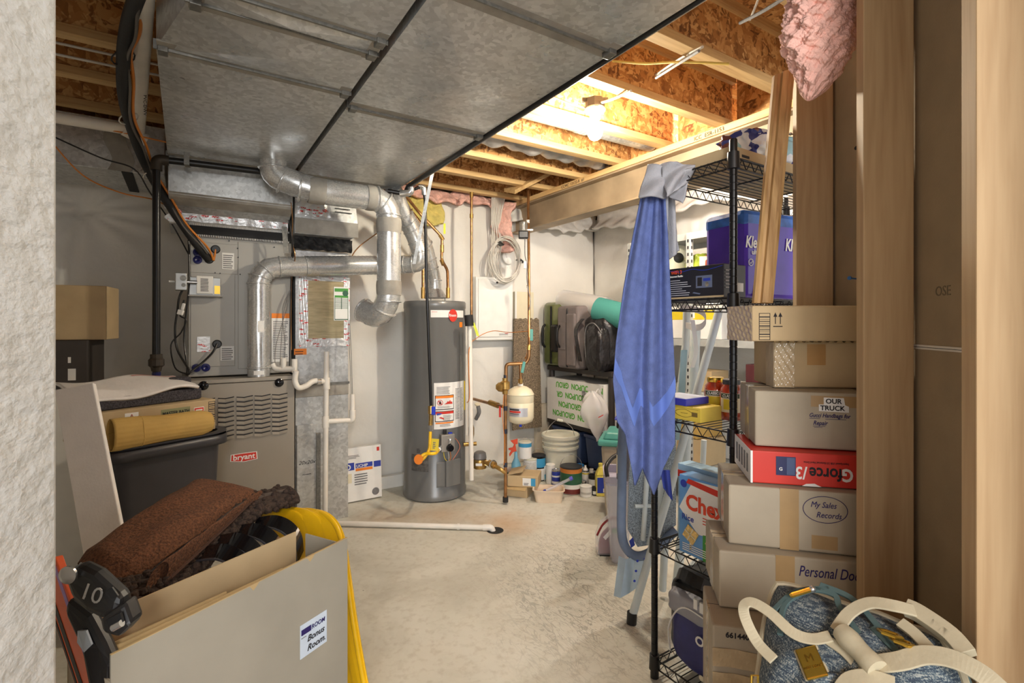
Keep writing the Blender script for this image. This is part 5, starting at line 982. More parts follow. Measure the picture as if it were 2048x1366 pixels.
# radio carton
DK = mat('printed_dark_carton', (34, 33, 40), .35, var=.05)
M = MLW(1.525, 1.325, SH[3]+.004); t, b_ = carton('radio_carton', 'dark printed radio box on the wire shelf under the top deck', 'box', M, .275, .125, .113, DK, .002)
plate(M, 0, 0, .275, .006, CARD, t, 'bottom_edge', .0006); text('WiFi 3', M @ T((.055, -.001, .092)) @ FRONT, .018, mat('orange_red_print', (230, 84, 40), .5), t, bold=.02); text('Internet Radio', M @ T((.05, -.001, .080)) @ FRONT, .010, PAPER, t, bold=.02)
lines(M, .02, .012, .13, .062, 8, mat('pale_print', (190, 190, 200), .6), t, t=.001, fill=.3, rag=.5); lines(F(M.translation+V((0, -.276, 0)), 0), .008, .03, .06, .07, 6, mat('pale_print'), t, t=.001, fill=.35, rag=.4)
obj('blue_wave', G(M).tube(sm([(.05, -.001, .105), (.10, -.001, .098), (.15, -.001, .104), (.2, -.001, .096), (.27, -.001, .106)], 5), .0008, 6), mat('cobalt_handle'), t)
pr = obj('radio_picture', G(M).box(.165, -.0015, .035, .23, 0, .078), mat('steel_blue_print', (96, 104, 128), .4), t); plate(M, .172, .042, .018, .03, INK, pr, 'speaker_print', .0025); plate(M, .196, .058, .028, .01, BLUE, pr, 'screen_print', .0025); obj('dial_print', G(M).lathe([(.008, 0), (0, .001)], (.21, -.002, .046), 14, (0, -1, 0)), CHROME, pr); obj('remote_print', G(M).prism([(.15, -.0015, .018), (.18, -.0015, .012), (.184, -.0015, .016), (.156, -.0015, .022)], (0, .001, 0)), MC['steel_blue_print'], pr)
plate(F(V((1.525, 1.05, SH[3]+.004))), .07, .02, .04, .03, PAPER, t, 'barcode', .001)
# tissue pack
p = P(1463, 648, 1.87); M = F(V((p.x, p.y, SH[3]+.004)), -22); PU = mat('purple_pack', (74, 44, 160), .25, var=.06, coat=.3)
M = F(V((1.72, 1.10, SH[3]+.004)), -8)
t, b_ = carton('tissue_pack', 'purple and blue film wrapped pack of tissues behind the radio box', 'package', M, .36, .19, .33, PU, .02)
obj('blue_top', G(M).box(-.002, -.002, .265, .362, .192, .332), mat('deep_blue_pack', (50, 96, 170), .3, var=.25, vs=18), t, bevel=.02)
text('Kleenex', M @ T((-.02+.022, -.003, .19)) @ FRONT, .06, PAPER, t, bold=.025, shear=.2, sx=.72); text('ultra soft', M @ T((.035, -.003, .165)) @ FRONT, .026, PAPER, t, bold=.02); text('Kleenex', M @ T((.215, -.003, .19)) @ FRONT, .065, PAPER, t, bold=.025, shear=.2, sx=.7)
obj('check_seal', G(M).tube([(.012*cos(a_)+.03, -.004, .135+.012*sin(a_)) for a_ in [j*pi/8 for j in range(16)]], .0014, 6, closed=True).tube([(.024, -.004, .135), (.029, -.004, .130), (.037, -.004, .14)], .0014, 6), PAPER, t); obj('white_swirl', G(M).prism([(.04, -.0035, .01), (.09, -.0035, .005), (.13, -.0035, .05), (.11, -.0035, .11), (.08, -.0035, .08), (.06, -.0035, .09)], (0, .001, 0)), mat('pale_lilac', (190, 180, 220), .4), t)
M2 = F(V((1.57, 1.16, SH[3]+.006))); 
# top deck: flat carton and printed packs
M = F(V((1.53, 1.02, SH[4]+.004)), 0); t, b_ = carton('flat_carton', 'long flat cardboard carton lying on the top wire deck', 'box', M, .40, .29, .042, CARD); lines(M, .05, .01, .05, .02, 1, INK, t, 'mark', .001)
PT = mat('patterned_pack', (206, 206, 214), .35, var=0); nt = NT(PT); vv = nt.new('ShaderNodeTexVoronoi'); vv.inputs['Scale'].default_value = 26; nt.l(nt.coords(), vv.inputs['Vector']); sp = nt.new('ShaderNodeSeparateColor'); nt.l(vv.outputs['Color'], sp.inputs[0])
nt.l(nt.ramp(sp.outputs[0], [(0, lin((50, 60, 130))), (.25, lin((110, 60, 50))), (.4, lin((220, 222, 230))), (.7, lin((150, 190, 200))), (.85, lin((230, 228, 224)))], True), nt.b.inputs['Base Color'])
p = V((1.80, 1.12, SH[4]+.048)); tag(obj('patterned_package', blob(F(p), (.05, .0, .058), (.17, .09, .056), .05, 9), PT, smooth=True, ang=80), 'crinkled blue white and brown patterned package on the flat carton', 'package')
sc6 = tag(obj('small_carton', G(F(V((1.95, 1.03, SH[4]+.004)))).box(0, 0, 0, .2, .28, .10), CARD, bevel=.003), 'short cardboard box marked 6 at the right of the top wire deck', 'box')
text('6', F(V((1.97, 1.029, SH[4]+.03))) @ FRONT, .05, INK, sc6)
tag(obj('plastic_bag', blob(F(V((1.80, 1.20, SH[3]+.006))), (.30, -.05, .05), (.10, .08, .05), .05, 8), mat('pinkish_film', (200, 180, 180), .3, var=.3), smooth=True, ang=80), 'small crumpled clear bag at the right on the wire deck', 'bag')
# level 1: bulb box, thin box, jars
M = MLW(1.53, 1.30, SH[2]+.004); YB = mat('yellow_carton', (214, 186, 70), .6, var=.03); t, b_ = carton('bulb_carton', 'yellow light bulb box with an outline drawing on the wire shelf', 'box', M, .155, .12, .052, YB, .002)
obj('bulb_drawing', G(M).tube(sm([(.13, -.001, .026), (.115, -.001, .033), (.09, -.001, .04), (.06, -.001, .036), (.045, -.001, .026), (.06, -.001, .016), (.09, -.001, .012), (.115, -.001, .019), (.13, -.001, .026)], 4), .0007, 5).box(.118, -.001, .018, .142, -.0004, .034).box(.04, -.001, .044, .145, -.0004, .0447).box(.07, -.001, .0255, .10, -.0004, .027), mat('brown_line', (110, 90, 40), .6), t)
M = MLW(1.515, 1.33, SH[2]+.058); t, b_ = carton('blue_thin_box', 'thin blue and white box resting on the yellow bulb box', 'box', M, .135, .13, .026, mat('royal_blue_box', (52, 54, 150), .4), .002)
plate(M, .02, .010, .05, .008, PAPER, t, 'lettering_band', .001) if 0 else text('MOBIL 1', M @ T((.04, -.001, .009)) @ FRONT, .011, PAPER, t, bold=.02); obj('top_print', G(M).box(.004, .004, .026, .131, .126, .0268), mat('silver_print', (180, 184, 200), .3, var=.3), t)
def jar(px, z_, lab, lm):
    p = P(px, 648, z_); p.z = SH[2]+.002; t = thing('sauce_jar', p, lab, 'jar')
    obj('glass', G().lathe([(.036, 0), (.040, .006), (.041, .09), (.038, .115), (.030, .125), (.028, .132), (0, .132)], p, 32), mat('tomato_sauce', (164, 52, 22), .12, var=.25, vs=40, coat=.6), t, smooth=True)
    obj('lid', G().lathe([(.030, .130), (.031, .132), (.031, .146), (.029, .148), (0, .147)], p, 32), mat('dark_lid') if lm else GOLD, t, smooth=True)
    cc = atan2(-p.y, -p.x); o = obj('label', G().lathe([(.0418, .03), (.0418, .10)], p, 18, None, cc-1.05, cc+.75), CREAM, t, smooth=True)
    obj('label_band', G().lathe([(.0422, .082), (.0422, .098)], p, 18, None, cc-1.0, cc+.7), mat('olive_label', (60, 70, 40), .5), o); obj('label_art', G().lathe([(.0422, .04), (.0422, .078)], p, 18, None, cc-.7, cc+.5), YELP, o)
    Mj = Matrix.Translation(p+V((.0425*cos(cc-.12), .0425*sin(cc-.12), .0855))) @ Matrix.Rotation(cc-.12+pi/2, 4, 'Z') @ FRONT
    text('CLASSICO', Mj, .014, PAPER, o, bold=.03, center=True, sx=.8); return t
jar(1431, 1.96, 'large jar of red sauce with a cream label on the wire shelf', 0); jar(1463, 1.88, 'second red sauce jar half hidden by the wire shelf post', 1)
# cereal cartons
CB = mat('cereal_blue', (96, 150, 206), .4, var=.06)
M = MLW(1.515, 1.225, SH[1]+.004); t, b_ = carton('cereal_box', 'blue and white cereal box with big red lettering on the wire shelf', 'box', M, .195, .07, .28, CB, .002)
obj('white_diamond', G(M).prism([(.0, -.0006, .16), (.06, -.0006, .27), (.195, -.0006, .275), (.195, -.0006, .10), (.08, -.0006, .085)], (0, .0005, 0)), PAPER, t); obj('green_panel', G(M).prism([(.10, -.0008, 0), (.195, -.0008, 0), (.195, -.0008, .11), (.10, -.0008, .09)], (0, .0005, 0)), mat('leaf_green', (64, 150, 60), .5), t)
obj('red_banner', G(M).prism([(.03, -.001, .255), (.195, -.001, .235), (.195, -.001, .258), (.04, -.001, .272)], (0, .0005, 0)), RED, t)
text('Chex', M @ T((.03, -.002, .165)) @ FRONT, .075, mat('chex_red', (222, 70, 40), .5), t, bold=.03, sx=.95); text('Rice', M @ T((.012, -.002, .122)) @ FRONT, .03, BLUE, t, bold=.01); text('Corn', M @ T((.11, -.002, .112)) @ FRONT, .028, PAPER, t, bold=.01); lines(M, .10, .128, .05, .03, 3, RED, t, t=.0015, fill=.3); lines(M, .015, .012, .15, .03, 4, PAPER, t, t=.0015, fill=.4)
obj('round_mark', G(M).lathe([(.014, 0), (0, .001)], (.02, -.001, .25), 18, (0, -1, 0)), BLUE, t)
for cx in (.05, .145):
    o = obj('cereal_square', G(M @ T((cx, -.002, .075)) @ Matrix.Rotation(.5, 4, 'Y')).box(-.026, -.001, -.026, .026, .001, .026), mat('cereal_gold', (216, 186, 120), .7, var=.2, vs=90), t, bevel=.003)
    obj('cereal_grid', G(M @ T((cx, -.0035, .075)) @ Matrix.Rotation(.5, 4, 'Y')).box(-.002, -.0005, -.026, .002, .0005, .026).box(-.026, -.0005, -.002, .026, .0005, .002), CREAM, o); obj('spoon_handle', G(M).box(cx-.004, -.0015, .02, cx+.004, -.001, .05), CREAM, t)
M = MLW(1.60, 1.30, SH[1]+.004); t, b_ = carton('cereal_box', 'second blue cereal box standing behind the front cereal box', 'box', M, .19, .07, .29, mat('cereal_pale', (150, 186, 214), .4), .002); obj('red_banner', G(M).box(.0, -.001, .24, .19, 0, .265), RED, t)
# sports bag on the bottom deck
NV = mat('navy_nylon', (30, 34, 104), .4, var=.1, bump=.4, bs=30)
M = MLW(1.53, 1.31, SH[0]+.004); t = thing('sports_bag', M.translation.copy(), 'navy and black sports bag with white piping on the lowest wire deck', 'bag')
obj('bag_body', blob(M, (.15, .16, .17), (.17, .15, .17), .02, 6), BLACK, t, smooth=True, ang=80); obj('front_panel', blob(M, (.18, .02, .14), (.14, .035, .115), .012, 7), NV, t, smooth=True, ang=80)
obj('grey_panel', blob(M, (.13, .03, .245), (.11, .05, .045), .02, 6), mat('light_grey_nylon', (150, 150, 158), .6), t, smooth=True, ang=80); obj('white_piping', G(M).tube(sm([(.035, -.005, .05), (.04, -.018, .15), (.10, -.02, .245), (.20, -.022, .25), (.32, -.01, .23)], 6), .003, 6), PAPER, t, smooth=True)
text('OGIO', M @ T((.16, -.026, .15)) @ FRONT, .045, PAPER, t, bold=.03, shear=.1); obj('zip_pull', G(M).tube(sm([(.25, -.025, .24), (.24, -.035, .215), (.235, -.035, .185)], 4), .007), BLACK, t, smooth=True)
obj('top_strap', G(M).ribbon(sm([(.02, .05, .30), (.08, -.0, .355), (.18, -.01, .36), (.28, .05, .33)], 5), (0, .02, .035), .006), BLACK, t); obj('strap_loops', G(M).box(.15, -.02, .265, .165, -.012, .30).box(.175, -.02, .262, .19, -.012, .297), PAPER, t)
obj('buckle', G(M).lathe([(.01, 0), (0, .004)], (.19, -.03, .045), 12, (0, -1, 0)), CREAM, t)

# ======================= TOWEL ON SHELF POST =======================
BLT = mat('blue_terry_cloth', (98, 114, 170), .95, var=.08, vs=30, bump=.8, bs=260, bd=.003)
def lerpt(tb, x):
    for (a, b), (c, d) in zip(tb, tb[1:]):
        if x <= c: return b+(d-b)*(x-a)/(c-a)
    return tb[-1][1]
Lx = [(0, 1300), (.1, 1282), (.25, 1266), (.45, 1247), (.65, 1232), (.8, 1226), (.92, 1232), (1, 1238)]; Rx = [(0, 1326), (.1, 1330), (.25, 1335), (.45, 1340), (.65, 1346), (.8, 1350), (1, 1350)]
By = [(0, 845), (.12, 870), (.28, 972), (.42, 935), (.62, 990), (.8, 935), (1, 888)]
def tow(u, v, back=0):
    yb = lerpt(By, u); y = 345+(yb-345)*v
    vv = min(1, (y-345)/520)
    x = lerpt(Lx, vv)+(lerpt(Rx, vv)-lerpt(Lx, vv))*u
    fold = (.55+.45*vv)*.017*sin(u*2*pi*2.6+.8*v+.5)+.006*sin(u*24+v*4)
    return P(x, y, 1.875+fold-.01*vv)
g = G().grid(lambda u, v: tow(u, v), 90, 90)
t = thing('hanging_towel', P(1310, 985, 1.88), 'blue terry towel hanging from the near wire shelf post', 'towel')
obj('towel_cloth', g, BLT, t, smooth=True, ang=85, solid=.007)
def band(u, v):
    p = tow(u, .74+.06*v+.02*sin(u*9)); return p-D*.006
obj('woven_band', G().grid(band, 60, 6), mat('blue_smooth_band', (104, 130, 206), .9, var=.03), t, smooth=True, ang=80)
tag(obj('blue_cloth', G().grid(lambda u, v: P(1322+u*16+v*6, 940+60*v*(.6+.4*u), 1.90+.01*sin(u*6)), 10, 12), mat('navy_cloth', (52, 66, 150), .9), solid=.006), 'short dark blue cloth tail behind the towel on the wire shelf', 'cloth')
GT = mat('light_grey_cloth', (176, 176, 182), .95, var=.05, bump=.5, bs=200)
t = thing('grey_cloth', P(1330, 400, 1.85), 'light grey cloth bunched over the top of the blue towel', 'cloth')
def quad(c, f): return lambda u, v: (c[0].lerp(c[1], u)).lerp(c[3].lerp(c[2], u), v)-D*f(u, v)
obj('front_lobe', G().grid(quad([P(1296, 330, 1.88), P(1338, 345, 1.86), P(1330, 397, 1.83), P(1277, 397, 1.84)], lambda u, v: .028*sin(u*pi)+.01*sin(v*7+u*5)), 24, 24), GT, t, smooth=True, ang=80, solid=.008)
obj('side_lobe', G().grid(quad([P(1320, 330, 1.86), P(1392, 330, 1.80), P(1378, 362, 1.80), P(1328, 398, 1.82)], lambda u, v: .03*sin(u*pi*1.2+v)+.014*sin(v*9+u*7)), 24, 24), GT, t, smooth=True, ang=80, solid=.008)
obj('side_lobe', G().grid(quad([P(1340, 350, 1.82), P(1390, 336, 1.80), P(1362, 410, 1.83), P(1342, 392, 1.84)], lambda u, v: .02*sin(u*pi+v*5)), 20, 20), GT, t, smooth=True, ang=80, solid=.008)
obj('hanging_tail', G().grid(quad([P(1328, 385, 1.90), P(1346, 390, 1.90), P(1360, 500, 1.92), P(1332, 525, 1.90)], lambda u, v: .018*sin(u*9+v*3)), 24, 40), GT, t, smooth=True, ang=80, solid=.007)

# ======================= FOLDED FRAMES BEHIND THE WIRE SHELF =======================
WT = mat('pale_tube_enamel', (206, 214, 214), .35, var=.03)
def tube_thing(name, lab, cat, pts, r, m=WT, foot=None):
    t = thing(name, V(pts[-1]), lab, cat); obj('tube', G().tube(sm(pts, 5), r, 14), m, t, smooth=True)
    if foot: a, b_ = foot; obj('rubber_foot', G().cyl(a, b_, r*1.25), BLACK, t, smooth=True)
    return t
fz_ = 2.28; ft = PF(1263, 1247)
tube_thing('frame_tube', 'pale tube with a black rubber foot leaning behind the wire shelf post', 'tube', [P(1438, 620, 2.34), P(1428, 660, 2.34), P(1392, 790, 2.33), P(1345, 960, 2.31), P(1300, 1110, 2.295), ft+V((0, 0, .02))], .018, foot=(ft+V((.004, 0, .05)), ft))
tube_thing('frame_tube', 'pale upright tube, leftmost of the bundle behind the wire shelf', 'tube', [P(1374, 612, 2.45), P(1371, 690, 2.45), P(1362, 770, 2.45), P(1348, 860, 2.45), P(1335, 1000, 2.45), P(1325, 1180, 2.5)], .018)
tube_thing('frame_tube', 'pale flat tube in the middle of the bundle behind the wire shelf', 'tube', [P(1392, 660, 2.5), P(1386, 780, 2.5), P(1372, 900, 2.5), P(1362, 1080, 2.5), P(1352, 1180, 2.55)], .022)
tube_thing('frame_tube', 'thin pale tube bending out below the cereal box', 'tube', [P(1408, 880, 2.6), P(1404, 960, 2.6), P(1400, 1040, 2.6), P(1402, 1120, 2.6), P(1418, 1160, 2.6)], .014)
tube_thing('frame_tube', 'curved pale tube crossing low behind the wire deck', 'tube', [P(1405, 1085, 2.7), P(1390, 1120, 2.7), P(1365, 1145, 2.7), P(1350, 1150, 2.7)], .010)
t = thing('strap_bundle', P(1395, 640, 2.4), 'white buckled strap looped around the pale tubes', 'strap')
obj('strap', G().ribbon(sm([P(1360, 615, 2.44), P(1400, 622, 2.38), P(1412, 640, 2.36), P(1398, 655, 2.38), P(1370, 650, 2.44)], 5), V((0, 0, .03)), .004), PAPER, t); obj('loose_end', G().ribbon(sm([P(1385, 640, 2.38), P(1392, 700, 2.40), P(1384, 735, 2.42)], 4), R*.02, .003), PAPER, t)
tag(obj('perforated_strut', G().ribbon(sm([P(1368, 700, 2.42), P(1362, 800, 2.42), P(1352, 880, 2.42)], 4), R*.03, .006), mat('aqua_grey', (150, 176, 182), .4, .3)), 'blue grey perforated strut between the pale tubes', 'strut')
# ironing board on its nose
t = thing('ironing_board', P(1275, 1112, 2.34), 'ironing board with a blue grey padded cover standing nose down', 'ironing board')
PAD = mat('blue_grey_cover', (112, 126, 150), .9, var=.08, bump=.3, bs=40)
zi = 2.36; outl = [(1262, 760), (1246, 860), (1244, 960), (1243, 1060), (1252, 1096), (1272, 1112), (1298, 1106), (1330, 1080), (1352, 1060)]
pl_ = sm([P(x, y, zi) for x, y in outl], 4); dv = D*.035
obj('padded_edge', G().tube(pl_, .021, 12), PAD, t, smooth=True)
obj('board_mesh', G().prism([P(x, y, zi+.01) for x, y in ((1275, 760), (1258, 960), (1256, 1060), (1275, 1094), (1300, 1090), (1352, 1050), (1352, 760))], D*.012), mat('perforated_metal', (150, 160, 168), .5, .4, var=.35, vs=220), t)
obj('frame_rail', G().tube([P(1305, 780, zi-.03), P(1286, 1080, zi-.03)], .012), WT, t, smooth=True); obj('frame_rail', G().prism([P(1318, 960, zi-.04), P(1332, 960, zi-.04), P(1306, 1090, zi-.04), P(1294, 1090, zi-.04)], D*.01), WT, t); obj('cross_bar', G().tube([P(1270, 1012, zi-.03), P(1318, 1012, zi-.03)], .009), WT, t, smooth=True); obj('care_mark', G().prism([P(1258, 1082, zi-.022), P(1266, 1074, zi-.022), P(1270, 1090, zi-.022), P(1262, 1096, zi-.022)], -D*.001), mat('navy_cloth'), t)
# bent metal channel
t = thing('metal_channel', P(1230, 1195, 2.3), 'pale folded sheet metal channel with blue rivets leaning at the ironing board', 'metal channel')
CH = mat('pale_blue_steel', (176, 196, 212), .4, .3)
A = [P(1238, 1112, 2.36), P(1252, 1118, 2.33), P(1270, 1113, 2.36), P(1300, 1110, 2.44)]; B_ = [P(1228, 1192, 2.30), P(1241, 1196, 2.27), P(1258, 1186, 2.30), P(1272, 1176, 2.36)]
obj('sheet', G().add([*A, *B_], [(0, 1, 5, 4), (1, 2, 6, 5), (2, 3, 7, 6)]), CH, t, solid=.004)
g = G()
for px, py in ((1290, 1118), (1275, 1122), (1272, 1142), (1269, 1162)): p = P(px, py, 2.30); g.lathe([(.006, 0), (0, .004)], p, 10, tuple(-D))
obj('rivet', g, mat('cobalt_handle'), t)

# ======================= METAL RACK FAR RIGHT =======================
RK = mat('pale_rack_steel', (186, 188, 186), .45, .2)
rx0, rx1, ry0, ry1 = 3.12, 3.55, 1.45, 3.02
t = thing('metal_rack', (rx0, 2.2, 0), 'pale slotted steel rack against the right wall', 'shelf')
for x in (rx0, rx1):
    for y in (ry0, ry1, 2.43): 
        if y == 2.43 and x > rx0: continue
        o = obj('post', G().box(x-.018, y-.018, 0, x+.018, y+.018, 2.02), RK, t); gg = G()
        for k in range(38): gg.box(x-.0195, y-.006, .1+k*.05, x-.018, y+.006, .122+k*.05); gg.box(x-.006, y-.0195, .1+k*.05, x+.006, y-.018, .122+k*.05)
        obj('slot', gg, INK, o)
RS = (.30, .86, 1.24, 1.66, 2.02)
for z in RS: obj('beam', G().box(rx0-.01, ry0, z-.05, rx0+.01, ry1, z).box(rx1-.01, ry0, z-.05, rx1+.01, ry1, z), RK, t); obj('deck', G().box(rx0, ry0, z-.012, rx1, ry1, z), RK, t)
def rackbox(name, lab, cat, y, w_, d, h, z, m, x=3.14): M = MLW(x, y, z+.002); return carton(name, lab, cat, M, w_, d, h, m, .004)+(M,)
t, b_, M = rackbox('yellow_band_carton', 'white carton with a yellow band on the rack behind the pale tubes', 'box', 2.80, .62, .35, .24, RS[2], PAPER); plate(M, 0, .14, .62, .08, YELP, t, 'yellow_band'); plate(M, .30, .15, .10, .05, PAPER, t, 'sticker', .002)
t, b_, M = rackbox('small_carton', 'small kraft box on the rack above the sauce jars', 'box', 2.46, .20, .2, .15, RS[1], CARD); t, b_, M = rackbox('white_carton', 'flat white box right of the small kraft box on the rack', 'box', 2.24, .22, .2, .08, RS[1], PAPER)
t, b_, M = rackbox('small_carton', 'long kraft box with scribbles on the rack below the jars', 'box', 2.95, .60, .3, .20, RS[0]+.0, CARD); lines(M, .35, .05, .18, .02, 1, INK, t, 'handwriting', fill=.3)
t, b_, M = rackbox('small_carton', 'kraft box stacked on the long scribbled kraft box', 'box', 2.93, .55, .3, .20, RS[0]+.204, CARDY)
t, b_, M = rackbox('dark_tray', 'dark red tinted box on the rack behind the wire shelf post', 'box', 2.0, .25, .3, .22, RS[1], mat('dark_maroon', (88, 40, 44), .5))
for (y, s, m_, lab) in ((2.44, .10, mat('lime_bag', (170, 190, 70), .3, var=.3), 'lime green crinkled bag on the rack above the radio box'), (2.27, .10, mat('red_bag', (176, 90, 70), .3, var=.3), 'reddish crinkled bag on the rack above the radio box'), (2.10, .10, mat('olive_bag', (110, 120, 60), .3, var=.3), 'olive crinkled bag on the rack behind the wire shelf post')):
    t = tag(obj('snack_bag', blob(F(V((3.26, y, RS[3]))), (0, 0, s*1.1), (.10, .085, s), .05, 6), m_, smooth=True, ang=80), lab, 'bag')
obj('paper_tag', G(F(V((3.14, 2.36, RS[3]+.08)), -60)).box(0, 0, 0, .08, .003, .10), CREAM, bpy.data.objects['snack_bag'])
t = thing('canister', (3.24, 2.66, RS[3]), 'pale canister with a dark round opening left of the rack post', 'canister')
obj('body', G().lathe([(.08, 0.002), (.085, .01), (.085, .24), (.07, .30), (0, .32)], (3.24, 2.66, RS[3]), 24), BW, t, smooth=True); obj('dark_window', G().lathe([(.04, 0), (0, .004)], V((3.24, 2.66, RS[3]+.20))-D*.086, 18, tuple(-D)), BLACK, t)
p = PY(1470, 645, 2.0); t = thing('yellow_packet', P(1478, 690, 2.5), 'x', 'packet') if 0 else None

# ======================= BOX STACK =======================
_BW = [1.26, 1.333, 1.368, 1.376, 1.416, 1.47, 1.45]
hs = [0, .604, .756, .918, 1.008, 1.165, 1.30, 1.402]
def stackbox(name, lab, px, z_, h0, h1, a, w_, d, m=CARDG, bev=.005):
    p = P(px, 648, z_); return carton(name, lab, 'box', F(V((p.x, p.y, h0+.002)), a), w_, d, h1-h0-.003, m, bev)
def seams(M, w_, d, h, t, tape=True, m=TAPE, left=True):
    plate(M, w_*.38, 0, .045, h, m, t, 'tape_strip', .0006) if tape else None
    if left: obj('tape_strip', G(M).box(-.0008, d*.38, 0, 0, d*.62, h), CLEART, t)
    obj('tape_strip', G(M).box(-.001, d*.40, h, w_, d*.60, h+.0008), CLEART, t); obj('flap_gap', G(M).box(.0, d*.495, h+.0008, w_, d*.505, h+.0012), INK, t)
M0 = lambda px, z_, h0, a: F(V((P(px, 648, z_).x, P(px, 648, z_).y, h0+.002)), a)
# bottom
t, b_ = stackbox('carton_box', 'tall battered carton numbered on top flap at the floor of the stack', 1425, 1.26, 0, hs[1], -47, .34, .20); M = M0(1425, 1.26, 0, -47)
seams(M, .34, .20, .60, t, True, CLEART); text('66144001', M @ T((.03, -.001, .575)) @ FRONT, .018, INK, t, bold=.03)
for z_ in (.44, .50): obj('tape_strip', G(M).grid(lambda u, v, z_=z_: (.0+.34*u, -.002-.001*sin(u*40+v*5), z_+.045*v+.003*sin(u*11)), 40, 4), CLEART, t, solid=.001)
t, b_ = stackbox('carton_box', 'carton marked with handwriting just above the travel bag', 1438, 1.333, hs[1], hs[2], -45, .36, .22); M = M0(1438, 1.333, hs[1], -45); seams(M, .36, .22, .15, t)
text('Personal Docs', M @ T((.190, -.001, .103)) @ FRONT, .038, INKB, t, shear=.25, sx=.66)
t, b_ = stackbox('carton_box', 'carton with circled handwriting under the flat red box', 1457, 1.368, hs[2], hs[3], -48, .33, .23); M = M0(1457, 1.368, hs[2], -48); seams(M, .33, .23, .16, t)
text('My Sales', M @ T((.197, -.001, .118)) @ FRONT, .021, INKB, t, shear=.3, sx=.82); text('Records', M @ T((.210, -.001, .092)) @ FRONT, .021, INKB, t, shear=.3, sx=.82)
obj('drawn_oval', G(M).tube([(.231+.051*cos(a_), -.001, .113+.034*sin(a_)) for a_ in [j*2*pi/40 for j in range(40)]], .0008, 5, closed=True), INKB, t); plate(M, .20, .01, .06, .035, TAPE, t, 'tape_patch', .0006)
t, b_ = stackbox('hard_drive_box', 'flat red box with upside down lettering in the middle of the stack', 1502, 1.376, hs[3], hs[4], -46, .28, .215, RED, .003); M = M0(1502, 1.376, hs[3], -46)
obj('white_end', G(M).box(-.0012, 0, 0, 0, .215, .087), PAPER, t); obj('white_edge', G(M).box(-.0012, -.0012, 0, .004, 0, .087), PAPER, t)
MU = lambda x, z: M @ T((x, -.0012, z)) @ FRONT @ Matrix.Rotation(pi, 4, 'Z')
text('G', MU(.246, .050), .046, PAPER, t, bold=.03, sx=.8); text('force', MU(.220, .050), .046, INK, t, bold=.02, sx=.8); text('/3', MU(.137, .050), .046, PAPER, t, bold=.02, sx=.8); text('SuperSpeed USB 3.0 External Hard Drive', MU(.236, .066), .0075, INK, t, sx=.85)
o = plate(M, .062, .025, .048, .05, mat('drive_navy', (36, 40, 84), .4), t, 'drive_picture', .0012); plate(M, .088, .027, .02, .046, mat('drive_slate', (70, 84, 120), .4), t, 'drive_side', .0018); text('G', M @ T((.069, -.002, .038)) @ FRONT, .012, PAPER, t, bold=.02)
obj('torn_patch', G(M).prism([(.125, -.0013, 0), (.135, -.0013, .006), (.155, -.0013, .008), (.172, -.0013, 0)], (0, .001, 0)), PAPER, t); lines(F(M.translation, -46) @ Matrix.Identity(4), .01, .002, .001, .001, 1, INK, t) if 0 else None
g = G(M)
for i in range(5): g.box(-.0025, .03+i*.035, .02, -.0012, .045+i*.035, .07)
obj('side_print', g, GREYINK, t)
t, b_ = stackbox('carton_box', 'large carton with a cut out paper sign, on the flat red box', 1510, 1.416, hs[4], hs[5], -47, .28, .22); M = M0(1510, 1.416, hs[4], -47); seams(M, .28, .22, .155, t, False)
plate(M, .14, .115, .11, .03, TAPE, t, 'tape_strip', .0006)
obj('paper_sign', G(M).prism([(.159, -.002, .104), (.231, -.002, .102), (.231, -.002, .118), (.222, -.002, .122), (.219, -.002, .141), (.171, -.002, .141), (.171, -.002, .122), (.159, -.002, .122)], (0, .001, 0)), PAPER, t)
text('OUR', M @ T((.175, -.003, .1255)) @ FRONT, .018, INK, t, bold=.02, sx=1.0); text('TRUCK', M @ T((.162, -.003, .107)) @ FRONT, .018, INK, t, bold=.02, sx=1.0)
text('Gucci Handbags for', M @ T((.135, -.001, .087)) @ FRONT, .0155, INKB, t, shear=.3, sx=.80, bold=.01); text('Repair', M @ T((.145, -.001, .066)) @ FRONT, .0165, INKB, t, shear=.3, sx=.8, bold=.01)
g = G(M); g.box(.136, -.001, .083, .162, -.0005, .084).box(.175, -.001, .082, .225, -.0005, .083).box(.145, -.001, .062, .175, -.0005, .063).box(.148, -.001, .059, .168, -.0005, .0598); obj('underline', g, INKB, t)
t, b_ = stackbox('carton_box', 'carton with shiny tape wrapped corner, second from the stack top', 1548, 1.47, hs[5], hs[6], -40, .25, .17, CARD); M = M0(1548, 1.47, hs[5], -40)
obj('tape_strip', G(M).grid(lambda u, v: (-.0+.055*u, -.002-.0012*sin(u*17+v*23), .128*v), 16, 30), CLEART, t, solid=.001); obj('tape_strip', G(M).box(-.0012, 0, 0, 0, .06, .13), CLEART, t); plate(M, .09, .065, .05, .06, mat('darker_tape', (176, 136, 84), .5), t, 'tape_patch', .0006); obj('torn_edge', G(M).grid(lambda u, v: (.24*u, -.002*sin(u*60), .129+.004*v*(1+sin(u*70))), 80, 2), CARDIN, t, solid=.002)
t, b_ = stackbox('carton_box', 'topmost carton of the stack with two printed arrows', 1505, 1.40, hs[6], hs[7], -31, .31, .15, CARD); M = M0(1505, 1.40, hs[6], -31)
obj('tape_strip', G(M).grid(lambda u, v: (-.001-.001*sin(v*20+u*31), .15*u, .1*v), 12, 12), CLEART, t, solid=.001)
g = G(M); g.box(.018, -.0008, .004, .0195, 0, .078).box(.048, -.0008, .004, .0495, 0, .078).box(.018, -.0008, .004, .0495, 0, .0055).box(.018, -.0008, .0765, .0495, 0, .078)
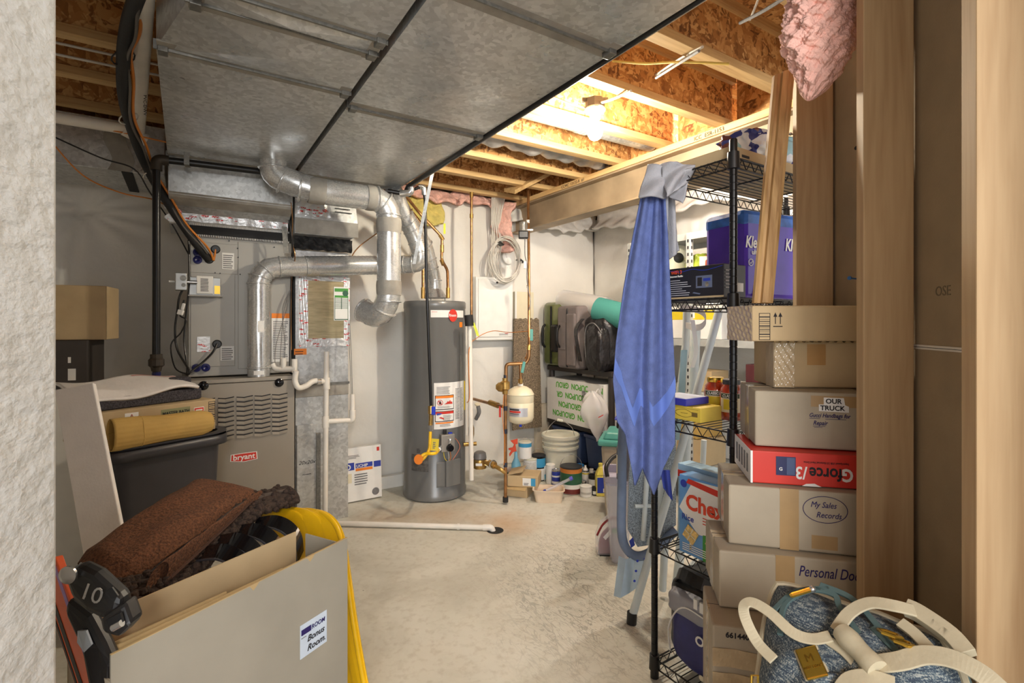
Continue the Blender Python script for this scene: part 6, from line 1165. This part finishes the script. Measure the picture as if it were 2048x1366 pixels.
for i, (z_, th) in enumerate(((.012, .0015), (.018, .003), (.026, .001), (.031, .002), (.037, .001), (.041, .003), (.049, .001), (.054, .002), (.060, .001), (.066, .003))): g.box(.02, -.0008, z_, .048, 0, z_+th)
obj('barcode_panel', g, INK, t)
g = G(M); 
for x in (.064, .078): g.box(x-.001, -.0008, .048, x+.001, 0, .070).prism([(x-.0055, -.0008, .068), (x+.0055, -.0008, .068), (x, -.0008, .080)], (0, .0008, 0))
g.box(.058, -.0008, .040, .084, 0, .0425); obj('arrow_mark', g, INK, t)

# ======================= TRAVEL BAG =======================
BGM = bpy.data.materials.new('blue_woven_fabric'); BGM.use_nodes = True; nt = NT(BGM); wv = nt.noise(nt.coords((1, 1, 9), (0, .45, .6)), 70, 3); wv2 = nt.noise(nt.coords((8, 8, 1), (0, .45, .6)), 60, 2)
mx = nt.math('ADD', nt.math('MULTIPLY', wv, .5), nt.math('MULTIPLY', wv2, .5)); nt.l(nt.ramp(mx, [(.42, lin((50, 62, 78))), (.52, lin((86, 102, 112))), (.60, lin((156, 160, 156)))]), nt.b.inputs['Base Color']); nt.b.inputs['Roughness'].default_value = .85; nt.bump(mx, .5, .003); MC['blue_woven_fabric'] = BGM
LEA = mat('cream_leather', (184, 174, 148), .5, var=.05, bump=.15, bs=120); TRIM = mat('teal_grey_trim', (72, 92, 92), .7)
O = P(1545, 1160, 1.05); U = P(1925, 1290, .81)-O; W_ = P(1495, 1500, .83)-O; nn = U.cross(W_).normalized(); nn = nn if nn.dot(V((0, 0, 1))) > 0 else -nn
def sq(s, e=.32): return math.copysign(abs(s)**e, s)
bagp = thing('travel_bag', (O+U*.5+W_*.5)-nn*.2, 'blue grey woven travel bag with cream leather straps at the lower right', 'bag')
def face(s, t_, lift=0):   # s, t in 0..1 over the rounded face
    x = 2*s-1; y = 2*t_-1; b_ = .055*(1-min(1, max(abs(x), abs(y)))**4)
    return O+U*s+W_*t_+nn*(b_+lift)
def disc(u, v):
    a_ = 2*pi*u; c_, s_ = cos(a_), sin(a_); k = v/((abs(c_)**4.5+abs(s_)**4.5)**(1/4.5))
    return face(.5+.5*k*c_, .5+.5*k*s_, .003*sin(k*c_*9+s_*7))
obj('front_face', G().grid(disc, 96, 20), BGM, bagp, smooth=True, ang=80, solid=.004)
def side(u, v):
    p = disc(u, 1.0); c = O+U*.5+W_*.5; off = (p-c); return p-nn*.19*v+off*(.05*sin(v*pi))
obj('side_wall', G().grid(side, 96, 8), BGM, bagp, smooth=True, ang=80, solid=.004); obj('back_face', G().grid(lambda u, v: side(u, 1)+(O+U*.5+W_*.5-nn*.19-side(u, 1))*v, 48, 4), BGM, bagp)
obj('edge_trim', G().tube([disc(i/96, 1.0)+nn*.002 for i in range(96)], .007, 8, closed=True), LEA, bagp, smooth=True)
obj('zip_band', G().ribbon([side(i/95, .28) + (side(i/95, .28)-(O+U*.5+W_*.5)).normalized()*.004 for i in range(96)], nn*.03, .003), TRIM, bagp)
fp = lambda px, py, l=0: None
def onface(px, py, lift):   # point of the bag face seen at a pixel
    o_ = V((0, 0, HC)); d_ = (P(px, py, 1)-o_); q0 = O+nn*(.05+lift); t_ = (q0-o_).dot(nn)/d_.dot(nn); return o_+d_*t_
def strap(pxs, wd, lift, m=LEA, th=.004, name='strap', axis=None):
    pts = sm([onface(x, y, l*.5+.002) for x, y, l in pxs], 6); ws = []; wd = wd*.8
    for i, p in enumerate(pts):
        d_ = (pts[min(i+1, len(pts)-1)]-pts[max(0, i-1)]).normalized(); ws.append(nn.cross(d_).normalized()*wd)
    return obj(name, G().ribbon(pts, ws, th), m, bagp, bevel=.001)
for pl__ in ([(1560, 1270), (1570, 1210), (1620, 1180), (1668, 1190), (1680, 1215), (1720, 1270)], [(1640, 1170), (1700, 1195), (1745, 1240), (1790, 1300)], [(1540, 1230), (1590, 1185), (1660, 1178)], [(1745, 1255), (1790, 1300), (1830, 1330)]): strap([(x, y, 0) for x, y in pl__], .012, .0, TRIM, .006, 'zip_track')
strap([(1548, 1320, 0), (1515, 1285, .01), (1492, 1240, .04), (1488, 1212, .06), (1505, 1205, .06), (1540, 1225, .05), (1585, 1265, .035), (1625, 1278, .02), (1662, 1272, .015)], .024, .02)
strap([(1672, 1262, .015), (1700, 1225, .03), (1740, 1206, .04), (1790, 1212, .04), (1830, 1222, .015)], .026, .02)
strap([(1655, 1280, .01), (1690, 1305, .01), (1725, 1345, .01), (1745, 1385, .01)], .02, .01)
strap([(1755, 1328, .015), (1800, 1322, .03), (1850, 1310, .035), (1905, 1318, .03), (1960, 1345, .015), (2000, 1380, 0)], .036, .02)
strap([(1680, 1385, .015), (1700, 1360, .03), (1740, 1355, .03), (1790, 1370, .02)], .03, .02)
pa_ = onface(1682, 1262, .015); pb_ = onface(1755, 1340, .015)
obj('handle_wrap', G().tube([pa_.lerp(pb_, i/8) for i in range(9)], [.015, .017, .018, .017, .016, .016, .017, .018, .017], 20), LEA, bagp, smooth=True)
strap([(1812, 1215, 0), (1840, 1228, 0), (1900, 1270, 0), (1935, 1310, 0)], .032, .0, LEA, .016, 'luggage_tag'); strap([(1800, 1245, 0), (1830, 1268, 0), (1860, 1300, 0)], .022, 0, LEA, .008, 'luggage_tag')
strap([(1860, 1243, .01), (1898, 1272, .01)], .016, .01, LEA, .006, 'tag_flap')
a = onface(1580, 1192, .012); b_ = onface(1625, 1178, .012); obj('zip_pull', G().tube([a, a.lerp(b_, .1), a.lerp(b_, .9), b_], [.003, .0045, .0045, .002], 8), GOLD, bagp); obj('zip_slider', G().ball(b_, .006, 6), CHROME, bagp, smooth=True)
for px, py in ((1780, 1268), (1805, 1285)): 
    c = onface(px, py, .015); obj('buckle', G().tube([c+(U.normalized()*cos(a_)+nn*sin(a_)*.7+W_.normalized()*sin(a_)*.6)*.016 for a_ in [j*pi/3 for j in range(6)]], .003, 8, closed=True), GOLD, bagp)
c = onface(1625, 1330, .004); ux = (onface(1655, 1345, 0)-onface(1612, 1355, 0)).normalized(); uy = -(onface(1640, 1350, 0)-onface(1622, 1308, 0)).normalized(); 
Mp = Matrix((( (ux.x, uy.x, nn.x, c.x)), (ux.y, uy.y, nn.y, c.y), (ux.z, uy.z, nn.z, c.z), (0, 0, 0, 1)))
obj('badge_backing', G(Mp).box(-.020, -.028, 0, .020, .028, .004), LEA, bagp, bevel=.002); obj('gold_badge', G(Mp).box(-.017, -.025, .004, .017, .025, .009), GOLD, bagp, bevel=.002)
text('M', Mp @ T((0, 0, .0095)), .018, mat('dark_gold', (140, 108, 40), .3, .8), bagp, center=True); text('WEST COAST', Mp @ T((0, -.010, .0095)), .005, MC['dark_gold'], bagp, center=True)
a = onface(1498, 1335, .0); obj('side_zip_pull', G(F(a-D*.02, -33)).tube([(-.005, 0, 0), (.006, 0, .0), (.008, 0, -.05), (-.006, 0, -.05)], .002, 6, closed=True), GOLD, bagp)
# ======================= LEFT FOREGROUND =======================
# tall open carton
P1 = P(695, 1075, 1.425); P2 = P(222, 1312, .919); top = .75
P1.z = P2.z = 0; L = (P1-P2).length; uu = (P1-P2).normalized(); ang = math.degrees(atan2(uu.y, uu.x)); M = F(P2, ang)
t = thing('tall_carton', P2, 'tall open grey cardboard box with a marked sticker in the left foreground', 'box'); dp = .165
cw = .004
GB = mat('grey_board', (152, 146, 132), .85, var=.04, vs=5, bump=.1, bs=50); obj('front_panel', G(M).box(0, 0, 0, L, cw, top), GB, t); obj('back_panel', G(M).box(0, dp-cw, 0, L*.93, dp, top), CARD, t)
obj('end_panel', G(M).box(L-cw, cw, 0, L, dp, top-.02), GB, t); obj('end_panel', G(M).box(0, cw, 0, cw, dp, top-.05), CARDG, t); obj('bottom_panel', G(M).box(0, 0, 0, L, dp, cw), CARDG, t)
obj('inner_flap', G(M).hexa([(.01, .006, top-.06), (L*.60, .006, top-.05), (L*.60, .010, top-.05), (.01, .010, top-.06)], [(.0, .05, top-.015), (L*.66, .02, top-.008), (L*.66, .024, top-.008), (.0, .054, top-.015)]), CARDIN, t)
obj('inner_flap', G(M).hexa([(.0, .03, top-.10), (L*.42, .03, top-.10), (L*.42, .034, top-.10), (0, .034, top-.10)], [(.0, .075, top-.02), (L*.45, .06, top-.02), (L*.45, .064, top-.02), (.0, .079, top-.02)]), CARDY if 0 else CARDIN, t)
g = G(M)
for x in (L*.50, L*.78): g.prism([(x-.014, -.001, top+.0005), (x-.004, -.001, top-.014), (x+.004, -.001, top-.008), (x+.012, -.001, top+.0005)], (0, .006, 0))
obj('torn_notch', g, CARDIN, t)
obj('corrugated_edge', G(M).box(0, -.0004, top-.0012, L, cw+.0004, top+.0006), CARDIN, t)
lb = M @ T((L*.735, -.001, top-.255)); 
Ml = M @ T((L*.72, 0, .50))
plate(Ml, 0, 0, .085, .085, mat('pale_blue_sticker', (196, 208, 222), .6), t, 'sticker', .001)
text('ROOM', Ml @ T((.034, -.002, .060)) @ FRONT, .016, INKB, t, bold=.01, shear=.1, sx=.9); plate(Ml, .003, .058, .03, .014, INKB, t, 'scribbled_out', .002); text('Bonus', Ml @ T((.02, -.002, .034)) @ FRONT, .022, INK, t, shear=.3, bold=.01); text('Room.', Ml @ T((.02, -.002, .010)) @ FRONT, .022, INK, t, shear=.3, bold=.01); lines(Ml, .003, .05, .02, .004, 1, GREYINK, t)
# yellow sled
t = thing('yellow_sled', P(720, 1366, 1.65)*1, 'yellow moulded plastic sled standing behind the tall open box', 'sled')
sp_ = [P(560, 1045, 1.98), P(600, 1022, 1.90), P(640, 1026, 1.82), P(668, 1046, 1.76), P(684, 1085, 1.72), P(694, 1150, 1.69), P(708, 1250, 1.66), P(728, 1366, 1.64)]
e_ = P(752, 1500, 1.62); sp2 = sm(sp_+[V((e_.x, e_.y, .02))], 6)
wdv = (P(560, 1045, 1.6)-P(690, 1000, 1.6)).normalized()
def sled(u, v):
    i = v*(len(sp2)-1); a = sp2[int(i)]; b_ = sp2[min(int(i)+1, len(sp2)-1)]; p = a.lerp(b_, i-int(i))
    rid = .012*(1 if (u*4.5) % 1 < .45 else 0)*min(1, v*4)
    q = p-R*(.30*u)*(.35+.65*min(1, (1-v)*1.2+.4))+D*(.10*u)+V((0, 0, -.05*u*u)); return q+V((0, 0, rid*.6))+R*rid
obj('sled_body', G().grid(sled, 60, 70), YEL, t, smooth=True, ang=40, solid=.004)
obj('rolled_edge', G().tube(sp2, .009, 10), YEL, t, smooth=True); 
# black curved slats
t = thing('black_slatted_plastic', P(560, 1085, 1.6), 'black curved plastic slats with shiny rims sticking out of the tall box', 'plastic part')
GBK = mat('gloss_black'); M_ = None
for i, (px, py, z) in enumerate(((468, 1092, 1.50), (505, 1072, 1.58), (545, 1055, 1.66), (440, 1115, 1.44))):
    pts = sm([P(px-35, py-8, z+.03), P(px, py-12, z), P(px+30, py, z-.03), P(px+50, py+25, z-.05), P(px+55, py+60, z-.06)], 5)
    obj('slat', G().ribbon(pts, D*.05+V((0, 0, .02)), .004), GBK, t); obj('shiny_rim', G().tube([p-D*.025-V((0, 0, .01)) for p in pts], .0035, 8), mat('gunmetal_rim', (110, 112, 122), .2, .7), t, smooth=True)
# brown towel
BR = mat('brown_terry_cloth', (104, 66, 42), .95, var=.30, vs=150, bump=1, bs=150, bd=.006)
A0, B0, C0, D0 = P(152, 1128, 1.42), P(392, 962, 1.92), P(524, 985, 1.86), P(250, 1172, 1.34)
def brt(u, v):
    th = v*2*pi  # closed roll around the long axis
    top_ = A0.lerp(B0, u); bot = D0.lerp(C0, u); c = (top_+bot)/2; ax = (top_-bot)/2; up = V((0, 0, 1))*.045-D*.02
    if u < .5: ax = ax*(1-.0*u)
    k = 1+.03*sin(u*5+v*11)+.015*sin(u*13+v*5)
    end = min(1, .55+u*6, .35+(1-u)*8)
    return c+ax*cos(th)*k*(.8+.2*end)+up*sin(th)*k*end+(V((0, 0, 1))-D*.5)*(.007*sin(v*30+u*5+sin(u*6)*2)*min(1, u*4)*min(1, (1-u)*4))+V((0, 0, .012*sin(u*pi)))
t = thing('brown_towel', D0-V((0, 0, .05)), 'thick folded brown terry towel draped over the left pile', 'towel')
obj('folded_cloth', G().grid(brt, 90, 60), BR, t, smooth=True, ang=85)
def lay(u, v):
    a = P(300, 1182, 1.30).lerp(P(505, 1015, 1.76), u); b_ = P(330, 1130, 1.33).lerp(P(522, 985, 1.80), u); th = v*2*pi
    c = (a+b_)/2; return c+(b_-a)*.62*cos(th)+(V((0, 0, .02))-D*.025)*sin(th)*(1+.1*sin(u*30))
obj('under_fold', G().grid(lay, 60, 24), BR, t, smooth=True, ang=85)
for k in (0, 1): obj('hem_line', G().tube(sm([P(335+8*k, 1160-4*k, 1.285), P(400+8*k, 1100-4*k, 1.42), P(455+8*k, 1048-4*k, 1.56), P(500+6*k, 1005-4*k, 1.70)], 6), .0022, 6), mat('dark_brown_hem', (70, 42, 28), .9), t)
# bobble mat
DB = mat('dark_brown_chenille', (58, 44, 36), .95, var=.3, vs=90); t = thing('chenille_mat', P(300, 1200, 1.32), 'dark brown bobbly bath mat under the brown towel', 'bath mat')
mp_ = sm([P(238, 1196, 1.28), P(300, 1180, 1.34), P(370, 1135, 1.46), P(440, 1065, 1.62), P(510, 1010, 1.80), P(582, 988, 1.95)], 8)
def matf(u, v):
    i = u*(len(mp_)-1); a = mp_[int(i)].lerp(mp_[min(int(i)+1, len(mp_)-1)], i-int(i)); th = 2*pi*v; return a+V((0, 0, .028))*sin(th)+(D*.7-R*.7)*.085*cos(th)
obj('mat_fold', G().grid(matf, 60, 20), DB, t, smooth=True, ang=80); random.seed(5); g = G()
for i in range(520):
    p = V(matf(random.random()*.98, .15+random.random()*.6)); g.ball(p+V((random.uniform(-.004, .004),)*3), random.uniform(.007, .012), 4)
obj('bobbles', g, DB, t, smooth=True); obj('bound_edge', G().tube([p-D*.05+V((0, 0, .028)) for p in mp_[12:]], .009, 8), mat('brown_binding', (78, 66, 58), .8), t, smooth=True); obj('bound_edge', G().tube([p-D*.06-V((0, 0, .012)) for p in mp_[12:]], .009, 8), MC['brown_binding'], t, smooth=True)
# black tote
p = P(210, 648, 2.08); p2 = P(462, 648, 2.52); uu = V((p2.x-p.x, p2.y-p.y, 0)); Lt = uu.length; at_ = math.degrees(atan2(uu.y, uu.x)); tz = .82; kx = Lt/.6
M = F(V((p.x, p.y, 0)), at_); t = thing('black_tote', M.translation.copy(), 'large black plastic storage tote carrying a carton and foam', 'tote')
BT2 = mat('black_tote_plastic', (52, 50, 54), .4, var=.05)
tubshape(M @ T((Lt/2, .21, 0)), Lt-.03, .39, tz, .86, BT2, t, 'tote_body', .006, .03, .08)
obj('rim_band', G(M).add([(x+Lt/2, y+.21, z) for z in (tz-.055, tz-.01) for x, y in rr_(Lt+.02, .44, .09)], [(i, (i+1) % 24, 24+(i+1) % 24, 24+i) for i in range(24)]), BT2, t, solid=.004, smooth=True)
obj('lid_panel', G(M).box(.03, .04, tz-.03, Lt-.03, .38, tz-.02), BT2, t)
Mc = F(M @ V((.02, .10, tz-.018)), at_, 0, -1.5)
Mc = F(M @ V((-.02, .07, tz+.006)), at_+1) @ Matrix.Diagonal((kx, 1, 1, 1))
t, b_ = carton('flat_carton', 'shallow carton with a room name sticker on the black tote', 'box', Mc, .585, .30, .15, CARD)
plate(Mc, .30, .095, .145, .035, mat('olive_sticker', (140, 140, 100), .6), t, 'sticker', .001); text('MASTER BATH', Mc @ T((.306, -.0015, .103)) @ FRONT, .021, INK, t, bold=.02)
plate(Mc, .465, .095, .055, .025, PAPER, t, 'fragile_sticker', .001); plate(Mc, .468, .098, .049, .019, RED, t, 'fragile_field', .0015); lines(Mc, .474, .103, .037, .010, 1, PAPER, t, 'fragile_print', .002, .7, 0)
g = G(Mc); x0 = .545; g.box(x0, -.001, .045, x0+.002, 0, .14).box(x0+.035, -.001, .045, x0+.037, 0, .14).box(x0, -.001, .045, x0+.037, 0, .047).box(x0, -.001, .138, x0+.037, 0, .14)
for i in range(9): g.box(x0, -.001, .053+i*.009, x0+.036, 0, .055+i*.009+(i % 3)*.0012)
for x in (x0+.01, x0+.026): g.box(x-.0015, -.001, .02, x+.0015, 0, .035).prism([(x-.006, -.001, .022), (x+.006, -.001, .022), (x, -.001, .010)], (0, .001, 0))
g.box(x0, -.001, .038, x0+.036, 0, .040); obj('barcode_panel', g, INK, t)
plate(Mc, .135, .08, .06, .055, PAPER, t, 'warning_sticker', .001); obj('warning_triangle', G(Mc).tube([(.145, -.002, .085), (.185, -.002, .085), (.165, -.002, .128)], .0018, 6, closed=True).prism([(.156, -.002, .092), (.174, -.002, .092), (.172, -.002, .106), (.158, -.002, .106)], (0, .001, 0)), RED, t)
# corrugated roll on rim
ra = M @ V((.02, .005, tz+.068)); rb = M @ V((Lt*.80, -.0, tz+.062))
t = thing('corrugated_sleeve', ra-V((0, 0, .06)), 'tan corrugated cardboard sleeve lying on the front rim of the tote', 'cardboard sleeve')
dr_ = (rb-ra).normalized()
def sl(u, v):
    a_ = 2*pi*v; up = V((0, 0, 1)); sd = V((-dr_.y, dr_.x, 0)); c = ra.lerp(rb, u); k = 1+.04*sin(u*9)+.012*sin(v*2*pi*20)
    sqz = 1-.5*max(0, u-.9)*10*.4
    return c+up*(.066-.012*u)*sin(a_)*k*sqz+sd*.042*cos(a_)*k
obj('sleeve', G().grid(sl, 40, 80), CARDY, t, smooth=True, ang=80, solid=.003); obj('taped_seam', G().tube([sl(.27+.004*sin(j), j/24)+V((0, 0, 0)) for j in range(24)], .0035, 6, closed=True), CARDY, t); obj('torn_end', G().prism([rb+V((0, 0, .03))-D*.03, rb+V((0, 0, -.0))-D*.045+dr_*.02, rb+V((0, 0, -.05))-D*.03+dr_*.0, rb-dr_*.03-V((0, 0, .0))-D*.05], D*.004), CARDIN, t)
# foam pads
Mf = F(Mc @ V((.03, .04, .152)), at_+1, 0, 0)
tag(obj('foam_pad', G(Mf).prism([(0, 0, 0), (Lt*.86, .02, 0), (Lt*.80, .22, 0), (.0, .18, 0)], (0, 0, .055)), FOAM, bevel=.008), 'flat charcoal foam pad lying on the shallow carton', 'foam pad')
tag(obj('foam_block', G(F(Mf @ V((Lt*.62, .07, .057)), at_+1)).box(0, 0, 0, .10, .12, .05), FOAM, bevel=.006), 'small charcoal foam block behind the white paper on the pad', 'foam block')
# white padded envelope
def env(u, v): p = (Mf @ V((-.08+.50*u, .0+.17*v+.0, .062+.055*(v**.8)*(.4+.6*min(1, (1-u)*6+.5))+.010*sin(u*9+v*3)))); return p+V((0, 0, -.03*max(0, .25-v)*4*(sin(u*5+.8)*.5+.5)))
t = thing('white_envelope', Mf @ V((0, 0, .06)), 'crumpled white plastic mailer lying on the foam pad', 'mailer'); obj('mailer', G().grid(env, 50, 24), mat('white_mailer', (226, 220, 216), .4, var=.03, bump=.5, bs=20, bd=.01), t, smooth=True, ang=80, solid=.012); obj('red_print', G().grid(lambda u, v: env(.55+.4*u, .86+.06*v)+V((0, 0, .008))-D*.004, 20, 2), mat('faint_red', (214, 150, 140), .6), t)
# styrofoam slab
a = [P(108, 782, 1.95), P(186, 765, 1.98), P(243, 1050, 1.80), P(160, 1125, 1.66)]
lo0 = P(188, 1300, 1.62); lo1 = P(290, 1300, 1.74); lo0.z = .0; lo1.z = .0
p_tl, p_tr = P(108, 780, 1.95), P(186, 765, 1.98); p_br, p_bl = P(268, 1180, 1.78), P(172, 1180, 1.70)
p_br = p_tr+(p_br-p_tr)*((p_tr.z-.03)/(p_tr.z-p_br.z)); p_bl = p_tl+(p_bl-p_tl)*((p_tl.z-.03)/(p_tl.z-p_bl.z))
p_bl = p_tl+(p_br-p_tr)
nv = (p_tr-p_tl).cross(p_br-p_tr).normalized(); nv = nv if nv.dot(D) > 0 else -nv
tag(obj('styrofoam_slab', G().prism([p_tl-(p_tr-p_tl)*.0, p_tr, p_br, p_bl], nv*.022), STY, bevel=.004), 'tilted white styrofoam slab standing beside the black tote', 'styrofoam')
# boxes at far left
p = P(75, 648, 2.55); Mk = F(V((p.x, p.y, 0)), -8)
t, b_ = carton('white_bin', 'rounded white bin with a curved edge behind the styrofoam slab', 'bin', Mk @ T((-.05, 0, 0)), .34, .34, 1.02, WHITE, .06); b_.modifiers[-1].segments = 5
t, b_ = carton('black_carton', 'black printed box below the small kraft box at the far left', 'box', Mk @ T((-.12, .0, 1.02)), .32, .28, .245, mat('charcoal_carton', (60, 54, 50), .6)); 
for i, (z_, h_) in enumerate(((.04, .06), (.13, .03))): plate(Mk @ T((-.12, 0, 1.02)), .24, z_, .012+.02*(i == 0), h_, PAPER, t, 'white_print')
t, b_ = carton('small_carton', 'small kraft box on the black box at the far left', 'box', F(Mk @ V((-.10, .03, 1.267)), -8), .37, .24, .285, CARD)
# orange skis and binding
t = thing('orange_ski', P(180, 1366, 1.0), 'orange and black ski with a large black binding at the lower left', 'ski')
s0 = P(122, 1190, 1.02); s1 = P(205, 1430, .93); wv_ = (R*.8-D*.35+V((0, 0, .25))).normalized()
e2 = s0+(s1-s0)*3.2; k_ = (s0.z-.02)/(s0.z-s1.z); s1b = s0+(s1-s0)*k_; s00 = s0-(s1-s0)*.35
OR = mat('orange_ski_top', (226, 92, 40), .3, coat=.4); obj('ski_body', G().ribbon([s00, s0, s0.lerp(s1b, .5), s1b], wv_*.085, .014), OR, t, bevel=.002)
for o_, w_2, m_ in ((-.034, .006, BLACK), (.030, .010, mat('lilac_stripe', (170, 140, 200), .4)), (-.018, .012, BLACK)): nrm = (s1-s0).normalized().cross(wv_); nrm = nrm if nrm.dot(D) < 0 else -nrm; obj('ski_stripe', G().ribbon([s00+wv_*o_+nrm*.008, s1b+wv_*o_+nrm*.008], wv_*w_2, .002), m_, t)
bd = (s1-s0).normalized(); 
bm = obj('binding_body', G().prism([P(124, 1150, .94), P(150, 1132, .93), P(185, 1150, .92), P(240, 1200, .91), P(238, 1228, .91), P(200, 1243, .91), P(168, 1225, .92), P(140, 1200, .93)], D*.035), BLACK, t, bevel=.012)
obj('binding_heel', G().prism([P(196, 1240, .90), P(246, 1205, .90), P(262, 1250, .89), P(235, 1278, .89), P(205, 1268, .90)], D*.035), BLACK, t, bevel=.008)
obj('heel_window', G().prism([P(212, 1240, .888), P(240, 1226, .888), P(246, 1248, .885), P(220, 1262, .885)], D*.005), mat('dark_recess', (10, 10, 12), .5), t); obj('chrome_pin', G().cyl(P(226, 1256, .884), P(244, 1246, .884), .006), CHROME, t, smooth=True)
obj('binding_base', G().prism([P(130, 1200, .96), P(175, 1235, .95), P(205, 1290, .94), P(222, 1330, .93), P(222, 1440, .92), P(185, 1440, .92), P(160, 1300, .94), P(128, 1230, .96)], D*.03), BLACK, t, bevel=.010)
obj('grey_inset', G().prism([P(155, 1262, .945), P(172, 1262, .94), P(183, 1290, .935), P(168, 1305, .935), P(154, 1285, .94)], D*.004), mat('light_grey_inset', (160, 168, 176), .4), t); obj('release_screw', G().lathe([(.016, 0), (.016, .004), (.008, .008), (0, .008)], P(138, 1149, .925), 20, tuple(-D)), CHROME, t, smooth=True)
obj('latch_hole', G().prism([P(212, 1180, .905), P(224, 1175, .905), P(236, 1192, .903), P(222, 1198, .903)], D*.003), MC['dark_recess'], t)
Mt = Matrix.Translation(P(172, 1196, .908)) @ Matrix.Rotation(-HD, 4, 'Z') @ FRONT @ Matrix.Rotation(-.35, 4, 'Z'); text('10', Mt @ T((-.012, 0, .004)), .042, CHROME, t)
# carton carrying the travel bag
mz = min((side(i/96, 1).z for i in range(96)))
carton('carton_box', 'cardboard carton underneath the blue travel bag', 'box', F(V((.93, .16, 0)), 45), .40, .36, max(.1, mz), CARD)

# ======================= groups of look-alikes =======================
GR = {'carton_box': 'cartons of the tall stack', 'paint_can': 'paint cans on the floor', 'frame_tube': 'pale tubes leaning behind the wire shelf', 'suitcase': 'suitcases on the plastic shelf',
      'insulation_batt': 'insulation batts around the wall tops', 'cable': 'loose cables', 'snack_bag': 'crinkled bags on the rack', 'storage_tote': 'blue totes under the plastic shelf', 'sauce_jar': 'sauce jars on the wire shelf',
      'rolled_mat': 'rolled mats on the suitcases', 'cereal_box': 'cereal boxes on the wire shelf', 'copper_pipe': 'copper pipes by the back wall', 'jar': 'jars on the floor', 'small_tin': 'small tins on the floor',
      'plaster_tub': 'white plastic tubs on the floor', 'small_carton': 'small kraft boxes', 'screw': 'nails and screws in the studs', 'gas_pipe': 'black iron gas pipes', 'flat_carton': 'flat cartons'}
for o in list(C.objects):
    if o.parent is None and o.get('label'):
        k = o.name.split('.')[0]
        if k in GR: o['group'] = GR[k]
